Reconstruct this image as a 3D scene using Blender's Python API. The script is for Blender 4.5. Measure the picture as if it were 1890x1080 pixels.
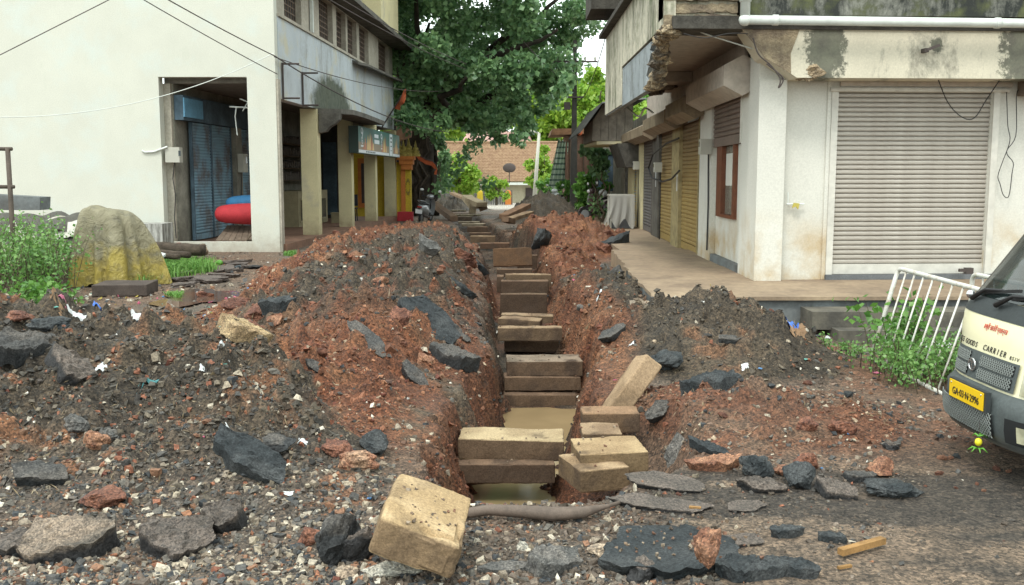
import bpy, math, random
import numpy as np
from mathutils import Vector, Matrix

for o in list(bpy.data.objects): bpy.data.objects.remove(o)
S = bpy.context.scene
C = S.collection
R = math.radians

# ---------------------------------------------------------------- camera
CAMZ = 1.75; PITCH = math.atan(215/1800)
cd = bpy.data.cameras.new('camera'); cam = bpy.data.objects.new('camera', cd); C.objects.link(cam)
cam.location = (0, 0, CAMZ); cam.rotation_euler = (math.pi/2 - PITCH, 0, 0)
cd.lens = 1800/1890*36; cd.sensor_width = 36; cd.clip_start = .05; cd.clip_end = 3000
S.camera = cam

# ---------------------------------------------------------------- world: bright overcast monsoon sky
SUN_EL, SUN_ROT = R(58), R(200)
w = bpy.data.worlds.new('World'); S.world = w; w.use_nodes = True
nt = w.node_tree; nt.nodes.clear()
out = nt.nodes.new('ShaderNodeOutputWorld'); bg = nt.nodes.new('ShaderNodeBackground')
sky = nt.nodes.new('ShaderNodeTexSky'); sky.sky_type = 'NISHITA'; sky.sun_disc = False
sky.sun_elevation = SUN_EL; sky.sun_rotation = SUN_ROT
nz = nt.nodes.new('ShaderNodeTexNoise'); nz.inputs['Scale'].default_value = 2.2; nz.inputs['Detail'].default_value = 4
cr = nt.nodes.new('ShaderNodeValToRGB')
cr.color_ramp.elements[0].position = .3; cr.color_ramp.elements[0].color = (.84, .84, .84, 1)
cr.color_ramp.elements[1].position = .7; cr.color_ramp.elements[1].color = (.96, .96, .96, 1)
mx = nt.nodes.new('ShaderNodeMix'); mx.data_type = 'RGBA'
mx.inputs[7].default_value = (10.6, 11.6, 11.2, 1)          # the cloud layer
nt.links.new(nz.outputs['Fac'], cr.inputs['Fac']); nt.links.new(cr.outputs['Color'], mx.inputs[0])
nt.links.new(sky.outputs['Color'], mx.inputs[6]); nt.links.new(mx.outputs[2], bg.inputs['Color'])
bg.inputs['Strength'].default_value = .12
nt.links.new(bg.outputs['Background'], out.inputs['Surface'])

sd = bpy.data.lights.new('sun', 'SUN'); sd.energy = 1.5; sd.angle = R(14); sd.color = (1, .97, .9)
sun = bpy.data.objects.new('sun', sd); C.objects.link(sun)
# light comes from behind the camera, a little to the left
az = R(205); dv = Vector((math.sin(az)*math.cos(SUN_EL), math.cos(az)*math.cos(SUN_EL), math.sin(SUN_EL)))
sun.rotation_euler = dv.to_track_quat('Z', 'Y').to_euler(); sun.location = (0, -20, 30)

S.view_settings.view_transform = 'Standard'; S.view_settings.look = 'None'
S.view_settings.exposure = 0.75; S.view_settings.gamma = 1; S.view_settings.use_curve_mapping = False
S.render.engine = 'CYCLES'
S.cycles.use_denoising = True; S.cycles.max_bounces = 6; S.cycles.transparent_max_bounces = 8

# ---------------------------------------------------------------- where a photo pixel lands in the place
def ray(px, py):
    u = (px-945)/1800; v = (540-py)/1800; c, s = math.cos(PITCH), math.sin(PITCH)
    return Vector((u, c+v*s, v*c-s))
def onD(px, py, D):
    r = ray(px, py); return Vector((0, 0, CAMZ)) + r*(D/r.y)
def onZ(px, py, z=0.0):
    r = ray(px, py); return Vector((0, 0, CAMZ)) + r*((z-CAMZ)/r.z)
def onX(px, py, x):
    r = ray(px, py); return Vector((0, 0, CAMZ)) + r*(x/r.x)

rng = np.random.default_rng(7); random.seed(7)

# ---------------------------------------------------------------- noise in numpy
def _hash(ix, iy, iz, s):
    h = (ix.astype(np.int64)*374761393 + iy.astype(np.int64)*668265263 + iz.astype(np.int64)*2147483647 + s*974634777) & 0xffffffff
    h = ((h ^ (h >> 13))*1274126177) & 0xffffffff
    return ((h ^ (h >> 16)) & 0xffff)/65535.0
def vnoise(x, y, z=None, s=0):
    x = np.asarray(x, float); y = np.asarray(y, float); z = np.zeros_like(x) if z is None else np.asarray(z, float)
    ix, iy, iz = np.floor(x), np.floor(y), np.floor(z); fx, fy, fz = x-ix, y-iy, z-iz
    fx, fy, fz = [f*f*(3-2*f) for f in (fx, fy, fz)]
    r = 0
    for a in (0, 1):
        for b in (0, 1):
            for c in (0, 1):
                r = r + _hash(ix+a, iy+b, iz+c, s)*(fx if a else 1-fx)*(fy if b else 1-fy)*(fz if c else 1-fz)
    return r
def fbm(x, y, z=None, o=4, s=0):
    t = 0; a = .5; n = 0; z = np.zeros_like(np.asarray(x, float)) if z is None else z
    for k in range(o):
        t = t + a*vnoise(x*2**k, y*2**k, z*2**k, s+k); n += a; a *= .5
    return t/n
def SS(t): t = np.clip(t, 0, 1); return t*t*(3-2*t)

# ---------------------------------------------------------------- materials
MAT = {}
class NB:
    def __init__(s, name):
        s.m = bpy.data.materials.new(name); s.m.use_nodes = True; s.nt = s.m.node_tree; s.nt.nodes.clear()
        s.o = s.n('ShaderNodeOutputMaterial'); s.b = s.n('ShaderNodeBsdfPrincipled'); s.l(s.b.outputs[0], s.o.inputs[0])
        s.tc = s.n('ShaderNodeTexCoord'); MAT[name] = s.m
    def n(s, t, **k):
        x = s.nt.nodes.new(t)
        for a, b in k.items(): setattr(x, a, b)
        return x
    def l(s, a, b): s.nt.links.new(a, b)
    def mapping(s, scale, loc=(0, 0, 0), rot=(0, 0, 0)):
        m = s.n('ShaderNodeMapping'); s.l(s.tc.outputs['Object'], m.inputs[0])
        m.inputs['Scale'].default_value = scale; m.inputs['Location'].default_value = loc; m.inputs['Rotation'].default_value = rot
        return m.outputs[0]
    def noise(s, scale, detail=5, vec=None, rough=.6, dist=0):
        x = s.n('ShaderNodeTexNoise'); s.l(vec if vec else s.tc.outputs['Object'], x.inputs['Vector'])
        x.inputs['Scale'].default_value = scale; x.inputs['Detail'].default_value = detail
        x.inputs['Roughness'].default_value = rough; x.inputs['Distortion'].default_value = dist
        return x.outputs['Fac']
    def ramp(s, f, a, b, ca=(0, 0, 0, 1), cb=(1, 1, 1, 1)):
        x = s.n('ShaderNodeValToRGB'); e = x.color_ramp.elements
        e[0].position = a; e[1].position = b; e[0].color = ca; e[1].color = cb; s.l(f, x.inputs[0]); return x.outputs[0]
    def mix(s, f, a, b, mode='MIX'):
        x = s.n('ShaderNodeMix', data_type='RGBA', blend_type=mode)
        for v, i in ((f, 0), (a, 6), (b, 7)):
            if hasattr(v, 'is_linked'): s.l(v, x.inputs[i])
            elif i == 0: x.inputs[0].default_value = v
            else: x.inputs[i].default_value = (*v[:3], 1)
        return x.outputs[2]
    def math(s, op, a, b=0.0, clamp=False):
        x = s.n('ShaderNodeMath', operation=op, use_clamp=clamp)
        for v, i in ((a, 0), (b, 1)):
            if hasattr(v, 'is_linked'): s.l(v, x.inputs[i])
            else: x.inputs[i].default_value = v
        return x.outputs[0]
    def maprange(s, f, a, b, c=0, d=1, smooth=False):
        x = s.n('ShaderNodeMapRange', interpolation_type='SMOOTHSTEP' if smooth else 'LINEAR'); s.l(f, x.inputs[0])
        for i, v in zip((1, 2, 3, 4), (a, b, c, d)): x.inputs[i].default_value = v
        return x.outputs[0]
    def xyz(s):
        x = s.n('ShaderNodeSeparateXYZ'); s.l(s.tc.outputs['Object'], x.inputs[0]); return x.outputs
    def bump(s, h, strength=.3, dist=.01):
        x = s.n('ShaderNodeBump'); x.inputs['Strength'].default_value = strength; x.inputs['Distance'].default_value = dist
        s.l(h, x.inputs['Height']); s.l(x.outputs[0], s.b.inputs['Normal'])
    def set(s, rough=.8, metal=0, spec=.5):
        s.b.inputs['Roughness'].default_value = rough; s.b.inputs['Metallic'].default_value = metal
        s.b.inputs['Specular IOR Level'].default_value = spec; return s.m

def sh(c, k): return tuple(min(1, x*k) for x in c[:3])
def simple(name, col, rough=.8, var=.25, sc=6, bs=60, bump=.3, metal=0, col2=None, f=(.35, .65), spec=.4, bd=.005):
    """one colour with blotches of a second, fine grain and relief"""
    q = NB(name); n1 = q.noise(sc, 6); n2 = q.noise(sc*9, 4)
    c2 = col2 or sh(col, 1-var)
    c = q.mix(q.ramp(n1, f[0], f[1]), col, c2)
    c = q.mix(q.ramp(n2, .3, .7), c, sh(col, 1-var*.5), 'MIX') if False else q.mix(.35, c, q.mix(q.ramp(n2, .35, .65), (.35,)*3, (1, 1, 1)), 'MULTIPLY')
    q.l(c, q.b.inputs['Base Color'])
    if bump: q.bump(q.noise(bs, 5), bump, bd)
    return q.set(rough, metal, spec)
def plain(name, col, rough=.5, metal=0, spec=.5, var=.12):
    q = NB(name); c = q.mix(q.ramp(q.noise(7, 5), .3, .7), col, sh(col, 1-var)); q.l(c, q.b.inputs['Base Color']); return q.set(rough, metal, spec)
def attr_mat(name, rough=.8, grain=120, bump=.6, bd=.01, var=.5, spec=.3, cell=1.2, cv=.9):
    """colour of each stone comes from the stone itself (attribute), grain and relief are procedural"""
    q = NB(name); a = q.n('ShaderNodeAttribute', attribute_name='col')
    n = q.noise(grain, 5, rough=.7)
    c = q.mix(var, a.outputs['Color'], q.mix(q.ramp(n, .3, .72), (.3, .3, .3), (1.25, 1.25, 1.25)), 'MULTIPLY')
    v = q.n('ShaderNodeTexVoronoi'); v.inputs['Scale'].default_value = grain*cell; q.l(q.tc.outputs['Object'], v.inputs['Vector']); sp_ = q.n('ShaderNodeSeparateColor'); q.l(v.outputs['Color'], sp_.inputs[0])
    c = q.mix(var*cv, c, q.mix(q.ramp(sp_.outputs[0], .1, .95), (.5, .5, .5), (1.7, 1.65, 1.55)), 'MULTIPLY')
    q.l(c, q.b.inputs['Base Color']); q.bump(q.noise(grain*.6, 6, rough=.7), bump, bd); return q.set(rough, 0, spec)
def leaf_mat(name, c1, c2, trans=.25):
    q = NB(name); g = q.n('ShaderNodeNewGeometry')
    c = q.mix(g.outputs['Random Per Island'], c1, c2); q.l(c, q.b.inputs['Base Color'])
    t = q.n('ShaderNodeBsdfTranslucent'); q.l(c, t.inputs['Color'])
    m = q.n('ShaderNodeMixShader'); m.inputs[0].default_value = trans
    q.l(q.b.outputs[0], m.inputs[1]); q.l(t.outputs[0], m.inputs[2]); q.l(m.outputs[0], q.o.inputs[0])
    return q.set(.38, 0, .5)
def painted_wall(name, base, stain, moss=None, streak=(.5, .62), zfade=None, patch=None, pf=(.55, .7), blot=.2, bump=.25, ss=2.2, patchz=None):
    """plaster with vertical rain streaks (kept between zfade), blotches of bare patch colour"""
    q = NB(name)
    s1 = q.noise(ss*.55, 8, vec=q.mapping((1.6, 1.6, .5)), rough=.75, dist=.6); s2 = q.noise(ss*1.6, 8, vec=q.mapping((2.2, 2.2, .42)), rough=.8, dist=.25); s3 = q.noise(ss*5, 6, rough=.7)
    st = q.math('ADD', q.math('ADD', q.math('MULTIPLY', s1, .58), q.math('MULTIPLY', s2, .20)), q.math('MULTIPLY', s3, .22))
    f = q.ramp(st, *streak)
    if zfade: f = q.math('MULTIPLY', f, q.maprange(q.xyz()[2], *zfade), True)
    c = q.mix(q.ramp(q.noise(1.3, 5), .35, .7), base, sh(base, 1-blot))
    if patch:
        pfac = q.ramp(q.noise(1.1, 7, vec=q.mapping((1, 1, 1), (5, 3, 1))), *pf)
        if patchz: pfac = q.math('MULTIPLY', pfac, q.maprange(q.xyz()[2], patchz[0], patchz[1], 1, 0), True)
        c = q.mix(pfac, c, patch)
    c = q.mix(f, c, stain)
    if moss: c = q.mix(q.math('MULTIPLY', f, q.ramp(q.noise(2.5, 6), .45, .6), True), c, moss)
    c = q.mix(.3, c, q.mix(q.ramp(q.noise(45, 5), .3, .7), (.45,)*3, (1, 1, 1)), 'MULTIPLY')
    q.l(c, q.b.inputs['Base Color']); q.bump(q.noise(35, 6), bump, .006); q.set(.85, 0, .3)
    return q

# ---------------------------------------------------------------- mesh builder
class MB:
    def __init__(s): s.v = []; s.f = []
    def add(s, vs, fs):
        k = len(s.v); s.v += [tuple(p) for p in vs]; s.f += [tuple(i+k for i in f) for f in fs]; return s
    def hexa(s, p):          # 8 corners: bottom 4 ccw, top 4 ccw
        return s.add(p, [(3, 2, 1, 0), (4, 5, 6, 7), (0, 1, 5, 4), (1, 2, 6, 5), (2, 3, 7, 6), (3, 0, 4, 7)])
    def box(s, x0, x1, y0, y1, z0, z1):
        return s.hexa([(x0, y0, z0), (x1, y0, z0), (x1, y1, z0), (x0, y1, z0), (x0, y0, z1), (x1, y0, z1), (x1, y1, z1), (x0, y1, z1)])
    def mbox(s, M, sx, sy, sz):   # box centred at M
        return s.hexa([M @ Vector((a*sx/2, b*sy/2, c*sz/2)) for a, b, c in ((-1,-1,-1),(1,-1,-1),(1,1,-1),(-1,1,-1),(-1,-1,1),(1,-1,1),(1,1,1),(-1,1,1))])
    def bar(s, a, b, w, h=None, up=(0, 0, 1)):
        a, b = Vector(a), Vector(b); h = h or w; d = (b-a).normalized(); u = Vector(up)
        if abs(d.dot(u)) > .95: u = Vector((1, 0, 0))
        x = d.cross(u).normalized()*w/2; y = x.cross(d).normalized()*h/2
        return s.hexa([a-x-y, a+x-y, b+x-y, b-x-y, a-x+y, a+x+y, b+x+y, b-x+y])
    def tube(s, pts, r, n=8, cap=True):
        pts = [Vector(p) for p in pts]; rr = r if isinstance(r, (list, tuple)) else [r]*len(pts)
        ring = []; px = None
        for i, p in enumerate(pts):
            d = (pts[min(i+1, len(pts)-1)]-pts[max(i-1, 0)]).normalized()
            if px is None: px = d.orthogonal().normalized()
            px = (px - d*px.dot(d)).normalized(); py = d.cross(px)
            ring.append([p + (px*math.cos(2*math.pi*k/n)+py*math.sin(2*math.pi*k/n))*rr[i] for k in range(n)])
        vs = [q for g in ring for q in g]; fs = []
        for i in range(len(pts)-1):
            for k in range(n): fs.append((i*n+k, i*n+(k+1) % n, (i+1)*n+(k+1) % n, (i+1)*n+k))
        if cap: fs += [tuple(range(n))[::-1], tuple((len(pts)-1)*n+k for k in range(n))]
        return s.add(vs, fs)
    def prism(s, poly, vec):
        n = len(poly); v = Vector(vec); p = [Vector(a) for a in poly]
        fs = [tuple(range(n))[::-1], tuple(range(n, 2*n))] + [(i, (i+1) % n, n+(i+1) % n, n+i) for i in range(n)]
        return s.add(p+[a+v for a in p], fs)
    def grid(s, P):          # P[i][j]
        a, b = len(P), len(P[0])
        return s.add([q for r in P for q in r], [(i*b+j, (i+1)*b+j, (i+1)*b+j+1, i*b+j+1) for i in range(a-1) for j in range(b-1)])
    def ell(s, c, r, n=10, m=6, M=None):
        vs = []; fs = []
        for i in range(m+1):
            t = math.pi*i/m
            for k in range(n):
                a = 2*math.pi*k/n; p = Vector((r[0]*math.sin(t)*math.cos(a), r[1]*math.sin(t)*math.sin(a), r[2]*math.cos(t)))
                vs.append(Vector(c) + (M @ p if M else p))
        for i in range(m):
            for k in range(n): fs.append((i*n+k, (i+1)*n+k, (i+1)*n+(k+1) % n, i*n+(k+1) % n))
        return s.add(vs, fs)
    def build(s, name, mat, parent=None, smooth=False, **kw):
        off = wloc(parent)
        me = bpy.data.meshes.new(name)
        me.from_pydata([(x-off[0], y-off[1], z-off[2]) for x, y, z in s.v], [], s.f); me.validate()
        return link(name, me, mat, parent, smooth, **kw)
def wloc(o):
    v = Vector((0, 0, 0))
    while o: v += o.location; o = o.parent
    return v
def link(name, me, mat, parent=None, smooth=False, kind=None, label=None, cat=None, group=None, loc=None):
    me.materials.append(MAT[mat] if isinstance(mat, str) else mat)
    if smooth: me.polygons.foreach_set('use_smooth', [True]*len(me.polygons))
    o = bpy.data.objects.new(name, me); C.objects.link(o)
    if parent: o.parent = parent
    if loc is not None: o.location = loc
    return tag(o, label, cat, group, kind)
def tag(o, label=None, cat=None, group=None, kind=None):
    if label: o['label'] = label
    if cat: o['category'] = cat
    if group: o['group'] = group
    if kind: o['kind'] = kind
    return o
def thing(name, label, cat, loc=(0, 0, 0), group=None, rz=0):
    o = bpy.data.objects.new(name, None); C.objects.link(o); o.location = loc; o.rotation_euler = (0, 0, rz)
    o.empty_display_size = .2
    return tag(o, label, cat, group)
def np_mesh(name, V, F, col=None, smooth=False):
    """V (n,3), F (m,k) arrays -> mesh; col per vertex (n,3)"""
    me = bpy.data.meshes.new(name); n, m, k = len(V), len(F), F.shape[1]
    me.vertices.add(n); me.vertices.foreach_set('co', V.astype(np.float32).ravel())
    me.loops.add(m*k); me.loops.foreach_set('vertex_index', F.astype(np.int32).ravel())
    me.polygons.add(m); me.polygons.foreach_set('loop_start', np.arange(0, m*k, k, dtype=np.int32))
    if col is not None:
        a = me.color_attributes.new('col', 'FLOAT_COLOR', 'POINT')
        a.data.foreach_set('color', np.c_[col, np.ones(n)].astype(np.float32).ravel())
    me.update(calc_edges=True)
    me.polygons.foreach_set('use_smooth', np.full(m, bool(smooth)))
    return me
def rotm(n):
    """n random rotation matrices"""
    q = rng.normal(size=(n, 4)); q /= np.linalg.norm(q, axis=1)[:, None]; a, b, c, d = q.T
    return np.stack([1-2*(c*c+d*d), 2*(b*c-a*d), 2*(b*d+a*c), 2*(b*c+a*d), 1-2*(b*b+d*d), 2*(c*d-a*b), 2*(b*d-a*c), 2*(c*d+a*b), 1-2*(b*b+c*c)], 1).reshape(n, 3, 3)
def leaves(P, size, flat=.5, aspect=.45, two=True):
    """kite shaped leaves at points P; flat: how level they lie"""
    n = len(P); A = rng.normal(size=(n, 3)); A[:, 2] -= .4; A /= np.linalg.norm(A, axis=1)[:, None]
    N = rng.normal(size=(n, 3))*(1-flat); N[:, 2] += flat*1.3; B = np.cross(A, N); B /= (np.linalg.norm(B, axis=1)[:, None]+1e-6)
    Nn = np.cross(A, B); s = (size*rng.uniform(.6, 1.25, n))[:, None] if np.isscalar(size) else size[:, None]
    V = np.stack([P, P+A*s*.45+B*s*aspect-Nn*s*.08, P+A*s-Nn*s*.14*0, P+A*s*.45-B*s*aspect-Nn*s*.08], 1).reshape(-1, 3)
    k = np.arange(n)*4
    F = np.stack([np.stack([k, k+1, k+2], 1), np.stack([k, k+2, k+3], 1)], 1).reshape(-1, 3)
    return V, F
# ================================================================ TERRAIN: road, trench, spoil
simple('dirt_dark', (.06, .05, .043), .85)
TY = np.array([4.9, 5.4, 7.2, 8.5, 10, 12.8, 16, 20, 24, 26, 30.6, 36, 41, 46, 47])
TX = np.array([.05, .05, .0, .12, .32, .2, .16, -.02, -.25, -.48, -.91, -1.45, -2.0, -2.5, -2.6])
def tcx(y): return np.interp(y, TY, TX)
def zone_left_x(y): return -.95 - (y-5.6)*.42
def H0(x, y):
    """height of the place and the weight of each heap"""
    x = np.asarray(x, float); y = np.asarray(y, float)
    n1 = fbm(x*1.1, y*.9, o=4, s=3); n2 = fbm(x*3.2, y*3.0, o=4, s=9)
    base = -.43*SS((y-46)/34.) + .012*(n1-.5)
    base = base - .12*np.exp(-((x-4.0)/1.2)**2-((y-10.1)/.8)**2)
    n3 = fbm(x*9, y*9, o=3, s=15)
    t = x - tcx(y)
    # left spoil ridge
    hy = np.interp(y, [5.5, 6.4, 7.8, 10, 14, 20, 24, 27, 29, 31.5, 34], [0, .16, .40, .50, .50, .46, .42, .34, .28, .20, 0])
    xl = np.interp(y, [5, 8, 11, 14.6, 20, 25, 31, 34], [-1.0, -2.8, -3.9, -4.3, -5.0, -4.6, -4.2, -3.6])
    xr = np.interp(y, [5, 6.5, 8, 11, 20, 34], [-.55, -.50, -.50, -.52, -.5, -.6])
    A = hy*SS((x-xl+.35*(n1-.5)*2)/1.6)*SS((xr-t+.2*(n2-.5))/.95)*(.72+.56*n1)
    # front left heap of road stone
    xb = zone_left_x(y)
    B = (.50+.14*SS((-2.6-x)/1.6))*SS((y-4.2)/3.4)*SS((9.9-y+.5*(n1-.5))/1.5)*SS((xb+.45-x+.25*(n2-.5))/.9)*SS((x+6.8)/1.4)*(.8+.4*n1)
    # right banks
    def cone(cx, cy, rx, ry, h, p=1.0):
        d = np.sqrt(((x-cx)/rx)**2+((y-cy)/ry)**2) + .22*(n1-.5)
        return h*SS(1.06-d)**p
    Cc = np.maximum(cone(1.95, 9.7, 1.5, 1.85, .5), cone(1.25, 13.0, 1.0, 4.6, .32))
    Dd = np.maximum(cone(1.15, 24.6, 2.35, 5.2, .72), cone(1.0, 19.2, .9, 3.2, .3))
    E = cone(1.25, 38.5, 2.0, 4.0, 1.0)
    G = cone(1.65, 6.9, 1.5, 1.3, .17)
    Fh = cone(-3.2, 50.5, 2.4, 3.0, .75)
    hp = np.stack([A, B, Cc, Dd, E, G, Fh], 0)
    h = hp.max(0)
    # trench
    hwL = np.interp(y, [5, 6.5, 8, 9.6, 11, 20, 46], [.34, .28, .24, .28, .38, .38, .45]); hwR = np.interp(y, [5, 5.8, 7.3, 8.2, 10, 20, 46], [.22, .2, .2, .28, .36, .42, .45])
    slR = np.interp(y, [5, 7.6, 8.6, 47], [.55, .5, .40, .3]); slL = .30
    fade = SS((y-5.0)/1.1)*SS((47-y)/.8)
    prof = SS((t+hwL+slL+.16*(n2-.5)+.22*(n3-.5))/slL)*SS((hwR+slR-t+.2*(n2-.5)+.24*(n3-.5))/slR)
    depth = np.interp(y, [9.9, 10.6, 14, 40], [.78, .56, .52, .42])
    tr = prof*fade
    pit = .36*SS((1.15-np.sqrt(((x-.62)/.62)**2+((y-6.55)/.95)**2))*1.8); base = base - pit; hp = hp*(1-SS(pit*4)); h = hp.max(0)
    # lip of the near end is steep below the pipe
    return base, hp, h, tr, depth, n1, n2
def Hfull(x, y):
    base, hp, h, tr, depth, n1, n2 = H0(x, y)
    near = np.clip(1-(y-3)/30, .15, 1)
    hc = np.maximum(np.clip(h*4, .10, 1), np.clip(tr*4*(1-tr)*.8, 0, .8))
    rough = (fbm(x*6, y*6, o=4, s=21)-.5)*.20*hc + (fbm(x*17, y*17, o=3, s=31)-.5)*.10*hc
    lumps = np.clip(fbm(x*5.5, y*5.5, o=3, s=41)-.55, 0, 1)*.6*np.clip(h*4, 0, 1)
    top = base + h + (rough+lumps)*(1-.35*tr)
    return top*(1-tr) + (-depth + .05*(n2-.5))*tr
def Hz(x, y): return float(Hfull(np.array([float(x)]), np.array([float(y)]))[0])

RED = np.array((.150, .064, .036)); RED2 = np.array((.235, .118, .066)); DARK = np.array((.058, .050, .040)); DARK2 = np.array((.105, .088, .067))
MUD = np.array((.16, .115, .088)); ASPH = np.array((.075, .068, .062)); GREY = np.array((.13, .115, .10)); ROAD = np.array((.19, .155, .125))
def mixc(a, b, t): return a*(1-t[..., None]) + b*t[..., None]
def zonecol(x, y):
    base, hp, h, tr, depth, n1, n2 = H0(x, y)
    a = fbm(x*.9, y*.7, o=4, s=55); b = fbm(x*3, y*3, o=4, s=61); f = fbm(x*14, y*14, o=3, s=71)
    red = mixc(np.broadcast_to(RED, x.shape+(3,)), RED2, SS((b-.35)*2.2)); dark = mixc(np.broadcast_to(DARK, x.shape+(3,)), DARK2, SS((b-.35)*2.2))
    # open ground: brown mud, wet road to the right front, far road paler
    g = mixc(np.broadcast_to(MUD, x.shape+(3,)), GREY, SS((a-.35)*2.5))
    road = mixc(np.broadcast_to(ROAD, x.shape+(3,)), ASPH, SS((fbm(x*.8+3, y*2.4, o=4, s=81)-.46)*7))
    g = mixc(g, road, SS((x-.4+.5*(a-.5))/.5)*SS((6.3-y+.8*(a-.5))/.7))
    reddish = mixc(g, np.array((.20, .11, .075)), SS((x-1)/.6)*SS((y-5.9)/.5)*SS((b-.3)*2))
    g = np.where((x > .4)[..., None], reddish, g)
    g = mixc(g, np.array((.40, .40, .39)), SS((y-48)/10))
    A, B, Cc, Dd, E, G, Fh = hp
    # dark cap on the left ridge
    xr = x
    capm = SS((y-9.0+1.6*(a-.5)*2)/1.6)*SS((-.35-x+.5*(a-.5))/.5)*SS((x+3.0+.8*(a-.5)*2)/.6)*SS((25-y)/3)
    capm = np.maximum(capm, SS((y-27.5)/1.5)*SS((x+3.9+(a-.5))/.5))
    capm = capm*SS((b-.27)*7)
    edge = SS((x - tcx(y) + 1.15)/.35)*SS((y-7.5)/1)*SS((20-y)/2)*SS((a-.42)*6)      # broken road crust along the lip
    cA = mixc(mixc(red, dark, np.clip(capm, 0, 1)), np.array((.05, .05, .052)), .7*edge*SS((b-.42)*6))
    cB = mixc(dark, np.array((.115, .10, .088)), SS((6.4-y)/1.5)*.8); cB = mixc(cB, red, SS((b-.64)*9)*.8)
    cC = mixc(dark, red, SS((b-.66)*8)*.5); cD = mixc(red, dark, SS((a-.66)*8)*.5); cG = mixc(red*.95, np.array((.14, .105, .08)), SS((b-.42)*5)*.8)
    wts = [SS(v/.07) for v in (A, B, Cc, Dd, E, G, Fh)]
    order = np.argmax(hp, 0)
    cE = dark*.85; cF = dark*1.2
    cs = np.stack([cA, cB, cC, cD, cE, cG, cF], 0)
    hc = np.take_along_axis(cs, order[None, ..., None], 0)[0]; hw = SS(h/.06)
    c = mixc(g, hc, hw*np.where(order == 5, .8, 1.0))
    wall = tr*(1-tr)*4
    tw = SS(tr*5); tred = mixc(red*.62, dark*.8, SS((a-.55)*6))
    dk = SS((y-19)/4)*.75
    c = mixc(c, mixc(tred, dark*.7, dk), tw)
    # the lip on the right of the trench is red too
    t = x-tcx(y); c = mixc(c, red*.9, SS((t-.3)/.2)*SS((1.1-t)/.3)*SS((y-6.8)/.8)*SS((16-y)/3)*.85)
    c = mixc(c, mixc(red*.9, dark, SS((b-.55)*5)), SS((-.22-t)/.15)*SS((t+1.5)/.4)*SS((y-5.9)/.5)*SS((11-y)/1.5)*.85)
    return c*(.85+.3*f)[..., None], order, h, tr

q = NB('soil')
a_ = q.n('ShaderNodeAttribute', attribute_name='col')
g1 = q.noise(38, 6, rough=.75); g2 = q.noise(160, 4, rough=.7)
vo = q.n('ShaderNodeTexVoronoi'); vo.inputs['Scale'].default_value = 34; q.l(q.tc.outputs['Object'], vo.inputs['Vector'])
cc = q.mix(.75, a_.outputs['Color'], q.mix(q.ramp(g1, .3, .7), (.38,)*3, (1.3, 1.25, 1.2)), 'MULTIPLY')
cc = q.mix(.5, cc, q.mix(q.ramp(g2, .3, .7), (.4,)*3, (1.4,)*3), 'MULTIPLY')
for sc_, k_, hi_ in ((75, .8, 2.1), (27, .5, 1.6)):
    v_ = q.n('ShaderNodeTexVoronoi'); v_.inputs['Scale'].default_value = sc_; v_.inputs['Randomness'].default_value = 1; q.l(q.tc.outputs['Object'], v_.inputs['Vector'])
    s_ = q.n('ShaderNodeSeparateColor'); q.l(v_.outputs['Color'], s_.inputs[0])
    cc = q.mix(k_, cc, q.mix(q.ramp(s_.outputs[0], .05, 1.0), (.42,)*3, (hi_, hi_*.93, hi_*.85)), 'MULTIPLY')
q.l(cc, q.b.inputs['Base Color'])
hh = q.math('ADD', q.math('MULTIPLY', g1, 1.0), q.math('MULTIPLY', g2, .35))
hh = q.math('SUBTRACT', hh, q.math('MULTIPLY', vo.outputs['Distance'], .5))
q.bump(hh, .85, .035)
rr_ = q.maprange(q.noise(1.1, 3), .4, .65, .62, .92); q.l(rr_, q.b.inputs['Roughness']); q.b.inputs['Specular IOR Level'].default_value = .35

def spaced(a, b, far, step, grow):
    mid = list(np.arange(a, b, step)); l = [a]; s = step
    while l[-1] > -far: s *= grow; l.append(l[-1]-s)
    r = [mid[-1]]; s = step
    while r[-1] < far: s *= grow; r.append(r[-1]+s)
    return np.array(l[1:][::-1] + mid + r[1:])
xs = spaced(-6.0, 5.2, 900, .034, 1.10)
ys = [3.2]
while ys[-1] < 60: ys.append(ys[-1] + max(.03, ys[-1]*.0052))
ys = np.array(list(spaced(-1000, -999, 0, 1, 1)[:0]) + ys)
lo = [3.2]; s_ = .05
while lo[-1] > -300: s_ *= 1.3; lo.append(lo[-1]-s_)
hi = [ys[-1]]; s_ = .4
while hi[-1] < 1500: s_ *= 1.15; hi.append(hi[-1]+s_)
ys = np.array(lo[1:][::-1] + list(ys) + hi[1:])
X, Y = np.meshgrid(xs, ys)
Z = Hfull(X.ravel(), Y.ravel()).reshape(X.shape)
# small sideways jitter so that the slopes look broken, not draped
J = np.clip(1-np.abs(Y-15)/25, 0, 1)*.02
Xj = X + (vnoise(X*11, Y*11, s=5)-.5)*2*J; Yj = Y + (vnoise(X*11, Y*11, s=6)-.5)*2*J
COL, ORD, HH, TR = zonecol(X, Y)
nx, ny = len(xs), len(ys); idx = np.arange(nx*ny).reshape(ny, nx)
quads = np.stack([idx[:-1, :-1], idx[:-1, 1:], idx[1:, 1:], idx[1:, :-1]], -1).reshape(-1, 4)
lab = np.where((HH > .05) & (TR < .35), ORD+1, 0)
flab = lab[:-1, :-1].ravel()
VV = np.stack([Xj, Yj, Z], -1).reshape(-1, 3); CC = COL.reshape(-1, 3)
def submesh(name, mask, **kw):
    f = quads[mask]; u, inv = np.unique(f, return_inverse=True)
    return link(name, np_mesh(name, VV[u], inv.reshape(f.shape), CC[u], True), 'soil', **kw)
submesh('ground', flab == 0, kind='structure')
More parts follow.
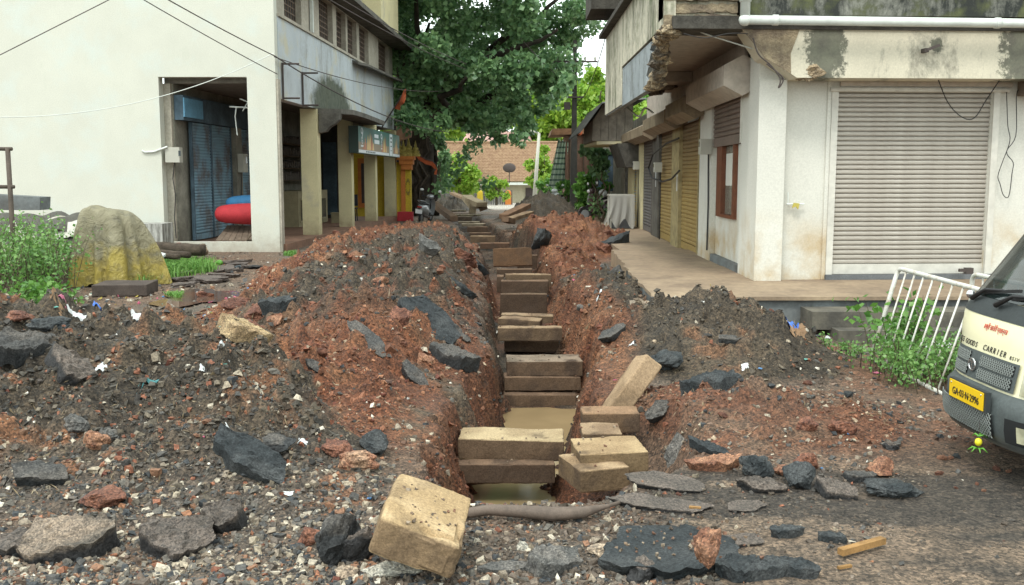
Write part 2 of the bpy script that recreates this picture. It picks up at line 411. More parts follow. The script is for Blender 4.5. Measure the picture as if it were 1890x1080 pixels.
HEAPS = [('spoil_heap', 'long red and dark spoil heap along the left side of the trench'),
         ('rubble_heap', 'low heap of dark road stone and dirt at the left front of the trench'),
         ('spoil_heap', 'dark grey soil heap right of the trench, in front of the concrete platform'),
         ('spoil_heap', 'red laterite spoil heap right of the trench beside the yellow shutters'),
         ('soil_mound', 'pointed dark soil mound by the utility pole at the far end of the trench'),
         ('spoil_heap', 'low spread of red gravel right of the tilted block'),
         ('rubble_heap', 'dark rubble heap at the far left end of the trench below the banyan tree')]
for k, (n, l) in enumerate(HEAPS):
    if (flab == k+1).any(): submesh(n, flab == k+1, label=l, cat='heap')

# ---------------------------------------------------------------- muddy water standing in the trench, puddle on the left
q = NB('muddy_water'); q.l(q.mix(q.ramp(q.noise(1.5, 3), .3, .7), (.31, .225, .12), (.25, .18, .095)), q.b.inputs['Base Color']); q.bump(q.noise(6, 2), .05, .004); q.set(.08, 0, .5)
q = NB('puddle_water'); q.l(q.mix(q.ramp(q.noise(1.5, 3), .4, .6), (.10, .07, .055), (.14, .075, .05)), q.b.inputs['Base Color']); q.bump(q.noise(9, 2), .04, .003); q.set(.05, 0, .5)
m = MB(); yy = np.arange(5.6, 20, .4)
m.grid([[(float(tcx(y))-.62, y, -.70), (float(tcx(y))+.75, y, -.70)] for y in yy]); m.build('trench_water', 'muddy_water', kind='structure')
pc = onZ(372, 549, .02); m = MB()
ring = []
for k in range(28):
    a = 2*math.pi*k/28; r = 1+.25*math.sin(3*a+1)+.12*math.sin(7*a)
    ring.append((pc.x+.62*r*math.cos(a), pc.y+.95*r*math.sin(a), .028))
m.add(ring, [tuple(range(28))]); m.build('puddle', 'puddle_water', kind='structure')

# ---------------------------------------------------------------- gravel
ICO = None
def chips(P, s, col, flat=.65, name='gravel', **kw):
    """angular stones: jittered boxes, 12 triangles each"""
    n = len(P); b = np.array([(-1,-1,-1),(1,-1,-1),(1,1,-1),(-1,1,-1),(-1,-1,1),(1,-1,1),(1,1,1),(-1,1,1)], float)*.6
    V = b[None] + rng.uniform(-.33, .33, (n, 8, 3)); V[:, 4:, :2] *= rng.uniform(.45, 1.0, (n, 1, 1))
    V *= np.stack([np.ones(n), rng.uniform(.55, 1, n), rng.uniform(flat*.5, flat*1.2, n)], 1)[:, None, :]
    Rm = rotm(n); up = rng.random(n) < .55
    a = rng.uniform(0, 2*np.pi, n); tl = rng.normal(0, .3, n)
    Rz = np.zeros((n, 3, 3)); Rz[:, 0, 0] = np.cos(a); Rz[:, 0, 1] = -np.sin(a); Rz[:, 1, 0] = np.sin(a); Rz[:, 1, 1] = np.cos(a); Rz[:, 2, 2] = 1
    Rx = np.zeros((n, 3, 3)); Rx[:, 0, 0] = 1; Rx[:, 1, 1] = np.cos(tl); Rx[:, 1, 2] = -np.sin(tl); Rx[:, 2, 1] = np.sin(tl); Rx[:, 2, 2] = np.cos(tl)
    Rm = np.where(up[:, None, None], Rx @ Rz, Rm)
    V = np.einsum('nij,nkj->nki', Rm, V)*s[:, None, None] + P[:, None, :]
    q = np.array([(3,2,1,0),(4,5,6,7),(0,1,5,4),(1,2,6,5),(2,3,7,6),(3,0,4,7)])
    F = (np.arange(n)*8)[:, None, None] + q[None]
    cv = np.repeat(col[:, None, :], 8, 1)*rng.uniform(.85, 1.15, (n, 8, 1))
    return link(name, np_mesh(name, V.reshape(-1, 3), F.reshape(-1, 4), cv.reshape(-1, 3)), 'stone_attr', **kw)
attr_mat('stone_attr', .75, 90, .5, .004, .5)
def scatter(n, y0, y1, pw=1.0):
    u = rng.random(n); y = y0*(y1/y0)**(u**pw); x = rng.uniform(-.56, .56, n)*y
    return x, y
PAL_GREY = np.array([(.08,.078,.075), (.13,.12,.105), (.24,.20,.155), (.05,.055,.06), (.34,.29,.22), (.24,.13,.08), (.46,.41,.33)])
PAL_RED = np.array([(.19,.075,.045), (.27,.12,.07), (.14,.052,.036), (.33,.16,.09), (.22,.095,.06), (.36,.28,.20), (.10,.06,.048)])
PAL_DARK = np.array([(.05,.047,.042), (.08,.072,.06), (.13,.11,.085), (.06,.055,.05), (.19,.16,.12), (.24,.10,.06), (.10,.085,.065)])
def stone_cols(x, y):
    c, o, h, tr = zonecol(x, y); n = len(x); sat = c[:, 0]/(c[:, 1]+1e-4)
    isred = sat > 2.0; dk = (c.mean(1) < .09) & ~isred
    k = rng.choice(7, n, p=[.22, .2, .16, .16, .08, .1, .08])
    out = np.where(isred[:, None], PAL_RED[k], np.where(dk[:, None], PAL_DARK[k], PAL_GREY[k]))
    own = rng.random(n) < OWN[0]; out = np.where(own[:, None], c*rng.uniform(.65, 1.45, n)[:, None], out)
    odd = rng.random(n); out = np.where((odd < .035)[:, None], PAL_RED[k], out); out = np.where((odd > .94)[:, None], PAL_GREY[k], out)
    out = np.where(((x > -.6) & (y < 5.5) & (rng.random(n) < .45))[:, None], np.array((.12, .095, .075))*rng.uniform(.6, 1.4, n)[:, None], out); out = np.where((odd > .992)[:, None], np.array((.62, .58, .50)), out)
    return out, h, tr, isred, dk
def ground_gravel(name, n, y0, y1, smin, smax, keep, kw, pw=1.0, exp=2.2):
    x, y = scatter(n, y0, y1, pw); col, h, tr, isr, dk = stone_cols(x, y)
    k = keep(x, y, h, tr); x, y, col = x[k], y[k], col[k]; n = len(x)
    s = smin*(smax/smin)**(rng.random(n)**exp)*np.clip(y/8, .65, 1.7)
    z = Hfull(x, y) + s*.12
    return chips(np.stack([x, y, z], 1), s, col, name=name, **kw)
def off_build(x, y):
    return ~(((x > 1.75) & (y > 11.2)) | ((x < -5.0+.07*(y-22.6)) & (y > 22.3)))
def dens(x, y, h, tr):
    p = np.where(h > .04, 1.0, .30)*np.where(tr > .93, .3, 1.0)*np.where((tr > .1) & (tr < .9), 2.2, 1.0)*(.25+1.1*SS((fbm(x*1.7, y*1.7, o=4, s=91)-.36)*4))
    p = np.where((x > .6) & (y < 6.2) & (h < .04), .05 + .5*((fbm(x*1.4, y*1.4, o=3, s=77)) > .58), p)
    return (rng.random(len(x)) < p) & off_build(x, y)
OWN = [.58]
ground_gravel('fine_gravel', 95000, 4.0, 34, .009, .040, dens, dict(kind='stuff', label='fine grey, brown and red gravel strewn over the heaps and the road', cat='gravel'), .95)
OWN[0] = .12
def near_left(x, y, h, tr):
    p = np.where(x < .9, 1.0, np.where((x < 2.1) & (y > 4.7) & (y < 6.3), .55*(fbm(x*1.6, y*1.6, o=3, s=78) > .47), 0))*np.where(x > zone_left_x(y)-.2, np.where(y < 5.4, .9, .15), 1.0)
    return (rng.random(len(x)) < p*np.where(y > 7.4, .35, 1)) & off_build(x, y) & (tr < .3)
ground_gravel('road_stone', 34000, 3.9, 8.6, .012, .060, near_left, dict(kind='stuff', label='loose broken road stone covering the left front heap', cat='gravel'), 1.5, 2.6)
# ================================================================ STONES, BLOCKS, BROKEN ROAD
def lattice(a, b, c):
    """surface points of an a x b x c cell box in [-1,1]^3 and its quads"""
    ids = {}; pts = []; fs = []
    def g(i, j, k):
        t = (i, j, k)
        if t not in ids: ids[t] = len(pts); pts.append((2*i/a-1, 2*j/b-1, 2*k/c-1))
        return ids[t]
    for i in range(a):
        for j in range(b):
            fs.append((g(i, j, 0), g(i, j+1, 0), g(i+1, j+1, 0), g(i+1, j, 0))); fs.append((g(i, j, c), g(i+1, j, c), g(i+1, j+1, c), g(i, j+1, c)))
    for i in range(a):
        for k in range(c):
            fs.append((g(i, 0, k), g(i+1, 0, k), g(i+1, 0, k+1), g(i, 0, k+1))); fs.append((g(i, b, k), g(i, b, k+1), g(i+1, b, k+1), g(i+1, b, k)))
    for j in range(b):
        for k in range(c):
            fs.append((g(0, j, k), g(0, j, k+1), g(0, j+1, k+1), g(0, j+1, k))); fs.append((g(a, j, k), g(a, j+1, k), g(a, j+1, k+1), g(a, j, k+1)))
    return np.array(pts), np.array(fs)
_lat = {}
def lat(a, b, c):
    if (a, b, c) not in _lat: _lat[(a, b, c)] = lattice(a, b, c)
    return _lat[(a, b, c)]
def colnoise(P, c1, c2, sc, s, lo=.35, hi=.65):
    t = SS((fbm(P[:, 0]*sc, P[:, 1]*sc, P[:, 2]*sc, o=4, s=s)-lo)/(hi-lo)); return mixc(np.broadcast_to(np.array(c1), P.shape), np.array(c2), t)
def block_np(size, seg, rnd=.02, rough=.01, seed=0, c1=(.34, .25, .15), c2=(.25, .18, .11), chip=.0, dirt=0.0, side=None):
    """rough cut block: rounded edges, worn faces"""
    U, F = lat(*seg); h = np.array(size)/2
    n_ = np.array(seg); inner = 1-2/n_; e_ = 1-rnd/h; P = np.where(np.abs(U) > .999, U, U/inner*e_)*h
    q = np.clip(P, -(h-rnd), h-rnd); d = P-q; L = np.linalg.norm(d, axis=1)
    d = d/np.maximum(L, 1e-6)[:, None]; P = q + d*rnd
    k = 1/max(.05, min(size)); o = seed*7.31
    P2 = P + d*((fbm(P[:, 0]*9+o, P[:, 1]*9, P[:, 2]*9, o=4, s=seed)-.5)*2*rough)[:, None] \
        + d*((fbm(P[:, 0]*3+o, P[:, 1]*3, P[:, 2]*3, o=2, s=seed+5)-.5)*2*rough*1.2)[:, None]
    if chip:
        c = np.clip(fbm(P[:, 0]*5+o, P[:, 1]*5, P[:, 2]*5, o=3, s=seed+9)-.55, 0, 1)*(np.abs(U).min(1) > -1)
        e = np.sort(np.abs(U), 1)[:, 1] > .8
        P2 = P2 - d*(c*e*chip*4)[:, None]
    C_ = colnoise(P+o, c1, c2, 6, seed+2)
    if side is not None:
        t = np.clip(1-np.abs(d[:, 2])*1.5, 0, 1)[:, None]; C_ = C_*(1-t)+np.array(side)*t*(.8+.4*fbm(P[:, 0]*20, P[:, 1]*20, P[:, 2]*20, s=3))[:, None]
    if dirt:
        low = np.clip(.35-U[:, 2]*.5, 0, 1)
        t = (SS((fbm(P[:, 0]*7+o, P[:, 1]*7, P[:, 2]*7+4, o=4, s=seed+4)-.56+.16*low)*6)*dirt)[:, None]; C_ = C_*(1-t)+np.array((.075, .052, .038))*t
    return P2, F, C_
def chunk_np(size, seed, kind, seg=10):
    """slab: flat broken sheet with a jagged outline; lump: faceted rock"""
    r_ = np.random.default_rng(seed); sx, sy, sz = size
    if kind == 'slab':
        U, F = lat(seg, seg, 3); x, y = U[:, 0], U[:, 1]
        xd = x*np.sqrt(1-y*y/2); yd = y*np.sqrt(1-x*x/2); th = np.arctan2(yd, xd); rad = np.hypot(xd, yd)
        n = r_.integers(5, 8); an = np.sort(np.linspace(0, 2*np.pi, n, endpoint=False)+r_.uniform(-.35, .35, n)); di = r_.uniform(.72, 1.0, n)
        R_ = np.min([np.where(np.cos(th-a) > .2, di[i]/np.maximum(np.cos(th-a), .2), 9) for i, a in enumerate(an)], 0)
        R_ = np.minimum(R_, 1.25)*(1+.10*(fbm(th*3+seed, U[:, 2]*1.5, o=3, s=seed)-.5)*2)
        P = np.stack([rad*R_*np.cos(th)*sx/2, rad*R_*np.sin(th)*sy/2, U[:, 2]*sz/2], 1)
        P[:, :2] *= (1-.06*(1-U[:, 2:3])*r_.uniform(0, 1.5))
        a = max(sx, sy); P[:, 2] += (fbm(P[:, 0]*6/a+seed, P[:, 1]*6/a, o=4, s=seed)-.5)*sz*.45 + (fbm(P[:, 0]*22/a+seed, P[:, 1]*22/a, U[:, 2], o=2, s=seed)-.5)*sz*.4
    else:
        U, F = lat(seg, seg, seg); D = U/np.linalg.norm(U, axis=1)[:, None]
        n = 13; N = r_.normal(size=(n, 3)); N /= np.linalg.norm(N, axis=1)[:, None]; di = r_.uniform(.62, .95, n)
        dt = D @ N.T; R_ = np.min(np.where(dt > .15, di/np.maximum(dt, .15), 9), 1); R_ = np.minimum(R_, 1.2)
        R_ = R_*(1+.36*(fbm(D[:, 0]*3+seed, D[:, 1]*3, D[:, 2]*3, o=5, s=seed)-.5)*2)
        P = D*R_[:, None]*np.array(size)/2
    return P, F, U
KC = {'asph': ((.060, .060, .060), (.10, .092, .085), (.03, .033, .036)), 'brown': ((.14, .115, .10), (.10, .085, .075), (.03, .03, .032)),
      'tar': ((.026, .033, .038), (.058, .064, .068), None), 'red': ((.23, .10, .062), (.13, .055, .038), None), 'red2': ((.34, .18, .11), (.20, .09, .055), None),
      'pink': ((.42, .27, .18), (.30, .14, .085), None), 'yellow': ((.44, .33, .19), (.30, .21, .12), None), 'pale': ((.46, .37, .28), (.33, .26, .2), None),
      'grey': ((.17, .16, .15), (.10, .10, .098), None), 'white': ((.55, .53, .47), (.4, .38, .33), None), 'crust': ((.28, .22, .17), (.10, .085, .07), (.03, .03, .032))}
def chunk(name, label, cat, loc, size, rot, kind, colr, seed, seg=10, group=None, sink=0):
    P, F, U = chunk_np(size, seed, kind, seg); c1, c2, sd_ = KC[colr]
    k = 2.2/max(size); Cc = colnoise(P*k+seed, c1, c2, 1.6, seed)
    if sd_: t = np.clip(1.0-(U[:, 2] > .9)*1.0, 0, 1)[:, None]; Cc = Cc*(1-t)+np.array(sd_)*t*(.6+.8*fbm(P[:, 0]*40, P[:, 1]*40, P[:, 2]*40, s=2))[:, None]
    o = link(name, np_mesh(name, P, F, Cc, False), 'stone_big', label=label, cat=cat, group=group)
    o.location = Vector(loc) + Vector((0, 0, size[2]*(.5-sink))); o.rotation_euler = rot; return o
attr_mat('stone_big', .72, 95, 1.0, .010, .85, .4)
attr_mat('block_stone', .9, 60, 1.0, .008, .5, .2, 3.0, .5)
def hit(px, py):
    r = ray(px, py); ts = np.arange(3.0, 60, .02); 
    xs_, ys_, zs_ = r.x*ts, r.y*ts, CAMZ+r.z*ts
    h = Hfull(xs_, ys_); k = np.argmax(zs_ < h); t = ts[k]
    return Vector((r.x*t, r.y*t, float(h[k])))
def slope_rot(x, y, d=.12):
    gx = (Hz(x+d, y)-Hz(x-d, y))/(2*d); gy = (Hz(x, y+d)-Hz(x, y-d))/(2*d); return math.atan(gy), -math.atan(gx)
# px, py(bottom centre), width px, depth ratio, height px, kind, colour, name, label, extra tilt x, y, rot z
CH = [
 (105, 1040, 190, .75, 62, 'slab', 'crust', 'road_chunk', 'long broken road slab with a pale crusted top at the bottom left corner', .25, -.15, .2),
 (312, 1030, 128, .95, 52, 'slab', 'brown', 'road_chunk', 'flat grey-brown road slab tilted towards the viewer at the left front', .35, .1, .5),
 (405, 985, 84, .8, 60, 'slab', 'brown', 'road_chunk', 'square brown road chunk just behind the flat grey-brown slab', .6, -.1, -.2),
 (18, 1030, 85, .9, 40, 'slab', 'brown', 'road_chunk', 'road slab cut off by the left edge of the picture, beside the crusted slab', .2, .1, .3),
 (30, 690, 120, .8, 52, 'slab', 'asph', 'road_chunk', 'thick black asphalt slab at the left edge on top of the heap', .1, .25, .1),
 (55, 645, 110, .9, 26, 'slab', 'crust', 'road_chunk', 'pale topped slab lying on the thick black slab at the left edge', .15, .3, .4),
 (118, 700, 90, 1, 40, 'slab', 'brown', 'road_chunk', 'smooth grey slab leaning beside the black slab at the left edge', .4, .5, .2),
 (90, 622, 60, .8, 26, 'lump', 'tar', 'rock', 'black rough lump on the crest at the far left of the heap', 0, 0, .2),
 (30, 612, 50, .8, 22, 'lump', 'red', 'rock', 'rust red lump at the left edge near the bushes', 0, 0, .2),
 (458, 885, 150, .5, 44, 'slab', 'tar', 'road_chunk', 'long black slab edge sloping down to the right in the left heap', .3, .42, -.15),
 (172, 842, 44, .9, 42, 'lump', 'red2', 'rock', 'orange rock standing on the road stones of the left heap', 0, .2, .2),
 (196, 812, 46, .8, 26, 'slab', 'grey', 'rock', 'small flat grey stone above the orange rock', .5, .2, .9),
 (60, 905, 90, .9, 34, 'slab', 'asph', 'road_chunk', 'dark slab half sunk in stones near the left edge', .1, .1, .2),
 (185, 940, 80, .8, 36, 'lump', 'red', 'rock', 'crumbling red laterite patch in the left front heap', 0, 0, .2),
 (135, 805, 46, .8, 40, 'lump', 'grey', 'rock', 'blue-grey rounded stone left of the orange rock', 0, 0, .2),
 (618, 1045, 84, .8, 104, 'lump', 'asph', 'road_chunk', 'tall upright black asphalt chunk left of the big yellow block', .1, -.2, .3),
 (655, 1040, 62, .5, 78, 'lump', 'brown', 'road_chunk', 'brown faced asphalt chunk leaning against the big yellow block', .1, .25, .2),
 (569, 1008, 38, .9, 36, 'lump', 'red', 'rock', 'round brick red stone left of the upright asphalt chunk', 0, 0, .2),
 (655, 868, 72, .7, 42, 'lump', 'pink', 'rock', 'pinkish laterite lump on the dark slope above the big yellow block', 0, .1, .4),
 (685, 838, 56, .9, 44, 'lump', 'tar', 'rock', 'black lump beside the pinkish laterite lump', 0, 0, .1),
 (620, 845, 54, .9, 34, 'lump', 'red', 'rock', 'dull red lump left of the pinkish laterite lump', 0, 0, .1),
 (715, 1072, 90, .6, 26, 'lump', 'white', 'rock', 'off white stone under the front edge of the big yellow block', 0, 0, .3),
 (640, 1068, 44, .7, 24, 'lump', 'pale', 'rock', 'pale stone left of the off white stone at the bottom edge', 0, 0, .3),
 (445, 630, 84, .8, 38, 'slab', 'yellow', 'laterite_piece', 'rounded yellow laterite piece on the ridge left of the red slope', .05, 0, .2),
 (400, 598, 84, .6, 20, 'slab', 'yellow', 'laterite_piece', 'thin yellow laterite slice behind the rounded yellow piece', .1, -.18, .25),
 (512, 578, 64, .7, 32, 'slab', 'tar', 'road_chunk', 'black asphalt block among red lumps on the left ridge', .1, .1, -.2),
 (443, 562, 66, .8, 34, 'lump', 'red', 'rock', 'large red laterite lump left of the black asphalt block', 0, 0, .2),
 (478, 590, 58, .8, 30, 'lump', 'red', 'rock', 'red laterite lump below the black asphalt block', 0, 0, .7),
 (462, 612, 44, .8, 28, 'lump', 'red', 'rock', 'red laterite lump behind the rounded yellow piece', 0, 0, 1.2),
 (505, 592, 44, .7, 18, 'lump', 'red2', 'rock', 'flat orange lump just below the black asphalt block', 0, 0, 1.2),
 (680, 640, 130, .3, 20, 'slab', 'asph', 'road_chunk', 'long narrow asphalt strip lying down the middle of the red slope', .2, .35, -.75),
 (796, 612, 118, .55, 20, 'slab', 'tar', 'road_chunk', 'large black asphalt sheet on the left lip of the trench', .35, .25, -.3),
 (835, 676, 92, .8, 34, 'slab', 'asph', 'road_chunk', 'asphalt slab full of stones overhanging the left side of the trench', .1, .05, .0),
 (764, 705, 66, .5, 20, 'slab', 'asph', 'road_chunk', 'narrow dark slab below the large black sheet on the red slope', .2, .5, -.5),
 (580, 688, 46, .5, 14, 'slab', 'asph', 'road_chunk', 'short dark sliver in the middle of the red slope', .2, .4, -.4),
 (838, 618, 60, .5, 22, 'slab', 'asph', 'road_chunk', 'ragged asphalt piece at the trench lip behind the large black sheet', .2, .4, -.4),
 (740, 600, 38, .9, 38, 'lump', 'red', 'rock', 'red lump at the upper left corner of the large black sheet', 0, 0, .2),
 (785, 668, 30, .9, 24, 'lump', 'red2', 'rock', 'small round red stone left of the overhanging slab', 0, 0, .2),
 (700, 512, 30, .9, 14, 'lump', 'red2', 'rock', 'small orange stone in the dark cap of the left ridge', 0, 0, .2),
 (790, 470, 54, .5, 22, 'slab', 'grey', 'road_chunk', 'grey slab tilted on the crest of the left ridge', .5, .5, -.3),
 (856, 478, 46, .8, 22, 'lump', 'red', 'rock', 'red lump near the lip beside the square orange slab', 0, 0, .2),
 (880, 492, 50, .8, 16, 'slab', 'tar', 'road_chunk', 'black sliver beneath the red lump at the left lip', .2, .2, .2),
 (850, 540, 70, .7, 16, 'slab', 'tar', 'road_chunk', 'black crust slab jutting over the left lip halfway along the trench', .05, .2, .1),
 (375, 552, 30, .8, 16, 'lump', 'red', 'rock', 'little red stone beside the puddle', 0, 0, .2),
 (1000, 460, 40, .6, 40, 'lump', 'tar', 'road_chunk', 'square black asphalt chunk standing at the right lip of the trench', .1, -.2, .3),
 (1135, 458, 64, .4, 20, 'slab', 'tar', 'road_chunk', 'pointed black slab sticking out of the red heap near the platform', .2, -.4, .3),
 (1116, 468, 28, .9, 22, 'lump', 'red', 'rock', 'red stone under the pointed black slab', 0, 0, .3),
 (1320, 716, 108, .7, 50, 'slab', 'tar', 'road_chunk', 'thick black asphalt chunk on the slope of the dark grey heap', .1, .05, .1),
 (1132, 628, 52, .7, 16, 'slab', 'asph', 'road_chunk', 'grey-black flat piece on the right bank of the trench', .05, .05, .1),
 (1250, 845, 66, .5, 14, 'slab', 'grey', 'road_chunk', 'thin grey slab tilted up beside the stacked blocks', .2, -.55, .35),
 (1312, 838, 92, .3, 22, 'slab', 'tar', 'road_chunk', 'narrow black strip sloping across the red gravel', .1, .45, -.6),
 (1325, 872, 108, .45, 30, 'slab', 'red2', 'laterite_piece', 'long orange laterite slab beside the black tar lump', .1, -.08, .1),
 (1400, 884, 54, .9, 50, 'lump', 'tar', 'tar_lump', 'knobbly black tar lump at the right end of the orange slab', 0, 0, .2),
 (1478, 905, 62, .9, 54, 'lump', 'tar', 'tar_lump', 'larger tar lump to the right of the knobbly tar lump', 0, 0, 1.2),
 (1492, 870, 50, .9, 40, 'lump', 'red', 'rock', 'red rock behind the larger tar lump', 0, 0, 2.2),
 (1450, 880, 34, .9, 20, 'lump', 'red2', 'rock', 'orange stone between the two tar lumps', 0, 0, 2.2),
 (1412, 912, 102, .4, 26, 'slab', 'brown', 'road_chunk', 'long grey road slab in front of the two tar lumps', .5, .15, -.1),
 (1555, 922, 76, .7, 28, 'slab', 'brown', 'road_chunk', 'diamond shaped road slab right of the tar lumps', .3, .25, -.5),
 (1590, 892, 54, .7, 20, 'slab', 'asph', 'road_chunk', 'black flake behind the diamond shaped slab', .1, 0, .2),
 (1630, 880, 46, .9, 36, 'lump', 'red2', 'rock', 'orange-red rock standing at the edge of the wet road', 0, 0, .5),
 (1652, 918, 100, .8, 32, 'lump', 'tar', 'tar_lump', 'spread of black tar crumbs in front of the orange-red rock', 0, 0, .5),
 (1560, 802, 40, .9, 30, 'lump', 'red', 'rock', 'lone dark red rock on the brown ground right of the red gravel', 0, 0, .1),
 (1648, 832, 26, .9, 18, 'lump', 'brown', 'rock', 'small brown stone lying alone in front of the van', 0, 0, .1),
 (1495, 800, 36, .9, 26, 'lump', 'red', 'rock', 'red stone at the right end of the red gravel spread', 0, 0, .1),
 (1262, 1070, 300, .98, 40, 'slab', 'tar', 'road_chunk', 'huge flat black asphalt slab lying at the bottom right of the trench', -.02, .02, -.1),
 (1390, 1072, 120, .7, 40, 'slab', 'tar', 'road_chunk', 'black slab end below the right corner of the huge flat slab', .02, .05, .2),
 (1112, 1032, 44, .8, 28, 'lump', 'pale', 'rock', 'pale beige wedge of stone left of the huge flat slab', 0, 0, .3),
 (1190, 1075, 66, .8, 46, 'lump', 'brown', 'rock', 'brown rock at the lower left corner of the huge flat slab', 0, 0, .9),
 (1025, 1062, 120, .8, 40, 'slab', 'grey', 'road_chunk', 'cracked grey road slab right of the big yellow block', .25, .2, .7),
 (965, 1022, 20, .8, 24, 'lump', 'white', 'rock', 'thin white shard beside the big yellow block', 0, .3, .9),
 (935, 1060, 90, .5, 16, 'slab', 'grey', 'road_chunk', 'smooth grey piece at the right foot of the big yellow block', .1, 0, .2),
 (1455, 996, 64, .6, 26, 'slab', 'tar', 'road_chunk', 'black chunk on the wet road above the wooden stick', 0, 0, .2),
 (1535, 1005, 54, .6, 22, 'slab', 'tar', 'road_chunk', 'black chunk touching the left end of the wooden stick', 0, 0, -.3),
 (1466, 1068, 98, .6, 32, 'slab', 'tar', 'road_chunk', 'black oblong chunk at the bottom edge below the wooden stick', 0, .05, -.2),
 (1380, 945, 84, .7, 10, 'slab', 'brown', 'road_chunk', 'thin cracked road flake behind the huge flat slab', .05, 0, .2),
 (1240, 905, 150, .6, 12, 'slab', 'brown', 'road_chunk', 'cracked road edge right of the stacked blocks', .08, .05, -.3),
 (1215, 945, 170, .5, 14, 'slab', 'brown', 'road_chunk', 'lower sheet of cracked road between trench and huge slab', .05, .05, -.3),
 (1375, 1010, 90, .7, 12, 'slab', 'brown', 'road_chunk', 'flat brown road piece at the right edge of the huge slab', .05, .03, .3),
 (1220, 780, 60, .6, 24, 'slab', 'asph', 'road_chunk', 'dark layered road piece above the stacked blocks', .1, .05, .2),
 (1345, 640, 46, .7, 12, 'slab', 'asph', 'road_chunk', 'small dark flake near the crest of the dark grey heap', .1, .1, .2),
 (1235, 690, 66, .8, 40, 'lump', 'tar', 'rock', 'black lump behind the upper end of the tilted block', 0, 0, .2),
 (500, 852, 70, .6, 30, 'lump', 'asph', 'rock', 'black broken lump in the middle of the left front heap', 0, 0, .2),
]
rocklist = []
for k, (px, py, wpx, dr, hpx, kd, colr, nm, lb, tx, ty, rz) in enumerate(CH):
    p = hit(px, py); D = p.y; sx = wpx*D/1800; sz = max(.02, hpx*D/1800*(.78 if kd == 'slab' else 1.05)); sy = sx*dr
    a, b = slope_rot(p.x, p.y+.1)
    cat = {'rock': 'rock', 'tar_lump': 'tar lump', 'laterite_piece': 'stone'}.get(nm, 'asphalt slab')
    chunk(nm, lb, cat, (p.x, p.y+sy*.35, Hz(p.x, p.y+sy*.3)), (sx*1.12, sy, sz), (a*.8+tx*.7, b*.6+ty, rz), kd, colr, 100+k, 14 if wpx > 90 else 9, sink=.22 if kd == 'lump' else .15)
chunk('rock', 'orange pointed rock standing on the huge flat black slab', 'rock', onZ(1300, 1042, .10), (.125, .10, .19), (0, .1, .4), 'lump', 'red2', 77, 12, sink=.08)

# medium stones that can be told apart: the largest few hundred
def mid_stones(n, name, lab, cat, group, y0, y1, xf, col, smin, smax, kd='lump', protos=6):
    PR = []
    for i in range(protos):
        c = col[i % len(col)]; P, F, U = chunk_np((1, rng.uniform(.7, 1), rng.uniform(.5, .8)), 900+i+len(lab), kd, 4 if smax < .12 else 6)
        c1, c2, _ = KC[c]; me = np_mesh(name, P, F, colnoise(P+i, c1, c2, 2.4, i), False); me.materials.append(MAT['stone_big']); PR.append(me)
    k = 0; tries = 0
    while k < n and tries < 60000:
        tries += 1
        y = y0*(y1/y0)**random.random(); x = random.uniform(-.54, .54)*y
        if not xf(x, y): continue
        s = smin*(smax/smin)**(random.random()**1.8)*min(2.0, max(.8, y/8))
        o = bpy.data.objects.new(name, random.choice(PR)); C.objects.link(o)
        o.location = (x, y, Hz(x, y)+s*.12); o.scale = (s, s, s); o.rotation_euler = (random.uniform(-.5, .5), random.uniform(-.5, .5), random.uniform(0, 6.3))
        tag(o, lab, cat, group); k += 1
def inheap(i, x, y, lo=.08):
    base, hp, h, tr, d, n1, n2 = H0(np.array([x]), np.array([y])); return np.argmax(hp[:, 0]) == i and h[0] > lo and tr[0] < .2
mid_stones(95, 'rock', 'angular stone among the loose road stones of the left front heap', 'rock', 'loose stones of the left front heap', 4.1, 8, lambda x, y: x < zone_left_x(y)+.3 and x > -.55*y, ['grey', 'pale', 'red2', 'asph', 'brown', 'grey'], .035, .085)
mid_stones(85, 'rock', 'lump of red laterite on the long left spoil heap', 'rock', 'laterite lumps of the left spoil heap', 6, 26, lambda x, y: inheap(0, x, y), ['red', 'red2', 'red', 'asph'], .04, .12)
mid_stones(50, 'rock', 'lump of red laterite on the red heap beside the shutters', 'rock', 'laterite lumps of the right red heap', 18, 29, lambda x, y: inheap(3, x, y), ['red', 'red', 'red2'], .05, .13)
mid_stones(34, 'rock', 'small stone on the dark grey heap right of the trench', 'rock', 'stones of the dark right heap', 8, 16, lambda x, y: inheap(2, x, y), ['grey', 'asph', 'red', 'pale'], .04, .12)
mid_stones(36, 'rock', 'reddish stone strewn on the ground right of the stacked blocks', 'rock', 'stones strewn right of the trench', 5.2, 8.2, lambda x, y: .9 < x < 3.0, ['red', 'red2', 'grey', 'tar'], .03, .10)

# ---------------------------------------------------------------- laterite blocks and drain slabs
Y1, Y2 = (.50, .37, .21), (.34, .24, .14)
B1, B2 = (.20, .13, .085), (.135, .088, .06)
T1, T2 = (.32, .23, .145), (.22, .15, .095)
def block(label, center, size, rot=(0, 0, 0), c=(T1, T2), seg=(18, 8, 5), rnd=.013, rough=.013, seed=1, dirt=.5, side=None, name='laterite_block', chip=.01, group=None):
    P, F, Cc = block_np(size, seg, rnd, rough, seed, c[0], c[1], chip, dirt, side)
    o = link(name, np_mesh(name, P, F, Cc, False), 'block_stone', label=label, cat='stone block', group=group); o.location = center; o.rotation_euler = rot; return o
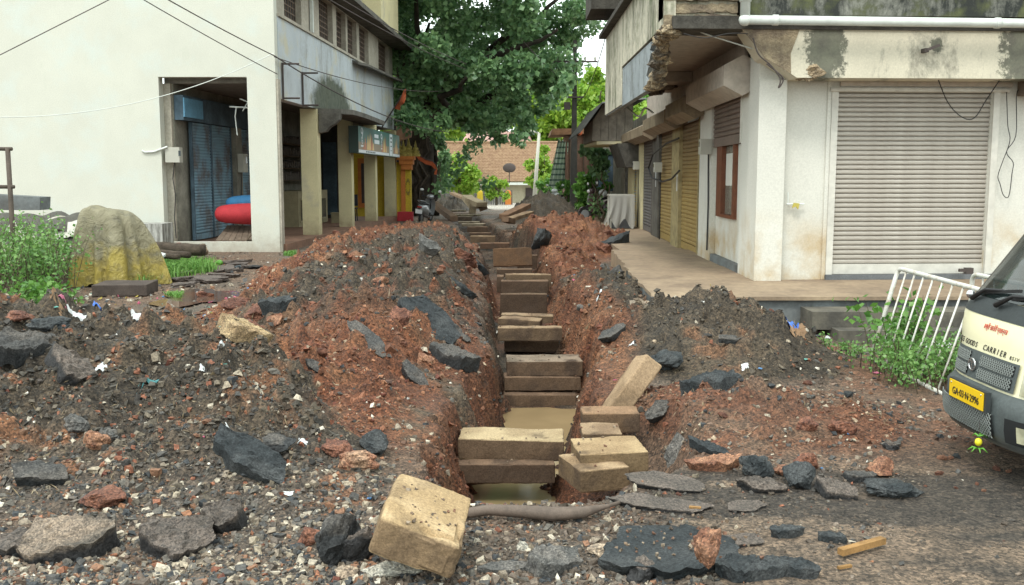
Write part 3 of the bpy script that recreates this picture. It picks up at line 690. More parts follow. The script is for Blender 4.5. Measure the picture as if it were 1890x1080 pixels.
# big foreground block, fitted to its three visible faces
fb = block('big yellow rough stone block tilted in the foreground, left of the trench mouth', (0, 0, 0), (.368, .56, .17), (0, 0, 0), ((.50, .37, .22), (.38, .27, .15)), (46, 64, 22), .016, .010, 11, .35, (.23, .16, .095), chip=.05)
fb.location = (-.40, 4.22, .205); fb.rotation_euler = (.06, .372, 0)
GRIT = []
def tb(label, x0, x1, yt, yb, D, dep=.34, yaw=0, roll=0, pit=0, c=(B1, B2), seed=1, side=None, dirt=.5):
    """a slab across the trench: front face given by its photo box at distance D"""
    a, b = onD(x0, yt, D), onD(x1, yt, D); z1 = a.z; z0 = onD(x0, yb, D).z
    W = b.x-a.x
    side = side or tuple(v*.62 for v in c[1])  # sides darker than the top: part damp stone, part shade put into the colour
    if D < 20: GRIT.append((a.x, b.x, D, D+dep, z1, yaw))
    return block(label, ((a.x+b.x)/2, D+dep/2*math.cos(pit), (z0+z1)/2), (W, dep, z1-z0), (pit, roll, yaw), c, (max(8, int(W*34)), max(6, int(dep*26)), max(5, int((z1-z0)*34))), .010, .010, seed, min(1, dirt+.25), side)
TL = (.125, .083, .055)  # slab sides: damp brown with shading mixed into the colour
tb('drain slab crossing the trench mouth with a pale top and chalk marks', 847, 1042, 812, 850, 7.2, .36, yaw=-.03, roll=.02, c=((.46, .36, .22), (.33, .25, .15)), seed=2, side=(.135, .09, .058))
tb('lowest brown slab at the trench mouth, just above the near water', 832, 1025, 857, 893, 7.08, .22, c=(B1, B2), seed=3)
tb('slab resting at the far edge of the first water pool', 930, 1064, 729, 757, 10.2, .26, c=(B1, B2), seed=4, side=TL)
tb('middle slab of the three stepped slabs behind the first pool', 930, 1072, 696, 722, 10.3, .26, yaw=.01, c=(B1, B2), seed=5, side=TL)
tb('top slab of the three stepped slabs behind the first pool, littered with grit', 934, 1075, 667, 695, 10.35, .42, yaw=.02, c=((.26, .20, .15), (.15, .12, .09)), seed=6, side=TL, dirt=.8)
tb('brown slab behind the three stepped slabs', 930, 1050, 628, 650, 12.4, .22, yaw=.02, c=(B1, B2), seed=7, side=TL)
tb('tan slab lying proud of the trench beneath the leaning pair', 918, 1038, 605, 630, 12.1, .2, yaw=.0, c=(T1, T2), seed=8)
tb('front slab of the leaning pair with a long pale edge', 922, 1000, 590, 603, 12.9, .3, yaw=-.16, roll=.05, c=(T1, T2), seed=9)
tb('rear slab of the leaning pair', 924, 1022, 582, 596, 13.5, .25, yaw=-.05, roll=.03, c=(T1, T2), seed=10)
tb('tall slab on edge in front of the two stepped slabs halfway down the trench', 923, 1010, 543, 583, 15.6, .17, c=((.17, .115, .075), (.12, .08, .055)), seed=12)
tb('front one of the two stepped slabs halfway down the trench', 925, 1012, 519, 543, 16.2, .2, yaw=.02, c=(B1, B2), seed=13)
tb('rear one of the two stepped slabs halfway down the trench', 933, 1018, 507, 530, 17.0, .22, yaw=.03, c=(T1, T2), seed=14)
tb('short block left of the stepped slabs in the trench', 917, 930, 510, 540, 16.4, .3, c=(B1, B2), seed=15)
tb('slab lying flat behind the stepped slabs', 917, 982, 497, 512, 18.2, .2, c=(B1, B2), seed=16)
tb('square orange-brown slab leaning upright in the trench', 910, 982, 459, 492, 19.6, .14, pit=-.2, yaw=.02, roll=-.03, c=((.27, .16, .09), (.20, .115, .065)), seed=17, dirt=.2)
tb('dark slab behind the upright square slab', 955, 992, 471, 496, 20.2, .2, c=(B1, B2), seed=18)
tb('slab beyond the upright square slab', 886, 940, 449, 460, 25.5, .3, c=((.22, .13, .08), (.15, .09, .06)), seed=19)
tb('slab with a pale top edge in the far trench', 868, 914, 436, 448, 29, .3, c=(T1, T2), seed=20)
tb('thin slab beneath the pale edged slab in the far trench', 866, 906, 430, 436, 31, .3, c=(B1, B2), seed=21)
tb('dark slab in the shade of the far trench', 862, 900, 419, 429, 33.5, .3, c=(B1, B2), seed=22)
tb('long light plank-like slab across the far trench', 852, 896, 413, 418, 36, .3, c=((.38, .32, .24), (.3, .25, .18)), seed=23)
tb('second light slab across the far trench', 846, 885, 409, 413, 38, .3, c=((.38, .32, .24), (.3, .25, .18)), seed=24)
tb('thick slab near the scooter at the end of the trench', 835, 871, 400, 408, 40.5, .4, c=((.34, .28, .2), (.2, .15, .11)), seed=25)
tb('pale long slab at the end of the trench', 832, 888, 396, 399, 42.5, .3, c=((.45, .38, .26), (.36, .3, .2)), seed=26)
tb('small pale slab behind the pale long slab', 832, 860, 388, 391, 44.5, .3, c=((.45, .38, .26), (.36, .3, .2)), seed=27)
# stack at the right of the mouth
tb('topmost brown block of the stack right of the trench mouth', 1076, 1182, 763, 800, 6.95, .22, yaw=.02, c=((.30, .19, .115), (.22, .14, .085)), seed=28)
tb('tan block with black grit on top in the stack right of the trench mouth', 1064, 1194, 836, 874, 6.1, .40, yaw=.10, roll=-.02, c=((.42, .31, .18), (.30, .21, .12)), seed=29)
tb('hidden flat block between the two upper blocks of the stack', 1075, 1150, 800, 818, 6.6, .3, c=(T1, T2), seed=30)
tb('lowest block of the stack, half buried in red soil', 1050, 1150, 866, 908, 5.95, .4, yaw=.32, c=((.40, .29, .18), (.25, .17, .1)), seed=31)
# the tilted long block
pa, pb = onD(1132, 745, 7.35), onD(1196, 676, 7.75); d_ = (pb-pa); L_ = d_.length
lb = block('long rough block tilted up out of the trench on the right', (.9165, 7.497, .09), (.57, .25, .16), (0, 0, 0), ((.38, .27, .17), (.26, .18, .11)), (26, 9, 9), .014, .007, 33, .4)
lb.rotation_euler = (-.34, -.836, .49)
# far slabs leaning by the dark mound and at the end of the trench
def plank(label, a, b, D0, D1, w, t, c, seed):
    p, q_ = onD(*a, D0), onD(*b, D1); d = q_-p
    o = block(label, (p+q_)/2, (d.length, w, t), (0, 0, 0), c, (14, 4, 3), .012, .008, seed, .4)
    o.rotation_mode = 'QUATERNION'; o.rotation_quaternion = d.normalized().to_track_quat('X', 'Z'); return o
plank('long brown slab leaning on the dark mound near the pole', (930, 400), (972, 380), 32, 33.5, .35, .16, ((.26, .16, .1), (.18, .11, .07)), 41)
plank('pale slab lying below the brown slab at the dark mound', (935, 407), (978, 393), 31, 32.5, .3, .12, (T1, T2), 42)
plank('short slab end under the pale slab at the dark mound', (932, 405), (945, 409), 30.5, 31, .25, .16, (B1, B2), 43)
plank('dark beam-like slab sloping beside the parked silver scooter', (800, 376), (838, 404), 42, 38, .3, .22, (B1, B2), 44)
plank('pale upright slab at the end of the trench', (862, 364), (876, 381), 46.5, 45.5, .5, .25, ((.5, .4, .27), (.4, .31, .2)), 45)
plank('pale flat slab resting on the upright pair', (868, 369), (890, 378), 45.8, 45.0, .6, .22, ((.5, .4, .27), (.4, .31, .2)), 46)
plank('short pale block supporting the flat slab', (872, 394), (873, 380), 44.6, 44.6, .5, .3, ((.45, .36, .25), (.36, .28, .19)), 47)
plank('dark block beside the pale slabs at the end of the trench', (884, 384), (898, 379), 45.4, 45.4, .5, .35, (B1, B2), 48)
plank('long thin slab lying over the far rubble heap', (835, 357), (858, 366), 50, 47, .3, .12, ((.36, .24, .15), (.28, .18, .11)), 49)

gp_ = []
for (xa, xb, ya, yb, z, yw_) in GRIT:
    k = int(15*(xb-xa)*min(1.4, (yb-ya)/.25)); u = rng.beta(.6, .9, k); v = rng.random(k)*.9+.05; xx_ = xa+(xb-xa)*u; gp_.append(np.stack([xx_, ya+(yb-ya)*v+yw_*(xx_-(xa+xb)/2), np.full(k, z+.004)], 1))
k = 34; o_ = Vector((0, 0, 0)); Rm_ = fb.rotation_euler.to_matrix() if fb.rotation_mode != 'QUATERNION' else None
uu = rng.normal(0, .08, k); vv = rng.uniform(-.26, .2, k); gp_.append(np.array([tuple(fb.location + Rm_ @ Vector((float(a)-.02, float(b), .088))) for a, b in zip(uu, vv)]))
k = 110; bx = onZ(1262, 1015, 0); gp_.append(np.stack([bx.x+rng.uniform(-.36, .36, k), bx.y+rng.uniform(-.3, .3, k), np.full(k, .075)], 1))
gp_ = np.concatenate(gp_); kk = len(gp_); chips(gp_, rng.uniform(.005, .017, kk), np.array([(.13, .09, .06), (.18, .13, .09), (.10, .08, .065), (.25, .2, .15), (.17, .09, .06)])[rng.integers(0, 5, kk)], .6, 'soil_grit', kind='stuff', label='crumbs of soil and grit lying on the stone blocks and the black slab', cat='grit')

leaf_mat('dry_fibre', (.20, .15, .09), (.34, .27, .17), .1)
xf_, yf_ = scatter(7000, 4.2, 18); okf = (H0(xf_, yf_)[2] > .05) & off_build(xf_, yf_); xf_, yf_ = xf_[okf], yf_[okf]
Vf, Ff = leaves(np.stack([xf_, yf_, Hfull(xf_, yf_)+.012], 1), rng.uniform(.02, .07, len(xf_)), .8, .05); Vf[:, 2] = np.maximum(Vf[:, 2], Hfull(Vf[:, 0], Vf[:, 1])+.004)
link('dry_fibres', np_mesh('dry_fibres', Vf, Ff), 'dry_fibre', kind='stuff', label='dry grass and root fibres mixed into the surface of the soil heaps', cat='dry grass')
# ---------------------------------------------------------------- pipe, sticks, litter
simple('old_pipe', (.16, .12, .095), .7, .35, 14, 120, .3)
simple('stick_wood', (.36, .20, .07), .8, .4, 12, 90, .4)
simple('bark', (.10, .075, .055), .95, .5, 8, 40, .9, bd=.02)
plain('blue_plastic', (.05, .16, .55), .35); plain('white_plastic', (.58, .60, .60), .45); plain('pink_plastic', (.45, .13, .20), .6); plain('teal_cloth', (.06, .20, .21), .8)
simple('cardboard', (.30, .19, .11), .9)
pp = [onZ(845, 950, .03), onZ(905, 941, .05), onZ(960, 944, .055), onZ(1020, 949, .055), onZ(1075, 946, .05), onZ(1118, 935, .04), onZ(1150, 926, .02)]
m = MB(); m.tube(pp, [.026, .028, .032, .037, .03, .012, .01], 12); tag(m.build('water_pipe', 'old_pipe', smooth=True), 'bent brown pipe lying bare across the mouth of the trench', 'pipe')
def stick(label, a, b, w, h, mat='stick_wood', name='wooden_stick', cat='stick'):
    m = MB(); m.bar(a, b, w, h); return tag(m.build(name, mat), label, cat)
stick('yellow-brown broken wooden stick on the wet road', onZ(1551, 1019, .03), onZ(1630, 997, .035), .035, .03)
stick('short wood splinter at the bottom edge of the wet road', onZ(1547, 1048, .012), onZ(1571, 1044, .012), .016, .012)
stick('small orange wood chip by the cracked road edge', onZ(1272, 936, .02), onZ(1294, 938, .02), .02, .012)
def crumple(label, px, py, wpx, mat, name='litter', cat='litter', seed=1, hgt=.5, onh=True):
    p = hit(px, py); s = .8*wpx*p.y/1800; n = 9; r_ = np.random.default_rng(seed); Pg = []
    for i in range(n):
        row = []
        for j in range(n):
            u, v = i/(n-1)-.5, j/(n-1)-.5; k = 1-.25*r_.random()
            row.append((p.x+u*s*k, p.y+v*s*.8*k+s*.3, Hz(p.x+u*s, p.y+v*s*.8+s*.3)+.008+s*hgt*.45*(.3+.7*r_.random())*(1-1.6*max(abs(u), abs(v)))))
        Pg.append(row)
    m = MB(); m.grid(Pg); return tag(m.build(name, mat), label, cat)
crumple('crumpled blue plastic bag at the foot of the platform', 1464, 612, 42, 'blue_plastic', 'plastic_bag', 'bag', 1, .5)
crumple('flattened brown cardboard beside the blue bag', 1478, 626, 60, 'cardboard', 'cardboard_box', 'cardboard', 2, .25)
crumple('white paper corner standing by the lowest step', 1528, 627, 16, 'white_plastic', 'paper_scrap', 'paper', 3, 1.2)
crumple('large white plastic sheet on the ground behind the leaning barrier', 1745, 650, 76, 'white_plastic', 'plastic_sheet', 'plastic sheet', 4, .9)
crumple('brown carton crushed beside the white plastic sheet', 1752, 612, 46, 'cardboard', 'cardboard_box', 'cardboard', 5, .9)
crumple('blue scrap at the low corner of the leaning barrier', 1622, 672, 24, 'blue_plastic', 'plastic_scrap', 'litter', 6, .6)
crumple('pink wrapper left of the weeds', 1620, 692, 20, 'pink_plastic', 'wrapper', 'wrapper', 7, .6)
crumple('teal net rag on top of the left front heap', 268, 704, 46, 'teal_cloth', 'rag', 'rag', 8, .5)
for k, (px, py, wp, lb_) in enumerate([(185, 686, 26, 'torn white paper on the left front heap, left of the teal rag'), (411, 645, 28, 'white sheet scrap below the rounded yellow piece'),
        (420, 798, 16, 'small white scrap in the dark soil below the teal rag'), (530, 918, 26, 'white paper scrap left of the big yellow block'), (372, 692, 14, 'tiny white scrap right of the teal rag'),
        (1376, 686, 18, 'white scrap touching the thick black chunk'), (558, 822, 26, 'pale folded scrap right of the long black slab edge'), (1106, 545, 14, 'white scrap on the right bank of the trench'),
        (1165, 640, 14, 'pale green scrap on the dark right heap'), (140, 588, 40, 'white wrapper in the rubbish strip on the left'), (118, 566, 30, 'pink sheet in the rubbish strip on the left'), (178, 568, 22, 'light blue scrap in the rubbish strip on the left'),
        (105, 570, 30, 'yellow and white packet near the bushes'), (255, 592, 44, 'long white strip at the back of the left front heap')]):
    crumple(lb_, px, py, wp, {10: 'pink_plastic', 11: 'blue_plastic', 12: 'cardboard'}.get(k, 'white_plastic'), 'paper_scrap', 'litter', 20+k, .35)
# ================================================================ LEFT BUILDING (cream gable wall, arcade along the street)
class Fr:
    """a vertical plane: u runs along it, z up, n away from the street side"""
    def __init__(s, P0, P1, flip=1):
        s.o = Vector((P0[0], P0[1], 0)); s.u = (Vector((P1[0], P1[1], 0))-s.o).normalized(); s.n = Vector((-s.u.y, s.u.x, 0))*flip
    def p(s, u, z, n=0): return s.o + s.u*u + s.n*n + Vector((0, 0, z))
    def box(s, m, u0, u1, z0, z1, n0, n1):
        return m.hexa([s.p(u0, z0, n0), s.p(u1, z0, n0), s.p(u1, z0, n1), s.p(u0, z0, n1), s.p(u0, z1, n0), s.p(u1, z1, n0), s.p(u1, z1, n1), s.p(u0, z1, n1)])
    def uz(s, px, py, n=0):
        r = ray(px, py); c = Vector((0, 0, CAMZ)); o = s.o + s.n*n
        # (c + r t - o).n = 0
        t = (o-c).dot(s.n)/r.dot(s.n); q_ = c + r*t; return (q_-o).dot(s.u), q_.z
def wall_with_holes(fr, m, u0, u1, z0, z1, holes, n0, n1):
    us = sorted({u0, u1, *[h[0] for h in holes], *[h[1] for h in holes]}); zs = sorted({z0, z1, *[h[2] for h in holes], *[h[3] for h in holes]})
    for i in range(len(us)-1):
        run = None
        for j in range(len(zs)-1):
            cu, cz = (us[i]+us[i+1])/2, (zs[j]+zs[j+1])/2
            solid = not any(h[0] < cu < h[1] and h[2] < cz < h[3] for h in holes)
            if solid and run is None: run = zs[j]
            if not solid and run is not None: fr.box(m, us[i], us[i+1], run, zs[j], n0, n1); run = None
        if run is not None: fr.box(m, us[i], us[i+1], run, z1, n0, n1)

q = painted_wall('cream_gable', (.635, .64, .56), (.52, .55, .46), streak=(.55, .8), blot=.07, bump=.12, patch=(.60, .66, .62), pf=(.5, .75))
q = painted_wall('cream_pillar', (.66, .59, .36), (.22, .20, .15), streak=(.58, .75), blot=.15, patch=(.44, .40, .30), bump=.3)
q = painted_wall('blue_white_wall', (.52, .57, .60), (.22, .21, .18), streak=(.50, .66), zfade=(3.2, 5.6, .5, 1.0), patch=(.55, .53, .42), pf=(.52, .66), blot=.12, ss=1.5)
# the moss patch over the small canopy
def add_moss(q, cx, cy, cz, rx, rz, ax=1, col=(.045, .055, .035), nw=.7, op=.95, ns=3):
    g = q.n('ShaderNodeNewGeometry'); d = q.n('ShaderNodeVectorMath', operation='SUBTRACT'); q.l(q.tc.outputs['Object'], d.inputs[0]); d.inputs[1].default_value = (cx, cy, cz)
    sc_ = q.n('ShaderNodeVectorMath', operation='MULTIPLY'); q.l(d.outputs[0], sc_.inputs[0]); sc_.inputs[1].default_value = (0, 1/rx, 1/rz) if ax else (1/rx, 0, 1/rz)
    ln = q.n('ShaderNodeVectorMath', operation='LENGTH'); q.l(sc_.outputs[0], ln.inputs[0])
    f = q.math('ADD', ln.outputs['Value'], q.math('MULTIPLY', q.math('SUBTRACT', q.noise(ns, 8, rough=.75), .5), nw))
    f = q.maprange(f, .85, 1.1, 1, 0)
    old = q.b.inputs['Base Color'].links[0].from_socket
    mossy = q.mix(q.ramp(q.noise(6, 6, rough=.75), .35, .65), col, (.11, .12, .085))
    q.l(q.mix(q.math('MULTIPLY', f, op), old, mossy), q.b.inputs['Base Color'])
LF = Fr((-5.38, 22.6), (-4.6, 38.5))
mu, mz = LF.uz(614, 178); mp = LF.p(mu, mz)
add_moss(q, 0, mp.y-23, mp.z-.42, 2.4, .95)
def splash(name, z0, z1, col):
    m_ = MAT[name]; q = NB.__new__(NB); q.m = m_; q.nt = m_.node_tree; q.b = next(n for n in q.nt.nodes if n.type == 'BSDF_PRINCIPLED'); q.tc = next(n for n in q.nt.nodes if n.type == 'TEX_COORD')
    old = q.b.inputs['Base Color'].links[0].from_socket
    f = q.math('ADD', q.maprange(q.xyz()[2], z0, z1, 1, 0), q.math('MULTIPLY', q.math('SUBTRACT', q.noise(5, 7, rough=.7), .5), 1.1)); f = q.math('MULTIPLY', q.maprange(f, .45, 1.2, 0, 1), q.maprange(q.xyz()[2], z1, z1*1.6, 1, 0), True)
    q.l(q.mix(q.math('MULTIPLY', f, .75), old, col), q.b.inputs['Base Color'])
splash('cream_gable', -.1, .9, (.26, .19, .13)); splash('cream_pillar', .1, 1.0, (.22, .15, .10))
simple('terracotta_floor', (.27, .15, .10), .7, .35, 4, 40, .2)
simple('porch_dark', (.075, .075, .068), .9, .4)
simple('porch_ceiling', (.22, .20, .17), .9, .4)
simple('inner_wall', (.30, .29, .24), .9, .45, 2)
simple('blue_beam', (.10, .16, .21), .8, .5, 2)
simple('bright_blue_paint', (.18, .42, .62), .8, .2, 4)
q = NB('blue_shutter'); c = q.mix(q.ramp(q.noise(1.6, 6, vec=q.mapping((1, 1, .8))), .46, .62), (.20, .33, .42), (.13, .12, .12)); q.l(c, q.b.inputs['Base Color']); q.set(.6, .2, .4)
simple('old_concrete', (.16, .15, .13), .95, .5, 3, 50, .6)
simple('pale_plaster', (.50, .46, .38), .9, .3, 2, 40, .3)
plain('meter_grey', (.45, .44, .38), .5); plain('black_rubber', (.02, .02, .022), .6); plain('dark_glass', (.03, .04, .045), .15)
plain('rust_iron', (.07, .055, .05), .8); plain('white_pvc', (.66, .70, .66), .35, var=.2)

lbld = thing('arcade_building', 'cream two storey building with an arcade and blue shutters on the left of the trench', 'building', (-6.6, 23, 0))
LX = -16.0
# gable wall, facing the viewer
GF = Fr((LX, 22.6), (-5.38, 22.6), 1)
def gx(px, py=300): u, z = GF.uz(px, py); return u, z
h0 = gx(300, 447); h1 = gx(460, 142); hb = gx(469, 447)
m = MB(); wall_with_holes(GF, m, 0, 10.62, -.4, 8.2, [(h0[0]+.06, hb[0]-.05, h0[1], h1[1])], 0, .28)
m.build('gable_wall', 'cream_gable', lbld)
m = MB(); GF.box(m, 10.62-.02, 10.62+.05, .0, 3.95, .02, .27); m.build('corner_strip', 'pale_plaster', lbld)
# floor, ceiling, inner walls
inner = 2.5
m = MB(); LF.box(m, .15, 15.9, -.3, .17, -.12, inner+.3)
m.build('porch_floor', 'terracotta_floor', lbld)
zc = LF.uz(520, 183)[1]
m = MB(); LF.box(m, .29, 15.8, zc+.35, zc+.55, .26, inner+.2); m.build('porch_ceiling', 'porch_ceiling', lbld)
m = MB(); LF.box(m, .29, 15.8, .172, zc+.345, inner, inner+.25); m.build('inner_wall', 'inner_wall', lbld)
m = MB(); LF.box(m, .3, 6.2, 3.05, 3.62, inner-.22, inner-.01); m.build('blue_lintel', 'blue_beam', lbld)
m = MB(); LF.box(m, .3, 1.5, 3.12, 3.56, inner-.25, inner-.222); m.build('paint_patch', 'bright_blue_paint', lbld)
pa_, pb_ = onD(304, 300, 22.92), onD(320, 300, 22.92); m = MB(); m.box(pa_.x, pb_.x, 22.90, 23.2, .172, zc+.34); m.build('grey_post', 'pale_plaster', lbld)
# roller shutters
def ribbed(fr, u0, u1, z0, z1, n, pitch, dep, sgn=-1):
    m = MB(); k = int((z1-z0)/pitch); rows = []
    for i in range(k+1):
        z = z0+i*pitch
        rows += [(z, 0), (z+pitch*.18, dep), (z+pitch*.55, dep*1.15), (z+pitch*.86, dep*.8)]
    rows = [r for r in rows if r[0] <= z1]
    m.grid([[fr.p(u0, z, n+sgn*d), fr.p(u1, z, n+sgn*d)] for z, d in rows]); return m
def shutter(fr, parent, u0, u1, z0, z1, n, mat, pitch, rail='rust_iron', label=None, sgn=-1, railw=.05):
    """part roller_shutter (bottom bar) > curtain, two guide_rail"""
    m = MB(); fr.box(m, u0, u1, z0, z0+.14, n-.02, n+.03); r = m.build('roller_shutter', mat, parent)
    if label: r['label'] = label
    ribbed(fr, u0, u1, z0+.145, z1, n, pitch, .022, sgn).build('curtain', mat, r)
    for a in (u0-railw, u1+.002):
        m = MB(); fr.box(m, a, a+railw-.002, z0, z1, n-.05, n+.03); m.build('guide_rail', rail, r)
    return r
for a, b in ((1.02, 2.25), (2.33, 3.75), (4.45, 6.3)):
    shutter(LF, lbld, a, b, .2, 3.04, inner-.10, 'blue_shutter', .075, 'blue_beam')
for a, b in ((3.85, 4.35),):
    m = MB(); LF.box(m, a, b, .172, 3.04, inner-.25, inner-.02); m.build('inner_pillar', 'inner_wall', lbld)
def meter(fr, parent, u0, u1, z0, z1, n0, n1, cable=True):
    m = MB(); fr.box(m, u0, u1, z0, z1, n0, n1); b = m.build('meter_box', 'meter_grey', parent)
    m = MB(); fr.box(m, u0+(u1-u0)*.55, u1-(u1-u0)*.12, z0+(z1-z0)*.5, z1-(z1-z0)*.15, n0-.004, n0+.001); m.build('meter_window', 'dark_glass', b)
    if cable:
        m = MB(); uc = (u0+u1)/2; m.tube([fr.p(uc, z0, n1-.03), fr.p(uc+.03, z0-.3, n1-.02), fr.p(uc-.03, z0-.8, n1-.02), fr.p(uc, z0-1.6, n1-.02)], .014, 6); m.build('cable', 'black_rubber', b)
    return b
# meter at the edge of the gable opening
m = MB(); b0 = onD(309, 300, 22.75); b1 = onD(334, 272, 22.75)
m.box(b0.x, b1.x, 22.62, 22.85, b0.z, b1.z); mb_ = m.build('meter_box', 'meter_grey', lbld)
c0 = onD(329, 288, 22.6); c1 = onD(333, 278, 22.6); m = MB(); m.box(c0.x, c1.x, 22.612, 22.619, c0.z, c1.z); m.build('meter_window', 'dark_glass', mb_)
m = MB(); m.tube([onD(322, 300, 22.75), onD(319, 330, 22.75), onD(324, 360, 22.75), onD(322, 400, 22.75), onD(325, 440, 22.75)], .012, 6); m.build('cable', 'black_rubber', mb_)
meter(LF, lbld, 3.92, 4.28, 1.85, 2.35, inner-.42, inner-.26)
m = MB(); m.tube([onD(262, 278, 22.57), onD(268, 281, 22.57), onD(285, 280, 22.57), onD(298, 275, 22.57), onD(309, 271, 22.6)], .022, 8); m.build('white_conduit', 'white_pvc', lbld)
# street side pillars, measured from the photo
PIL = [(557, 592, 439, None), (624.5, 652.6, 428, None), (672, 696, 415, None), (708, 732, 405, None)]
edges = []
for (x0, x1, yb, _) in PIL:
    u1, _z = LF.uz(x1, 300)
    edges.append(u1)
for i, (x0, x1, yb, _) in enumerate(PIL):
    u1 = edges[i]; pr = LF.p(u1, 0); D = pr.y
    w_ = (x1-x0)*D/1800; dpt = .34
    m = MB(); LF.box(m, u1-dpt, u1, -.05, zc-.002, 0.0, w_*.86); m.build('pillar', 'cream_pillar', lbld)
# the wall above: painted beam, windows in a row, sill line
zs_ = LF.uz(505, 21)[1]; zt = 6.62; UL = 15.9
wins = []
for a, b in ((526.6, 558), (591, 616), (623, 640), (643.5, 660), (665, 682), (700, 719)):
    ya = 21+.595*((a+b)/2-505); wins.append((LF.uz(a, ya)[0], LF.uz(b, ya)[0]))
m = MB(); LF.box(m, .285, UL, zc, zs_-.06, 0, .25); m.build('painted_band', 'blue_white_wall', lbld)
m = MB(); LF.box(m, .287, UL, zs_-.058, zs_, -.05, .25); m.build('sill_course', 'pale_plaster', lbld)
m = MB(); wall_with_holes(LF, m, .287, UL, zs_+.002, zt, [(a, b, zs_+.05, zt-.02) for a, b in wins], .02, .22); m.build('window_wall', 'pale_plaster', lbld)
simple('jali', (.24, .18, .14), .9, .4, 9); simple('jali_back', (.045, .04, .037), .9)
for a, b in wins:
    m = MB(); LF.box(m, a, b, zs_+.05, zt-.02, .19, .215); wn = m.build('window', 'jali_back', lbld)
    m = MB(); du = .20; k = max(2, int((b-a)/du)); du = (b-a)/k
    for i in range(k+1): LF.box(m, a+i*du-.012 if i else a, a+i*du+.012 if i < k else b, zs_+.05, zt-.02, .165, .185)
    z = zs_+.12; j = 0
    while z < zt-.05: LF.box(m, a, b, z, z+.03, .167, .183); z += .15
    m.build('lattice', 'jali', wn, kind='stuff')
m = MB(); LF.box(m, wins[0][1]+.75, wins[0][1]+.85, zs_, zt, -.08, .0); m.build('rain_pipe', 'white_pvc', lbld)
# deep sunshade and the next storey above it
m = MB(); LF.box(m, -.0, UL+1.2, zt, zt+.14, -.72, .3); m.build('sunshade', 'old_concrete', lbld)
m = MB(); LF.box(m, .287, UL, zt+.142, 10.5, .02, .3); m.build('upper_wall', 'pale_plaster', lbld)
m = MB(); LF.box(m, 10.2, 13.6, zt+.142, zt+2.6, -.60, .018); m.build('balcony', 'cream_pillar', lbld)
# end wall of the building
m = MB(); LF.box(m, UL-.25, UL-.001, zc+.001, zs_-.062, .252, 6); m.build('end_wall', 'pale_plaster', lbld)
m = MB(); LF.box(m, -.0, UL, 10.5, 10.7, -.5, 10); m.build('roof', 'old_concrete', lbld)
# broken chajja piece under the far windows
ua, za = LF.uz(650, 112); ub, zb = LF.uz(727, 150)
m = MB(); m.prism([LF.p(ua, za+.02, 0), LF.p(ub, zb+.1, 0), LF.p(ub, zb+.0, -.4), LF.p(ua+.3, za-.08, -.45), LF.p(ua-.05, za-.05, -.2)], (0, 0, -.07)); m.build('broken_ledge', 'old_concrete', lbld)
# canopy below the moss patch: thick mossy slab with a ragged end
ua, za = LF.uz(588, 205); ub = LF.uz(668, 215)[0]; m = MB()
zz = 3.55
pts = [LF.p(ua-.1, zz, 0), LF.p(ua+.0, zz-.02, -.62), LF.p(ua+.6, zz, -.80), LF.p(ua+1.5, zz+.02, -.76), LF.p(ua+2.4, zz, -.82), LF.p(ub, zz-.02, -.74), LF.p(ub+.1, zz, 0)]
m.prism(pts, (0, 0, -.13)); m.build('canopy', 'old_concrete', lbld)
m = MB(); m.prism([LF.p(ua-.1, zz-.131, -.02), LF.p(ua-.1, zz-.131, -.60), LF.p(ua-.1, zz-.30, -.57), LF.p(ua-.1, zz-.42, -.44), LF.p(ua-.1, zz-.50, -.30), LF.p(ua-.1, zz-.62, -.20), LF.p(ua-.1, zz-.66, -.02)], LF.u*.28); m.build('canopy_bracket', 'old_concrete', lbld)
# iron bracket frames on the band
for (x, y0, y1) in ((519, 118, 181), (556, 135, 194)):
    u_, z1_ = LF.uz(x, y0); _, z0_ = LF.uz(x, y1); m = MB()
    m.tube([LF.p(u_+.0, z1_, -.42), LF.p(u_, z1_, -.02)], .022, 6); m.tube([LF.p(u_, z0_, -.42), LF.p(u_, z0_, -.02)], .022, 6); m.bar(LF.p(u_, z0_-.03, -.03), LF.p(u_, z1_+.03, -.03), .04)
    m.build('iron_bracket', 'rust_iron', lbld)
# rear end of the arcade: dark doorway, blue door
EF = Fr(LF.p(14.2, 0, 0)[:2], LF.p(14.2, 0, 3)[:2])
ex = LF.p(14.2, 0, 0)
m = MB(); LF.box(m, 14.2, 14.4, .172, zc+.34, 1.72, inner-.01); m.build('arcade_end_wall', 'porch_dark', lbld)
m = MB(); LF.box(m, 14.14, 14.198, .3, 3.0, 1.9, 2.4); m.build('blue_door', 'blue_beam', lbld)
# shops in the arcade
simple('cabinet_cream', (.38, .33, .2), .6, .2); simple('old_wood', (.20, .15, .11), .85, .4, 6, 60, .4); plain('shelf_goods', (.14, .12, .11), .6, var=.6)
cu = LF.uz(540, 380, inner)[0]
shop = thing('shop_display', 'cream display cabinet with two glass doors and shelves inside the dark arcade', 'cabinet', LF.p(cu, .172, inner-.6))
m = MB(); LF.box(m, cu-2.6, cu+1.2, .174, 1.28, inner-.9, inner-.02); m.build('counter', 'cabinet_cream', shop)
for k in range(4):
    a = cu-2.4+k*.85; m = MB(); LF.box(m, a, a+.72, .36, 1.0, inner-.915, inner-.902); d_ = m.build('glass_door', 'dark_glass', shop)
    m = MB()
    for (p0, p1, z0, z1) in ((a-.03, a+.75, .30, .36), (a-.03, a+.75, 1.0, 1.06), (a-.03, a, .36, 1.0), (a+.72, a+.75, .36, 1.0)): LF.box(m, p0, p1, z0, z1, inner-.925, inner-.903)
    m.build('door_frame', 'cabinet_cream', d_)
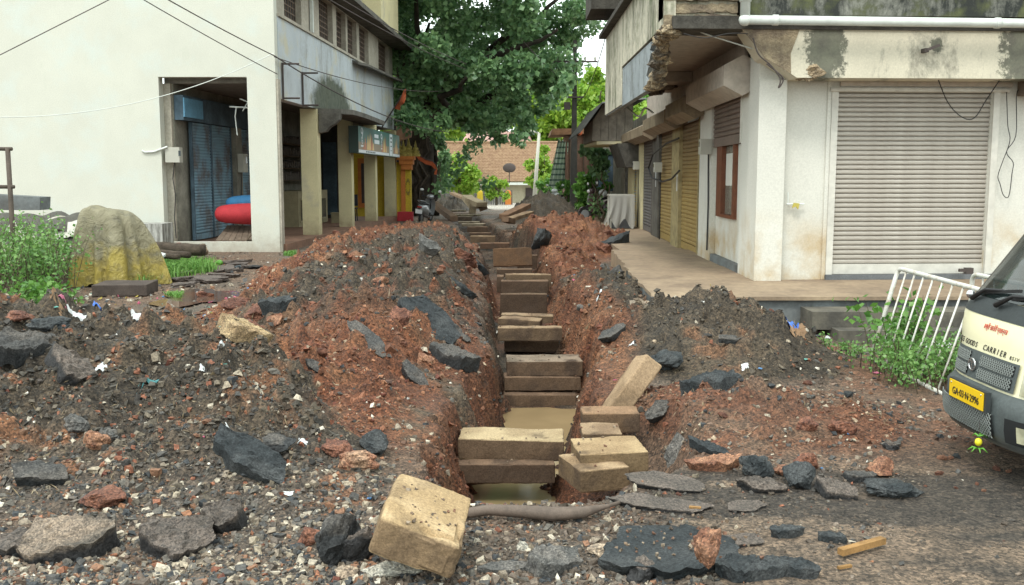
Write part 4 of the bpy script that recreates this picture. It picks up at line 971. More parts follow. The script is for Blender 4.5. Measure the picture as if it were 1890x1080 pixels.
for k in range(4):
    m = MB(); LF.box(m, cu-2.4, cu+1.0, 1.6+k*.38, 1.63+k*.38, inner-.45, inner-.02); s2 = m.build('shelf', 'old_wood', shop)
    m = MB()
    for j in range(14): a = cu-2.35+j*.24; LF.box(m, a, a+.15, 1.632+k*.38, 1.632+k*.38+random.uniform(.14, .28), inner-.4, inner-.1)
    m.build('shelf_goods', 'shelf_goods', s2, kind='stuff')
# plastic chair silhouette and box by the second pillar
pc_ = LF.p(11.9, .172, .9)
ch = thing('chair', 'dark plastic chair standing inside the arcade behind the second pillar', 'chair', pc_)
m = MB(); m.box(pc_.x-.22, pc_.x+.22, pc_.y-.22, pc_.y+.22, .60, .64); m.build('seat', 'black_rubber', ch)
m = MB(); m.box(pc_.x-.22, pc_.x+.22, pc_.y+.2, pc_.y+.24, .7, 1.1); m.build('backrest', 'black_rubber', ch)
for a in (-.2, .2):
    for b in (-.2, .2):
        m = MB(); m.bar((pc_.x+a, pc_.y+b, .174), (pc_.x+a*.9, pc_.y+b, .6), .035); m.build('leg', 'black_rubber', ch)
m = MB(); b_ = LF.p(10.6, 0, .9); m.box(b_.x-.35, b_.x+.35, b_.y-.2, b_.y+.2, .175, .48); m.box(b_.x-.37, b_.x+.37, b_.y-.22, b_.y+.22, .482, .52); tag(m.build('storage_box', 'cabinet_cream'), 'pale lidded box on the arcade floor behind the second pillar', 'box')

# red and blue bags on a plywood pallet inside the gable opening
def bag(label, u, z, n, ru, rz, rn, col, nm):
    simple(nm+'_cloth', col, .75, .2, 5, 30, .2, spec=.3); V = []; c = Vector(onD(*u))
    M_ = Matrix.Rotation(0, 3, 'Z'); m = MB(); n1, m1 = 28, 16; vs = []; fs = []
    for i in range(m1+1):
        t = math.pi*i/m1
        for k in range(n1):
            a = 2*math.pi*k/n1; e = .55
            sx_ = -math.cos(t); r_ = math.sin(t)**.55
            x = ru*(abs(sx_)**.8*(1 if sx_ > 0 else -1)); y = rn*r_*math.cos(a); zz_ = rz*r_*math.sin(a)*(1+.05*math.sin(5*x)); vs.append(c+Vector((x, y, zz_)))
    for i in range(m1):
        for k in range(n1): fs.append((i*n1+k, i*n1+(k+1) % n1, (i+1)*n1+(k+1) % n1, (i+1)*n1+k))
    m.add(vs, fs); return tag(m.build(nm, nm+'_cloth', smooth=True), label, 'bag')
bag('fat red stuffed bag lying on the plywood inside the gable opening', (446, 395, 23.5), 0, 0, .62, .25, .3, (.46, .035, .045), 'red_bag')
bag('blue bag behind the red bag inside the gable opening', (460, 375, 24.1), 0, 0, .55, .2, .3, (.035, .16, .33), 'blue_bag')
pal = thing('wooden_pallet', 'weathered plywood pallet sloping under the red bag', 'pallet', onD(440, 440, 23.4))
a0, a1, b0_, b1_ = onD(398, 443, 23.0), onD(468, 443, 23.0), onD(420, 416, 23.9), onD(470, 416, 23.9)
for i in range(6):
    t0, t1 = i/6, (i+.93)/6; P = [a0.lerp(a1, t0), a0.lerp(a1, t1), b0_.lerp(b1_, t1), b0_.lerp(b1_, t0)]
    m = MB(); m.hexa([p_-Vector((0, 0, .03)) for p_ in P]+P); m.build('board', 'old_wood', pal)
m = MB(); m.bar(onD(452, 447, 22.95), onD(470, 425, 22.95), .09, .03); m.build('board', 'old_wood', pal)
# thin pipes hanging in the opening
m = MB(); m.tube([onD(424, 197, 23.4), onD(462, 199, 23.4)], .018, 5); m.tube([onD(442, 182, 23.5), onD(462, 190, 23.5)], .015, 5); m.tube([onD(448, 205, 23.4), onD(460, 184, 23.4)], .012, 5); m.tube([onD(436, 198, 23.4), onD(434, 215, 23.4), onD(438, 250, 23.4)], .014, 5)
tag(m.build('tangled_conduits', 'white_pvc'), 'pale bent conduits hanging in the top right of the gable opening', 'conduit')

# ---------------------------------------------------------------- sign board on the facade
q = NB('sign_print')
q.l(q.mix(q.ramp(q.xyz()[2], .0, 1.0), (0, 0, 0), (1, 1, 1)), q.b.inputs['Base Color']); q.set(.45)
def sign_mat(name, c):
    plain(name, c, .4, var=.05)
sign_mat('sign_teal', (.035, .13, .12)); sign_mat('sign_brown', (.22, .16, .10)); sign_mat('sign_white', (.62, .66, .70)); sign_mat('sign_gold', (.62, .42, .16)); sign_mat('sign_red', (.45, .13, .05)); sign_mat('sign_navy', (.02, .05, .06)); sign_mat('sign_green', (.02, .045, .035))
sa, sb = LF.uz(661, 240, -.35), LF.uz(737, 262, -.35)
su0, su1 = sa[0], sb[0]; sz1 = LF.uz(661, 232, -.35)[1]; sz0 = LF.uz(661, 282, -.35)[1]
sg = thing('sign_board', 'green and brown printed shop sign with white lettering along the arcade', 'sign', LF.p(su0, sz0, -.35))
m = MB(); LF.box(m, su0, su1, sz0, sz1, -.35, -.05); m.build('box_frame', 'sign_green', sg)
H = sz1-sz0; W = su1-su0
def sp(name, u0, u1, v0, v1, mat, lift, parent=sg, poly=None):
    m = MB()
    if poly: m.prism([LF.p(su0+a*W, sz0+b*H, -.352-lift) for a, b in poly], LF.n*-.002)
    else: LF.box(m, su0+u0*W, su0+u1*W, sz0+v0*H, sz0+v1*H, -.354-lift, -.351-lift)
    return m.build(name, mat, parent)
pn = sp('printed_panel', .0, 1, .0, 1, 'sign_teal', 0)
for a, b in ((0, .46), (.46, .70), (.80, 1.0)):
    w1 = b-a
    sp('ground_band', a, b, .13, .42, 'sign_brown', .003, pn)
    sp('white_strip', a, b-.002, .02, .13, 'sign_white', .004, pn)
    for j, (x, t, wd) in enumerate(((.30, .62, .05), (.42, .74, .06), (.52, .84, .05), (.60, .8, .05), (.48, .6, .04), (.66, .5, .05), (.22, .35, .04))):
        X_ = a+x*w1; sp('golden_figure', 0, 0, 0, 0, 'sign_gold' if j % 3 else 'sign_red', .005+.001*j, pn, [(X_-wd*w1, .15), (X_+wd*w1*.8, .15), (X_+wd*w1*.4, t*.7), (X_, t), (X_-wd*w1*.5, t*.7)])
sp('white_panel', .715, .79, .03, .97, 'sign_white', .004, pn)
def text(s, mat, parent, M, size, name='lettering', ext=.001, sx=1.0, italic=0.0):
    cu_ = bpy.data.curves.new('t', 'FONT'); cu_.body = s; cu_.size = size; cu_.extrude = ext; cu_.align_x = 'CENTER'; cu_.align_y = 'CENTER'; cu_.shear = italic; cu_.resolution_u = 3
    ob = bpy.data.objects.new('t', cu_); C.objects.link(ob); me = bpy.data.meshes.new_from_object(ob.evaluated_get(bpy.context.evaluated_depsgraph_get()))
    bpy.data.objects.remove(ob)
    off = wloc(parent); me.transform(Matrix.Translation(-off) @ M @ Matrix.Diagonal((sx, 1, 1, 1)))
    me.materials.clear(); return link(name, me, mat, parent)
def signM(u, v, lift=.012):
    p = LF.p(su0+u*W, sz0+v*H, -.352-lift); X_ = LF.u; Z_ = -LF.n; Y_ = Vector((0, 0, 1))
    return Matrix(((X_.x, Y_.x, Z_.x, p.x), (X_.y, Y_.y, Z_.y, p.y), (X_.z, Y_.z, Z_.z, p.z), (0, 0, 0, 1)))
text('9', 'sign_white', pn, signM(.065, .72), .62*H, sx=1.6); text('6', 'sign_white', pn, signM(.07, .46), .36*H, sx=1.6)
text('9', 'sign_white', pn, signM(.50, .68), .55*H, sx=1.6); text('6', 'sign_white', pn, signM(.505, .44), .3*H, sx=1.6)
sp('label_plate', .045, .10, .24, .31, 'sign_white', .006, pn); sp('label_plate', .49, .525, .25, .31, 'sign_white', .006, pn)
for (a, b, c_, d_) in ((.335, .43, .68, .82), (.335, .45, .44, .60)): sp('label_plate', a, b, c_, d_, 'sign_white', .006, pn)
for k, v in enumerate((.76, .6, .42, .24)): sp('dark_word', .735, .775, v, v+.09-.02*k, 'sign_navy', .006, pn)
for k in range(6): sp('dark_word', .15+k*.035, .175+k*.035, .045, .10, 'sign_navy', .006, pn)
# flag pole with an orange flag on top of the sign
fl = thing('flag', 'small torn orange flag on a slanting dark pole above the sign board', 'flag', LF.p(LF.uz(703, 235, -.3)[0], 3.3, -.3))
pa = LF.p(LF.uz(703, 238, -.3)[0], LF.uz(703, 238, -.3)[1], -.3); pb = onD(747, 168, pa.y-.8)
m = MB(); m.tube([pa, pa.lerp(pb, 1)], .025, 6); m.build('flag_pole', 'rust_iron', fl)
simple('orange_cloth', (.55, .13, .05), .8, .3); Pg = []
for i in range(7):
    t = i/6; c_ = pa.lerp(pb, .55+.5*t); Pg.append([c_+Vector((.0+.28*(1-t)*s2*(1+.3*math.sin(5*t+s2*4)), .1*math.sin(6*t+3*s2), -.10*s2+.05*math.sin(9*t))) for s2 in (0, .3, .6, 1)])
m = MB(); m.grid(Pg); m.build('cloth', 'orange_cloth', fl, True)
# ================================================================ RIGHT BUILDING (weathered corner shop block on a concrete plinth)
painted_wall('white_wall', (.66, .65, .59), (.40, .33, .24), streak=(.60, .85), blot=.08, patch=(.46, .33, .17), pf=(.46, .66), bump=.12, patchz=(.7, 1.35))
q = MAT['white_wall']
painted_wall('streaked_wall', (.64, .60, .48), (.10, .10, .07), moss=(.17, .19, .11), streak=(.46, .60), blot=.2, ss=1.5, bump=.35)
painted_wall('beam_paint', (.68, .63, .50), (.045, .048, .045), streak=(.54, .68), blot=.15, patch=(.30, .24, .17), pf=(.64, .67), bump=.35, ss=1.3)
painted_wall('black_parapet', (.36, .36, .31), (.03, .033, .03), moss=(.10, .11, .05), streak=(.35, .52), blot=.3, ss=2.0, bump=.4)
painted_wall('blue_grey_panel', (.36, .40, .42), (.12, .12, .11), streak=(.48, .62), blot=.2, bump=.3)
simple('broken_concrete', (.36, .29, .19), .95, .6, 5, 25, 1.0, col2=(.13, .10, .075), bd=.03)
simple('grime_concrete', (.095, .088, .075), .95, .5, 5, 25, .8, bd=.02)
simple('soffit_paint', (.56, .50, .43), .85, .25, 1.0, 20, .2, col2=(.46, .40, .34))
simple('platform_floor', (.36, .27, .18), .75, .4, 1.5, 30, .4, col2=(.22, .16, .11))
simple('platform_side', (.19, .21, .215), .85, .4, 2, 30, .4, col2=(.10, .10, .095))
simple('step_concrete', (.17, .155, .12), .8, .5, 3, 40, .5, col2=(.075, .07, .06))
simple('grey_paint', (.16, .17, .18), .8, .3)
def shutter_mat(name, c1, c2, c3=None, zf=(0.3, 2.8)):
    q = NB(name); c = q.mix(q.ramp(q.noise(1.8, 6, vec=q.mapping((1.5, 1.5, 1))), .35, .7), c1, c2)
    if c3: c = q.mix(q.maprange(q.xyz()[2], zf[0], zf[1], 0, 1), c, c3)
    c = q.mix(.4, c, q.mix(q.ramp(q.noise(30, 6, vec=q.mapping((.25, .25, 3))), .35, .65), (.45, .42, .4), (1, 1, 1)), 'MULTIPLY')
    q.l(c, q.b.inputs['Base Color']); q.bump(q.noise(40, 4), .15, .003); q.set(.55, .15, .4)
shutter_mat('slat_cream', (.47, .44, .39), (.38, .345, .30))
shutter_mat('slat_yellow', (.44, .31, .11), (.36, .25, .10), (.17, .115, .07), (1.3, 2.9)); shutter_mat('slat_brown', (.24, .18, .15), (.17, .13, .11)); shutter_mat('slat_grey', (.19, .18, .18), (.13, .125, .125), (.11, .085, .07), (1.2, 3))
plain('yellow_rail', (.42, .34, .17), .7, var=.5); plain('white_rail', (.62, .60, .54), .6, var=.25)
simple('window_wood', (.19, .065, .03), .55, .3); simple('housing_metal', (.33, .26, .17), .6, .4, 3, 20, .2, col2=(.20, .15, .10))
plain('window_glass', (.18, .17, .14), .2)

def NBW(name):
    q = NB.__new__(NB); q.m = MAT[name]; q.nt = q.m.node_tree; q.b = next(n for n in q.nt.nodes if n.type == 'BSDF_PRINCIPLED'); q.tc = next(n for n in q.nt.nodes if n.type == 'TEX_COORD'); return q
RFr = Fr((3.26, 13.12), (9.26, 13.42)); SF = Fr((3.27, 14.0), (3.5, 24.0), -1)
PZ = .35
rb = thing('corner_shop_building', 'weathered white corner building with roller shutters and an overhanging stained upper floor', 'building', (5, 16, 0))
for px_, rx_ in ((1862, .34), (1503, .26), (1700, .10)):
    c_ = RFr.p(RFr.uz(px_, 100)[0], 3.35, -.42); add_moss(NBW('beam_paint'), c_.x-5, 0, 3.42, rx_, .55 if px_ != 1700 else .1, 0, (.03, .032, .03), 2.6, .85, 9)
# ---- plinth
pf = thing('concrete_platform', 'raised concrete platform in front of the corner building', 'platform', (4, 12.5, 0))
eL = lambda D: float(np.interp(D, [11.2, 15.3, 18.8], [1.62, 1.74, 1.86]))
m = MB(); m.hexa([(eL(11.3), 11.3, -.5), (9.5, 11.42, -.5), (9.5, 15.28, -.5), (1.78, 15.28, -.5), (eL(11.3)+.03, 11.33, PZ-.045), (9.5, 11.45, PZ-.045), (9.5, 15.28, PZ-.045), (1.80, 15.28, PZ-.045)]); m.build('platform_base', 'platform_side', pf)
m = MB(); nseg = 30; top = []
r_ = np.random.default_rng(3)
fe = [(eL(11.3)+(9.4-eL(11.3))*i/nseg, 11.27+.12*i/nseg+r_.uniform(-.02, .02)) for i in range(nseg+1)]
poly = [(x, y, PZ-.042) for x, y in fe] + [(9.4, 15.27, PZ-.042)] + [(eL(y)+.02+r_.uniform(-.03, .03), y, PZ-.042) for y in np.arange(15.27, 11.5, -.3)]
m.prism(poly, (0, 0, .042)); m.build('platform_top', 'platform_floor', pf)
m = MB(); poly = [(eL(y)+.06+r_.uniform(-.03, .03), y, .02) for y in np.arange(18.8, 15.29, -.3)][::-1]; poly = [(4.0, 15.29, .02)] + [(1.80, 15.29, .02)] + poly + [(4.0, 18.8, .02)]
m.prism(poly, (0, 0, PZ-.012-.02)); m.build('platform_slab', 'platform_floor', pf)
m = MB(); m.box(2.15, 4.2, 18.82, 33, -.3, .29); m.build('walkway', 'platform_floor', pf)
st = thing('concrete_steps', 'three low mossy concrete steps below the platform', 'steps', (4.5, 10.8, 0))
for (xa, xb, ya, za, zb_) in ((1500, 1800, 576, .235, 0), (1548, 1830, 611, .06, 0), (1562, 1850, 652, -.10, 0)):
    a, b = onZ(xa, ya, za), onZ(xb, ya, za); m = MB(); m.box(a.x, b.x+1.2, a.y, 11.30, za-.20 if za > -.05 else -.5, za); m.build('step', 'step_concrete', st)
# ---- front wall
ul = lambda px, py: RFr.uz(px, py)
s0 = ul(1537, 500)[0]; s1 = ul(1818, 500)[0]; szb = .42; szt = ul(1680, 170)[1]; zbeam = 3.0
m = MB(); wall_with_holes(RFr, m, .30, 8.4, PZ+.002, zbeam+.62, [(s0, s1, PZ-.1, szt)], .06, .3); m.build('front_wall', 'white_wall', rb)
m = MB(); RFr.box(m, 0, .295, PZ+.002, zbeam+.6, -.02, .4); m.build('corner_pillar', 'white_wall', rb)
m = MB(); RFr.box(m, .95, s0-.092, PZ+.003, zbeam+.1, .035, .059); m.build('wall_patch', 'white_wall', rb)
m = MB(); RFr.box(m, s0-.10, s1+.15, PZ+.001, szb-.002, -.02, .058); m.build('threshold', 'grey_paint', rb)
# shutter, each slat its own piece
bs = thing('roller_shutter', None, None); bs.parent = rb
for kk in list(bs.keys()): del bs[kk]
p0 = RFr.p(s0, szb, .10); bs.location = p0 - wloc(rb)
W = s1-s0; npit = 36; pitch = (szt-szb-.14)/npit
prof = [(0, .016), (.10, .004), (.24, 0), (.62, 0), (.78, .006), (.90, .022), (1.0, .030)]
me = bpy.data.meshes.new('slat'); vs = []; fs = []
for i, (t, d) in enumerate(prof):
    for uu in (0, W):
        p = RFr.u*uu + RFr.n*d + Vector((0, 0, t*pitch)); vs.append(tuple(p))
for i, (t, d) in list(enumerate(prof))[::-1]:
    for uu in (0, W):
        p = RFr.u*uu + RFr.n*(d+.012) + Vector((0, 0, t*pitch)); vs.append(tuple(p))
k = len(prof)*2
for i in range(k): j = (i+1) % k; fs.append((2*i, 2*i+1, 2*j+1, 2*j))
me.from_pydata(vs, [], fs); me.materials.append(MAT['slat_cream'])
for i in range(npit):
    o = bpy.data.objects.new('slat', me); C.objects.link(o); o.parent = bs; o.location = (0, 0, .14+i*pitch)
m = MB(); RFr.box(m, s0, s1, szb, szb+.136, .09, .12); m.build('bottom_bar', 'white_rail', bs)
m = MB(); RFr.box(m, s0-.01, s1+.01, szb, szt, .145, .16); m.build('backing', 'rust_iron', bs)
for a in (s0-.09, s1+.002):
    m = MB(); RFr.box(m, a, a+.088, szb, szt, .02, .12); m.build('guide_rail', 'white_rail', bs)
m = MB(); m.tube([RFr.p(s0-.12, szt+.03, .02), RFr.p(s1+.2, szt+.03, .02)], .03, 8); m.build('shutter_shaft', 'white_rail', rb)
m = MB(); u_, z_ = ul(1790, 507); RFr.box(m, u_-.05, u_+.05, z_-.06, z_+.09, .0, .08); m.box(*[v for v in (RFr.p(u_-.2, 0).x, RFr.p(u_-.12, 0).x, 13.14, 13.19, z_+.05, z_+.09)]); m.build('lock', 'rust_iron', rb)
m = MB(); RFr.box(m, s0+.02, s1+.25, szt+.075, zbeam-.002, .02, .058); m.build('lintel', 'blue_grey_panel' if 0 else 'soffit_paint', rb)
# tap bracket on the wall
u_, z_ = ul(1468, 377); m = MB(); m.tube([RFr.p(u_-.12, z_, .0), RFr.p(u_+.12, z_, .0)], .014, 6); m.tube([RFr.p(u_-.1, z_, .0), RFr.p(u_-.1, z_+.16, .02)], .008, 5); m.build('wall_bracket', 'white_pvc', rb)
plain('yellow_rag', (.45, .38, .08), .8); m = MB(); m.prism([RFr.p(u_-.03, z_+.02, -.03), RFr.p(u_-.05, z_-.05, -.03), RFr.p(u_+.0, z_-.03, -.03), RFr.p(u_+.03, z_-.07, -.03), RFr.p(u_+.05, z_+.01, -.03)], RFr.n*.02); m.build('yellow_rag', 'yellow_rag', rb)
# beam above, haunch, spalled end
FD = -.42
uB0 = ul(1440, 120)[0]; bz1 = 3.60
m = MB()
m.prism([RFr.p(ul(1395, 80)[0], zbeam+.26, FD), RFr.p(ul(1452, 120)[0], zbeam-.0, FD), RFr.p(8.4, zbeam, FD), RFr.p(8.4, bz1, FD), RFr.p(ul(1362, 70)[0], bz1, FD)], RFr.n*.47)
m.build('front_beam', 'beam_paint', rb)
P, F, U = chunk_np((.36, .32, .2), 5, 'lump', 10); c1, c2, _ = ((.42, .33, .22), (.2, .15, .10), 0)
o = link('spalled_patch', np_mesh('spalled_patch', P, F, colnoise(P*6, c1, c2, 1, 4), False), 'stone_big', rb); o.location = RFr.p(ul(1475, 138)[0], zbeam+.06, FD+.10)-wloc(rb)
m = MB(); m.prism([RFr.p(ul(1352, 60)[0], bz1+.0, FD-.01), RFr.p(ul(1395, 112)[0], zbeam+.24, FD-.01), RFr.p(ul(1440, 140)[0], zbeam+.05, FD-.01), RFr.p(ul(1440, 90)[0], zbeam+.30, FD-.01), RFr.p(ul(1455, 72)[0], bz1, FD-.01)], RFr.n*.008); m.build('bare_plaster', 'broken_concrete', rb)
m = MB(); RFr.box(m, -1.25, 8.4, bz1+.002, bz1+.16, FD-.02, .2); m.build('groove_band', 'grime_concrete', rb)
m = MB(); RFr.box(m, ul(1362, 30)[0], 8.4, bz1+.162, 7.5, FD-.10, .2); m.build('parapet', 'black_parapet', rb)
m = MB(); RFr.box(m, 1.2, 4.0, 2.45+bz1, 6.9, FD-.12, FD-.10) if 0 else None
# overhang: slab, fascia, soffit
XO = 1.93
m = MB(); m.box(XO+.16, 3.9, 12.78, 20.5, 3.63, 3.74); m.build('soffit', 'soffit_paint', rb)
m = MB(); m.box(3.27, 3.32, 14.0, 24, 3.0, 3.628); m.build('wall_head', 'soffit_paint', rb)
def ragged(name, mat, pts, vec, parent=rb):
    m = MB(); m.prism(pts, vec); return m.build(name, mat, parent)
r_ = np.random.default_rng(8)
# front fascia left of the downpipe: broken courses
xa, xb = XO, RFr.p(ul(1350, 40)[0], 0, 0).x
for (z0, z1, dy, mt) in ((3.63, 3.80, 0, 'broken_concrete'), (3.80, 3.95, .05, 'broken_concrete'), (3.95, 4.12, .015, 'broken_concrete')):
    n = 14; lo_ = [(xa+(xb-xa)*i/n, 12.70+dy, z0+.002+r_.uniform(0, .03)) for i in range(n+1)]; hi_ = [(xa+(xb-xa)*i/n, 12.70+dy, z1-.002-r_.uniform(0, .05)) for i in range(n+1)][::-1]
    ragged('broken_fascia', mt, lo_+hi_, (0, .07, 0))
m = MB(); m.box(xa, xb, 12.79, 13.2, 3.76, 6.5); m.build('fascia_wall', 'streaked_wall', rb)
# side wall of the upper floor
m = MB(); m.box(XO, XO+.15, 12.72, 20.5, 3.655, 4.55); m.build('side_wall', 'streaked_wall', rb)
m = MB(); m.box(XO-.14, XO+.6, 12.72, 20.6, 4.552, 4.63); m.build('side_ledge', 'grime_concrete', rb)
m = MB(); m.box(2.5, 2.7, 12.75, 20.5, 4.632, 8.0); m.build('upper_side_wall', 'streaked_wall', rb)
m = MB(); m.tube([(2.42, 19.2, 4.6), (2.42, 19.2, 8)], .06, 8); m.build('downpipe', 'white_pvc', rb)
# lower skirt, ragged at its near end
n = 12; ends = [(XO+.02, 14.3+.25*r_.random()-.55*(i/n)**1.5, 2.98+.645*i/n) for i in range(n+1)]
ragged('side_skirt', 'blue_grey_panel', [(XO+.02, 20.5, 2.98), ] + ends + [(XO+.02, 20.5, 3.635)], (.10, 0, 0))
m = MB(); m.box(XO-.005, XO+.015, 17.5, 20.5, 3.0, 3.652); m.build('skirt_render', 'streaked_wall', rb)
for k in range(26):     # spalled rubble along the broken edge
    t = k/25; D = 12.75+1.5*t; z = 3.60-.58*SS(np.array((t-.25)*1.4)); P, F, U = chunk_np((.2+.08*r_.random(), .26, .16), 50+k, 'lump', 6)
    o = link('spalled_concrete', np_mesh('spalled_concrete', P, F, colnoise(P*6+k, (.40, .32, .21), (.10, .08, .06), 1.2, k), False), 'stone_big', rb); o.location = Vector((XO+.07+.05*r_.random(), D, float(z)))-wloc(rb)
# dark underside rubble and hanging wires at the far lower edge
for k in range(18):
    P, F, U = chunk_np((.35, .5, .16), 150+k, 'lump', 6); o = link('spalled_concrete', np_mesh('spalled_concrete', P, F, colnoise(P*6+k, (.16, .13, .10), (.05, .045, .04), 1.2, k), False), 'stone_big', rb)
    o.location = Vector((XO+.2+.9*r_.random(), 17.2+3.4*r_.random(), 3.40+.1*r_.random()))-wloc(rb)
m = MB(); m.box(XO+.16, 3.26, 18.0, 20.45, 3.45, 3.62); m.build('sagging_soffit', 'soffit_paint', rb)
m = MB(); m.box(1.5, 2.45, 19.0, 20.4, 4.9, 6.8); m.box(1.45, 2.45, 18.9, 20.5, 6.82, 6.95); m.build('dark_balcony', 'grime_concrete', rb)
# rain pipe
pz = 3.665
m = MB(); A_ = RFr.p(ul(1350, 45)[0], pz+.02, FD-.20); B_ = RFr.p(8.4, pz-.02, FD-.20)
m.tube([A_, B_], .058, 12); m.build('rain_pipe', 'white_pvc', rb, True)
m = MB(); m.tube([A_+Vector((.0, 0, -.05)), A_+Vector((0, 0, 3))], .062, 12); m.build('down_pipe', 'white_pvc', rb, True)
m = MB(); m.ell(A_, (.078, .078, .078), 12, 8); m.build('pipe_elbow', 'white_pvc', rb, True)
m = MB(); m.tube([A_+Vector((0, 0, .22)), A_+Vector((0, 0, .30))], .075, 12); m.build('pipe_collar', 'white_pvc', rb, True)
for dx in (.35, 3.2, 5.6): m = MB(); m.tube([A_+(B_-A_).normalized()*dx, A_+(B_-A_).normalized()*(dx+.07)], .068, 12); m.build('pipe_collar', 'white_pvc', rb, True)
m = MB(); u_, z_ = ul(1680, 102)
m.bar(RFr.p(u_-.03, z_, FD-.12), RFr.p(u_-.03, z_, FD), .05); m.bar(RFr.p(u_-.03, z_, FD-.11), RFr.p(u_+.12, z_+.06, FD-.14), .035); m.build('rusty_hook', 'rust_iron', rb)
m = MB(); a = RFr.p(ul(1885, 175)[0], ul(1885, 175)[1], -.1); m.box(a.x-.06, a.x+.5, a.y-.3, a.y+.1, a.z-.02, a.z+.18); m.build('wall_wood_box', 'old_wood', rb)  # plain wooden piece on the wall, not a lamp
# ---- side row of shutters
su = lambda px, py=400, n=0: SF.uz(px, py, n)[0]
NI = .30
m = MB(); SF.box(m, .4, 22, 0.0, 3.62, NI+.12, NI+.4); m.build('side_back_wall', 'inner_wall', rb)
# near bay: white panel with a brown window, half closed shutter above
a0, a1 = su(1312), su(1362)
m = MB(); SF.box(m, -.98, a1-1e9*0, .352, 3.6, 0, .36) if 0 else SF.box(m, -.98, su(1364), .352, 3.0, -.0, .36); m.build('side_pillar', 'white_wall', rb)
zw0, zw1 = SF.uz(1345, 402, .1)[1], SF.uz(1345, 262, .1)[1]; w0, w1 = su(1368-4, 330, .1), su(1330, 330, .1)
m = MB(); wall_with_holes(SF, m, su(1364)+.002, su(1312), .46, 2.22, [(w0+.0, w1, zw0, zw1)], .08, .14); m.build('white_panel', 'white_wall', rb)
m = MB(); SF.box(m, su(1364)+.002, su(1312), .30, .458, .0, .3); m.build('side_threshold', 'platform_side', rb)
wn = MB(); 
for (p, q2, r, s_) in ((w0, w0+.16, zw0, zw1), (w1-.42, w1, zw0, zw1), (w0+.16, w1-.42, zw0, zw0+.05)): SF.box(wn, p, q2, r, s_, .03, .12)
wn = wn.build('window', 'window_wood', rb)
m = MB(); SF.box(m, w0+.16, w1-.42, zw0+.05, zw1, .10, .115); m.build('pane', 'window_glass', wn)
m = MB(); SF.box(m, w0+.2, w1-.46, zw0+.5, zw0+1.0, .095, .099); m.build('paper_notice', 'white_wall', wn)
shutter(SF, rb, su(1364)+.02, su(1312)-.02, 2.22, 2.95, .03, 'slat_brown', .075, 'white_rail')
def housing(u0, u1, zc_, r, mat='housing_metal', n0=.1):
    m = MB(); k = 6; ang = [math.radians(30+60*i) for i in range(6)]
    poly = [SF.p(u0, zc_+r*math.sin(a)*.92, n0-r+r*math.cos(a)) for a in ang]; m.prism(poly, SF.u*(u1-u0)); m.build('shutter_housing', mat, rb)
housing(su(1385, 140), su(1300), 3.12, .30, 'soffit_paint', .2); housing(su(1298), su(1262), 2.98, .27); housing(su(1260), su(1215), 2.92, .27); housing(su(1212), su(1165), 2.84, .25)
m = MB(); SF.box(m, su(1312)+.01, su(1291), .2, 3.05, -.02, NI); m.build('white_pillar', 'white_wall', rb)
bays = [(1290, 1254, 'slat_yellow', 'yellow_rail'), (1241, 1216, 'slat_yellow', 'yellow_rail'), (1204, 1184, 'slat_grey', 'rust_iron'), (1176, 1168, 'slat_yellow', 'yellow_rail'), (1160, 1152, 'slat_grey', 'rust_iron')]
for a, b, mt, rl in bays:
    shutter(SF, rb, su(a, 400, .04)+.07, su(b, 400, .04)-.07, .3, 2.80, .06, mt, .08, rl, railw=.06)
for a, b, mt in ((1254, 1241, 'yellow_rail'), (1216, 1204, 'old_concrete'), (1184, 1176, 'cream_pillar'), (1168, 1160, 'cream_pillar')):
    m = MB(); SF.box(m, su(a, 400), su(b, 400), .1, 2.95, -.03, .045); m.build('pillar', mt, rb)
for (px, y0, y1, D_) in ((1294, 257, 285, -.02), (1209, 300, 318, -.03), (1170, 298, 313, -.03)):
    u_, z1_ = SF.uz(px, y0, -.18); _, z0_ = SF.uz(px, y1, -.18); meter(SF, rb, u_-.12, u_+.12, z0_, z1_, -.20, D_-.002)
m = MB(); c = [SF.uz(x, y, -.12) for x, y in ((1253, 255), (1230, 265), (1205, 285), (1197, 310), (1203, 328), (1222, 336), (1240, 330), (1254, 315))]; m.tube([SF.p(u_, z_, -.12) for u_, z_ in c], .02, 6); m.build('hanging_cable', 'black_rubber', rb)
for (x, y0, y1) in ((1249, 322, 353), (1210, 318, 345)):
    u_, z1_ = SF.uz(x, y0, -.04); _, z0_ = SF.uz(x, y1, -.04); m = MB(); SF.box(m, u_-.06, u_+.06, z0_, z1_, -.036, -.031); m.build('paper_notice', 'white_plastic', rb)
# main body behind
m = MB(); m.hexa([(3.75, 13.55, .2), (11, 13.9, .2), (11, 27, .2), (3.95, 27, .2), (3.75, 13.55, 7.4), (11, 13.9, 7.4), (11, 27, 7.4), (3.95, 27, 7.4)]); m.build('core_wall', 'white_wall', rb)
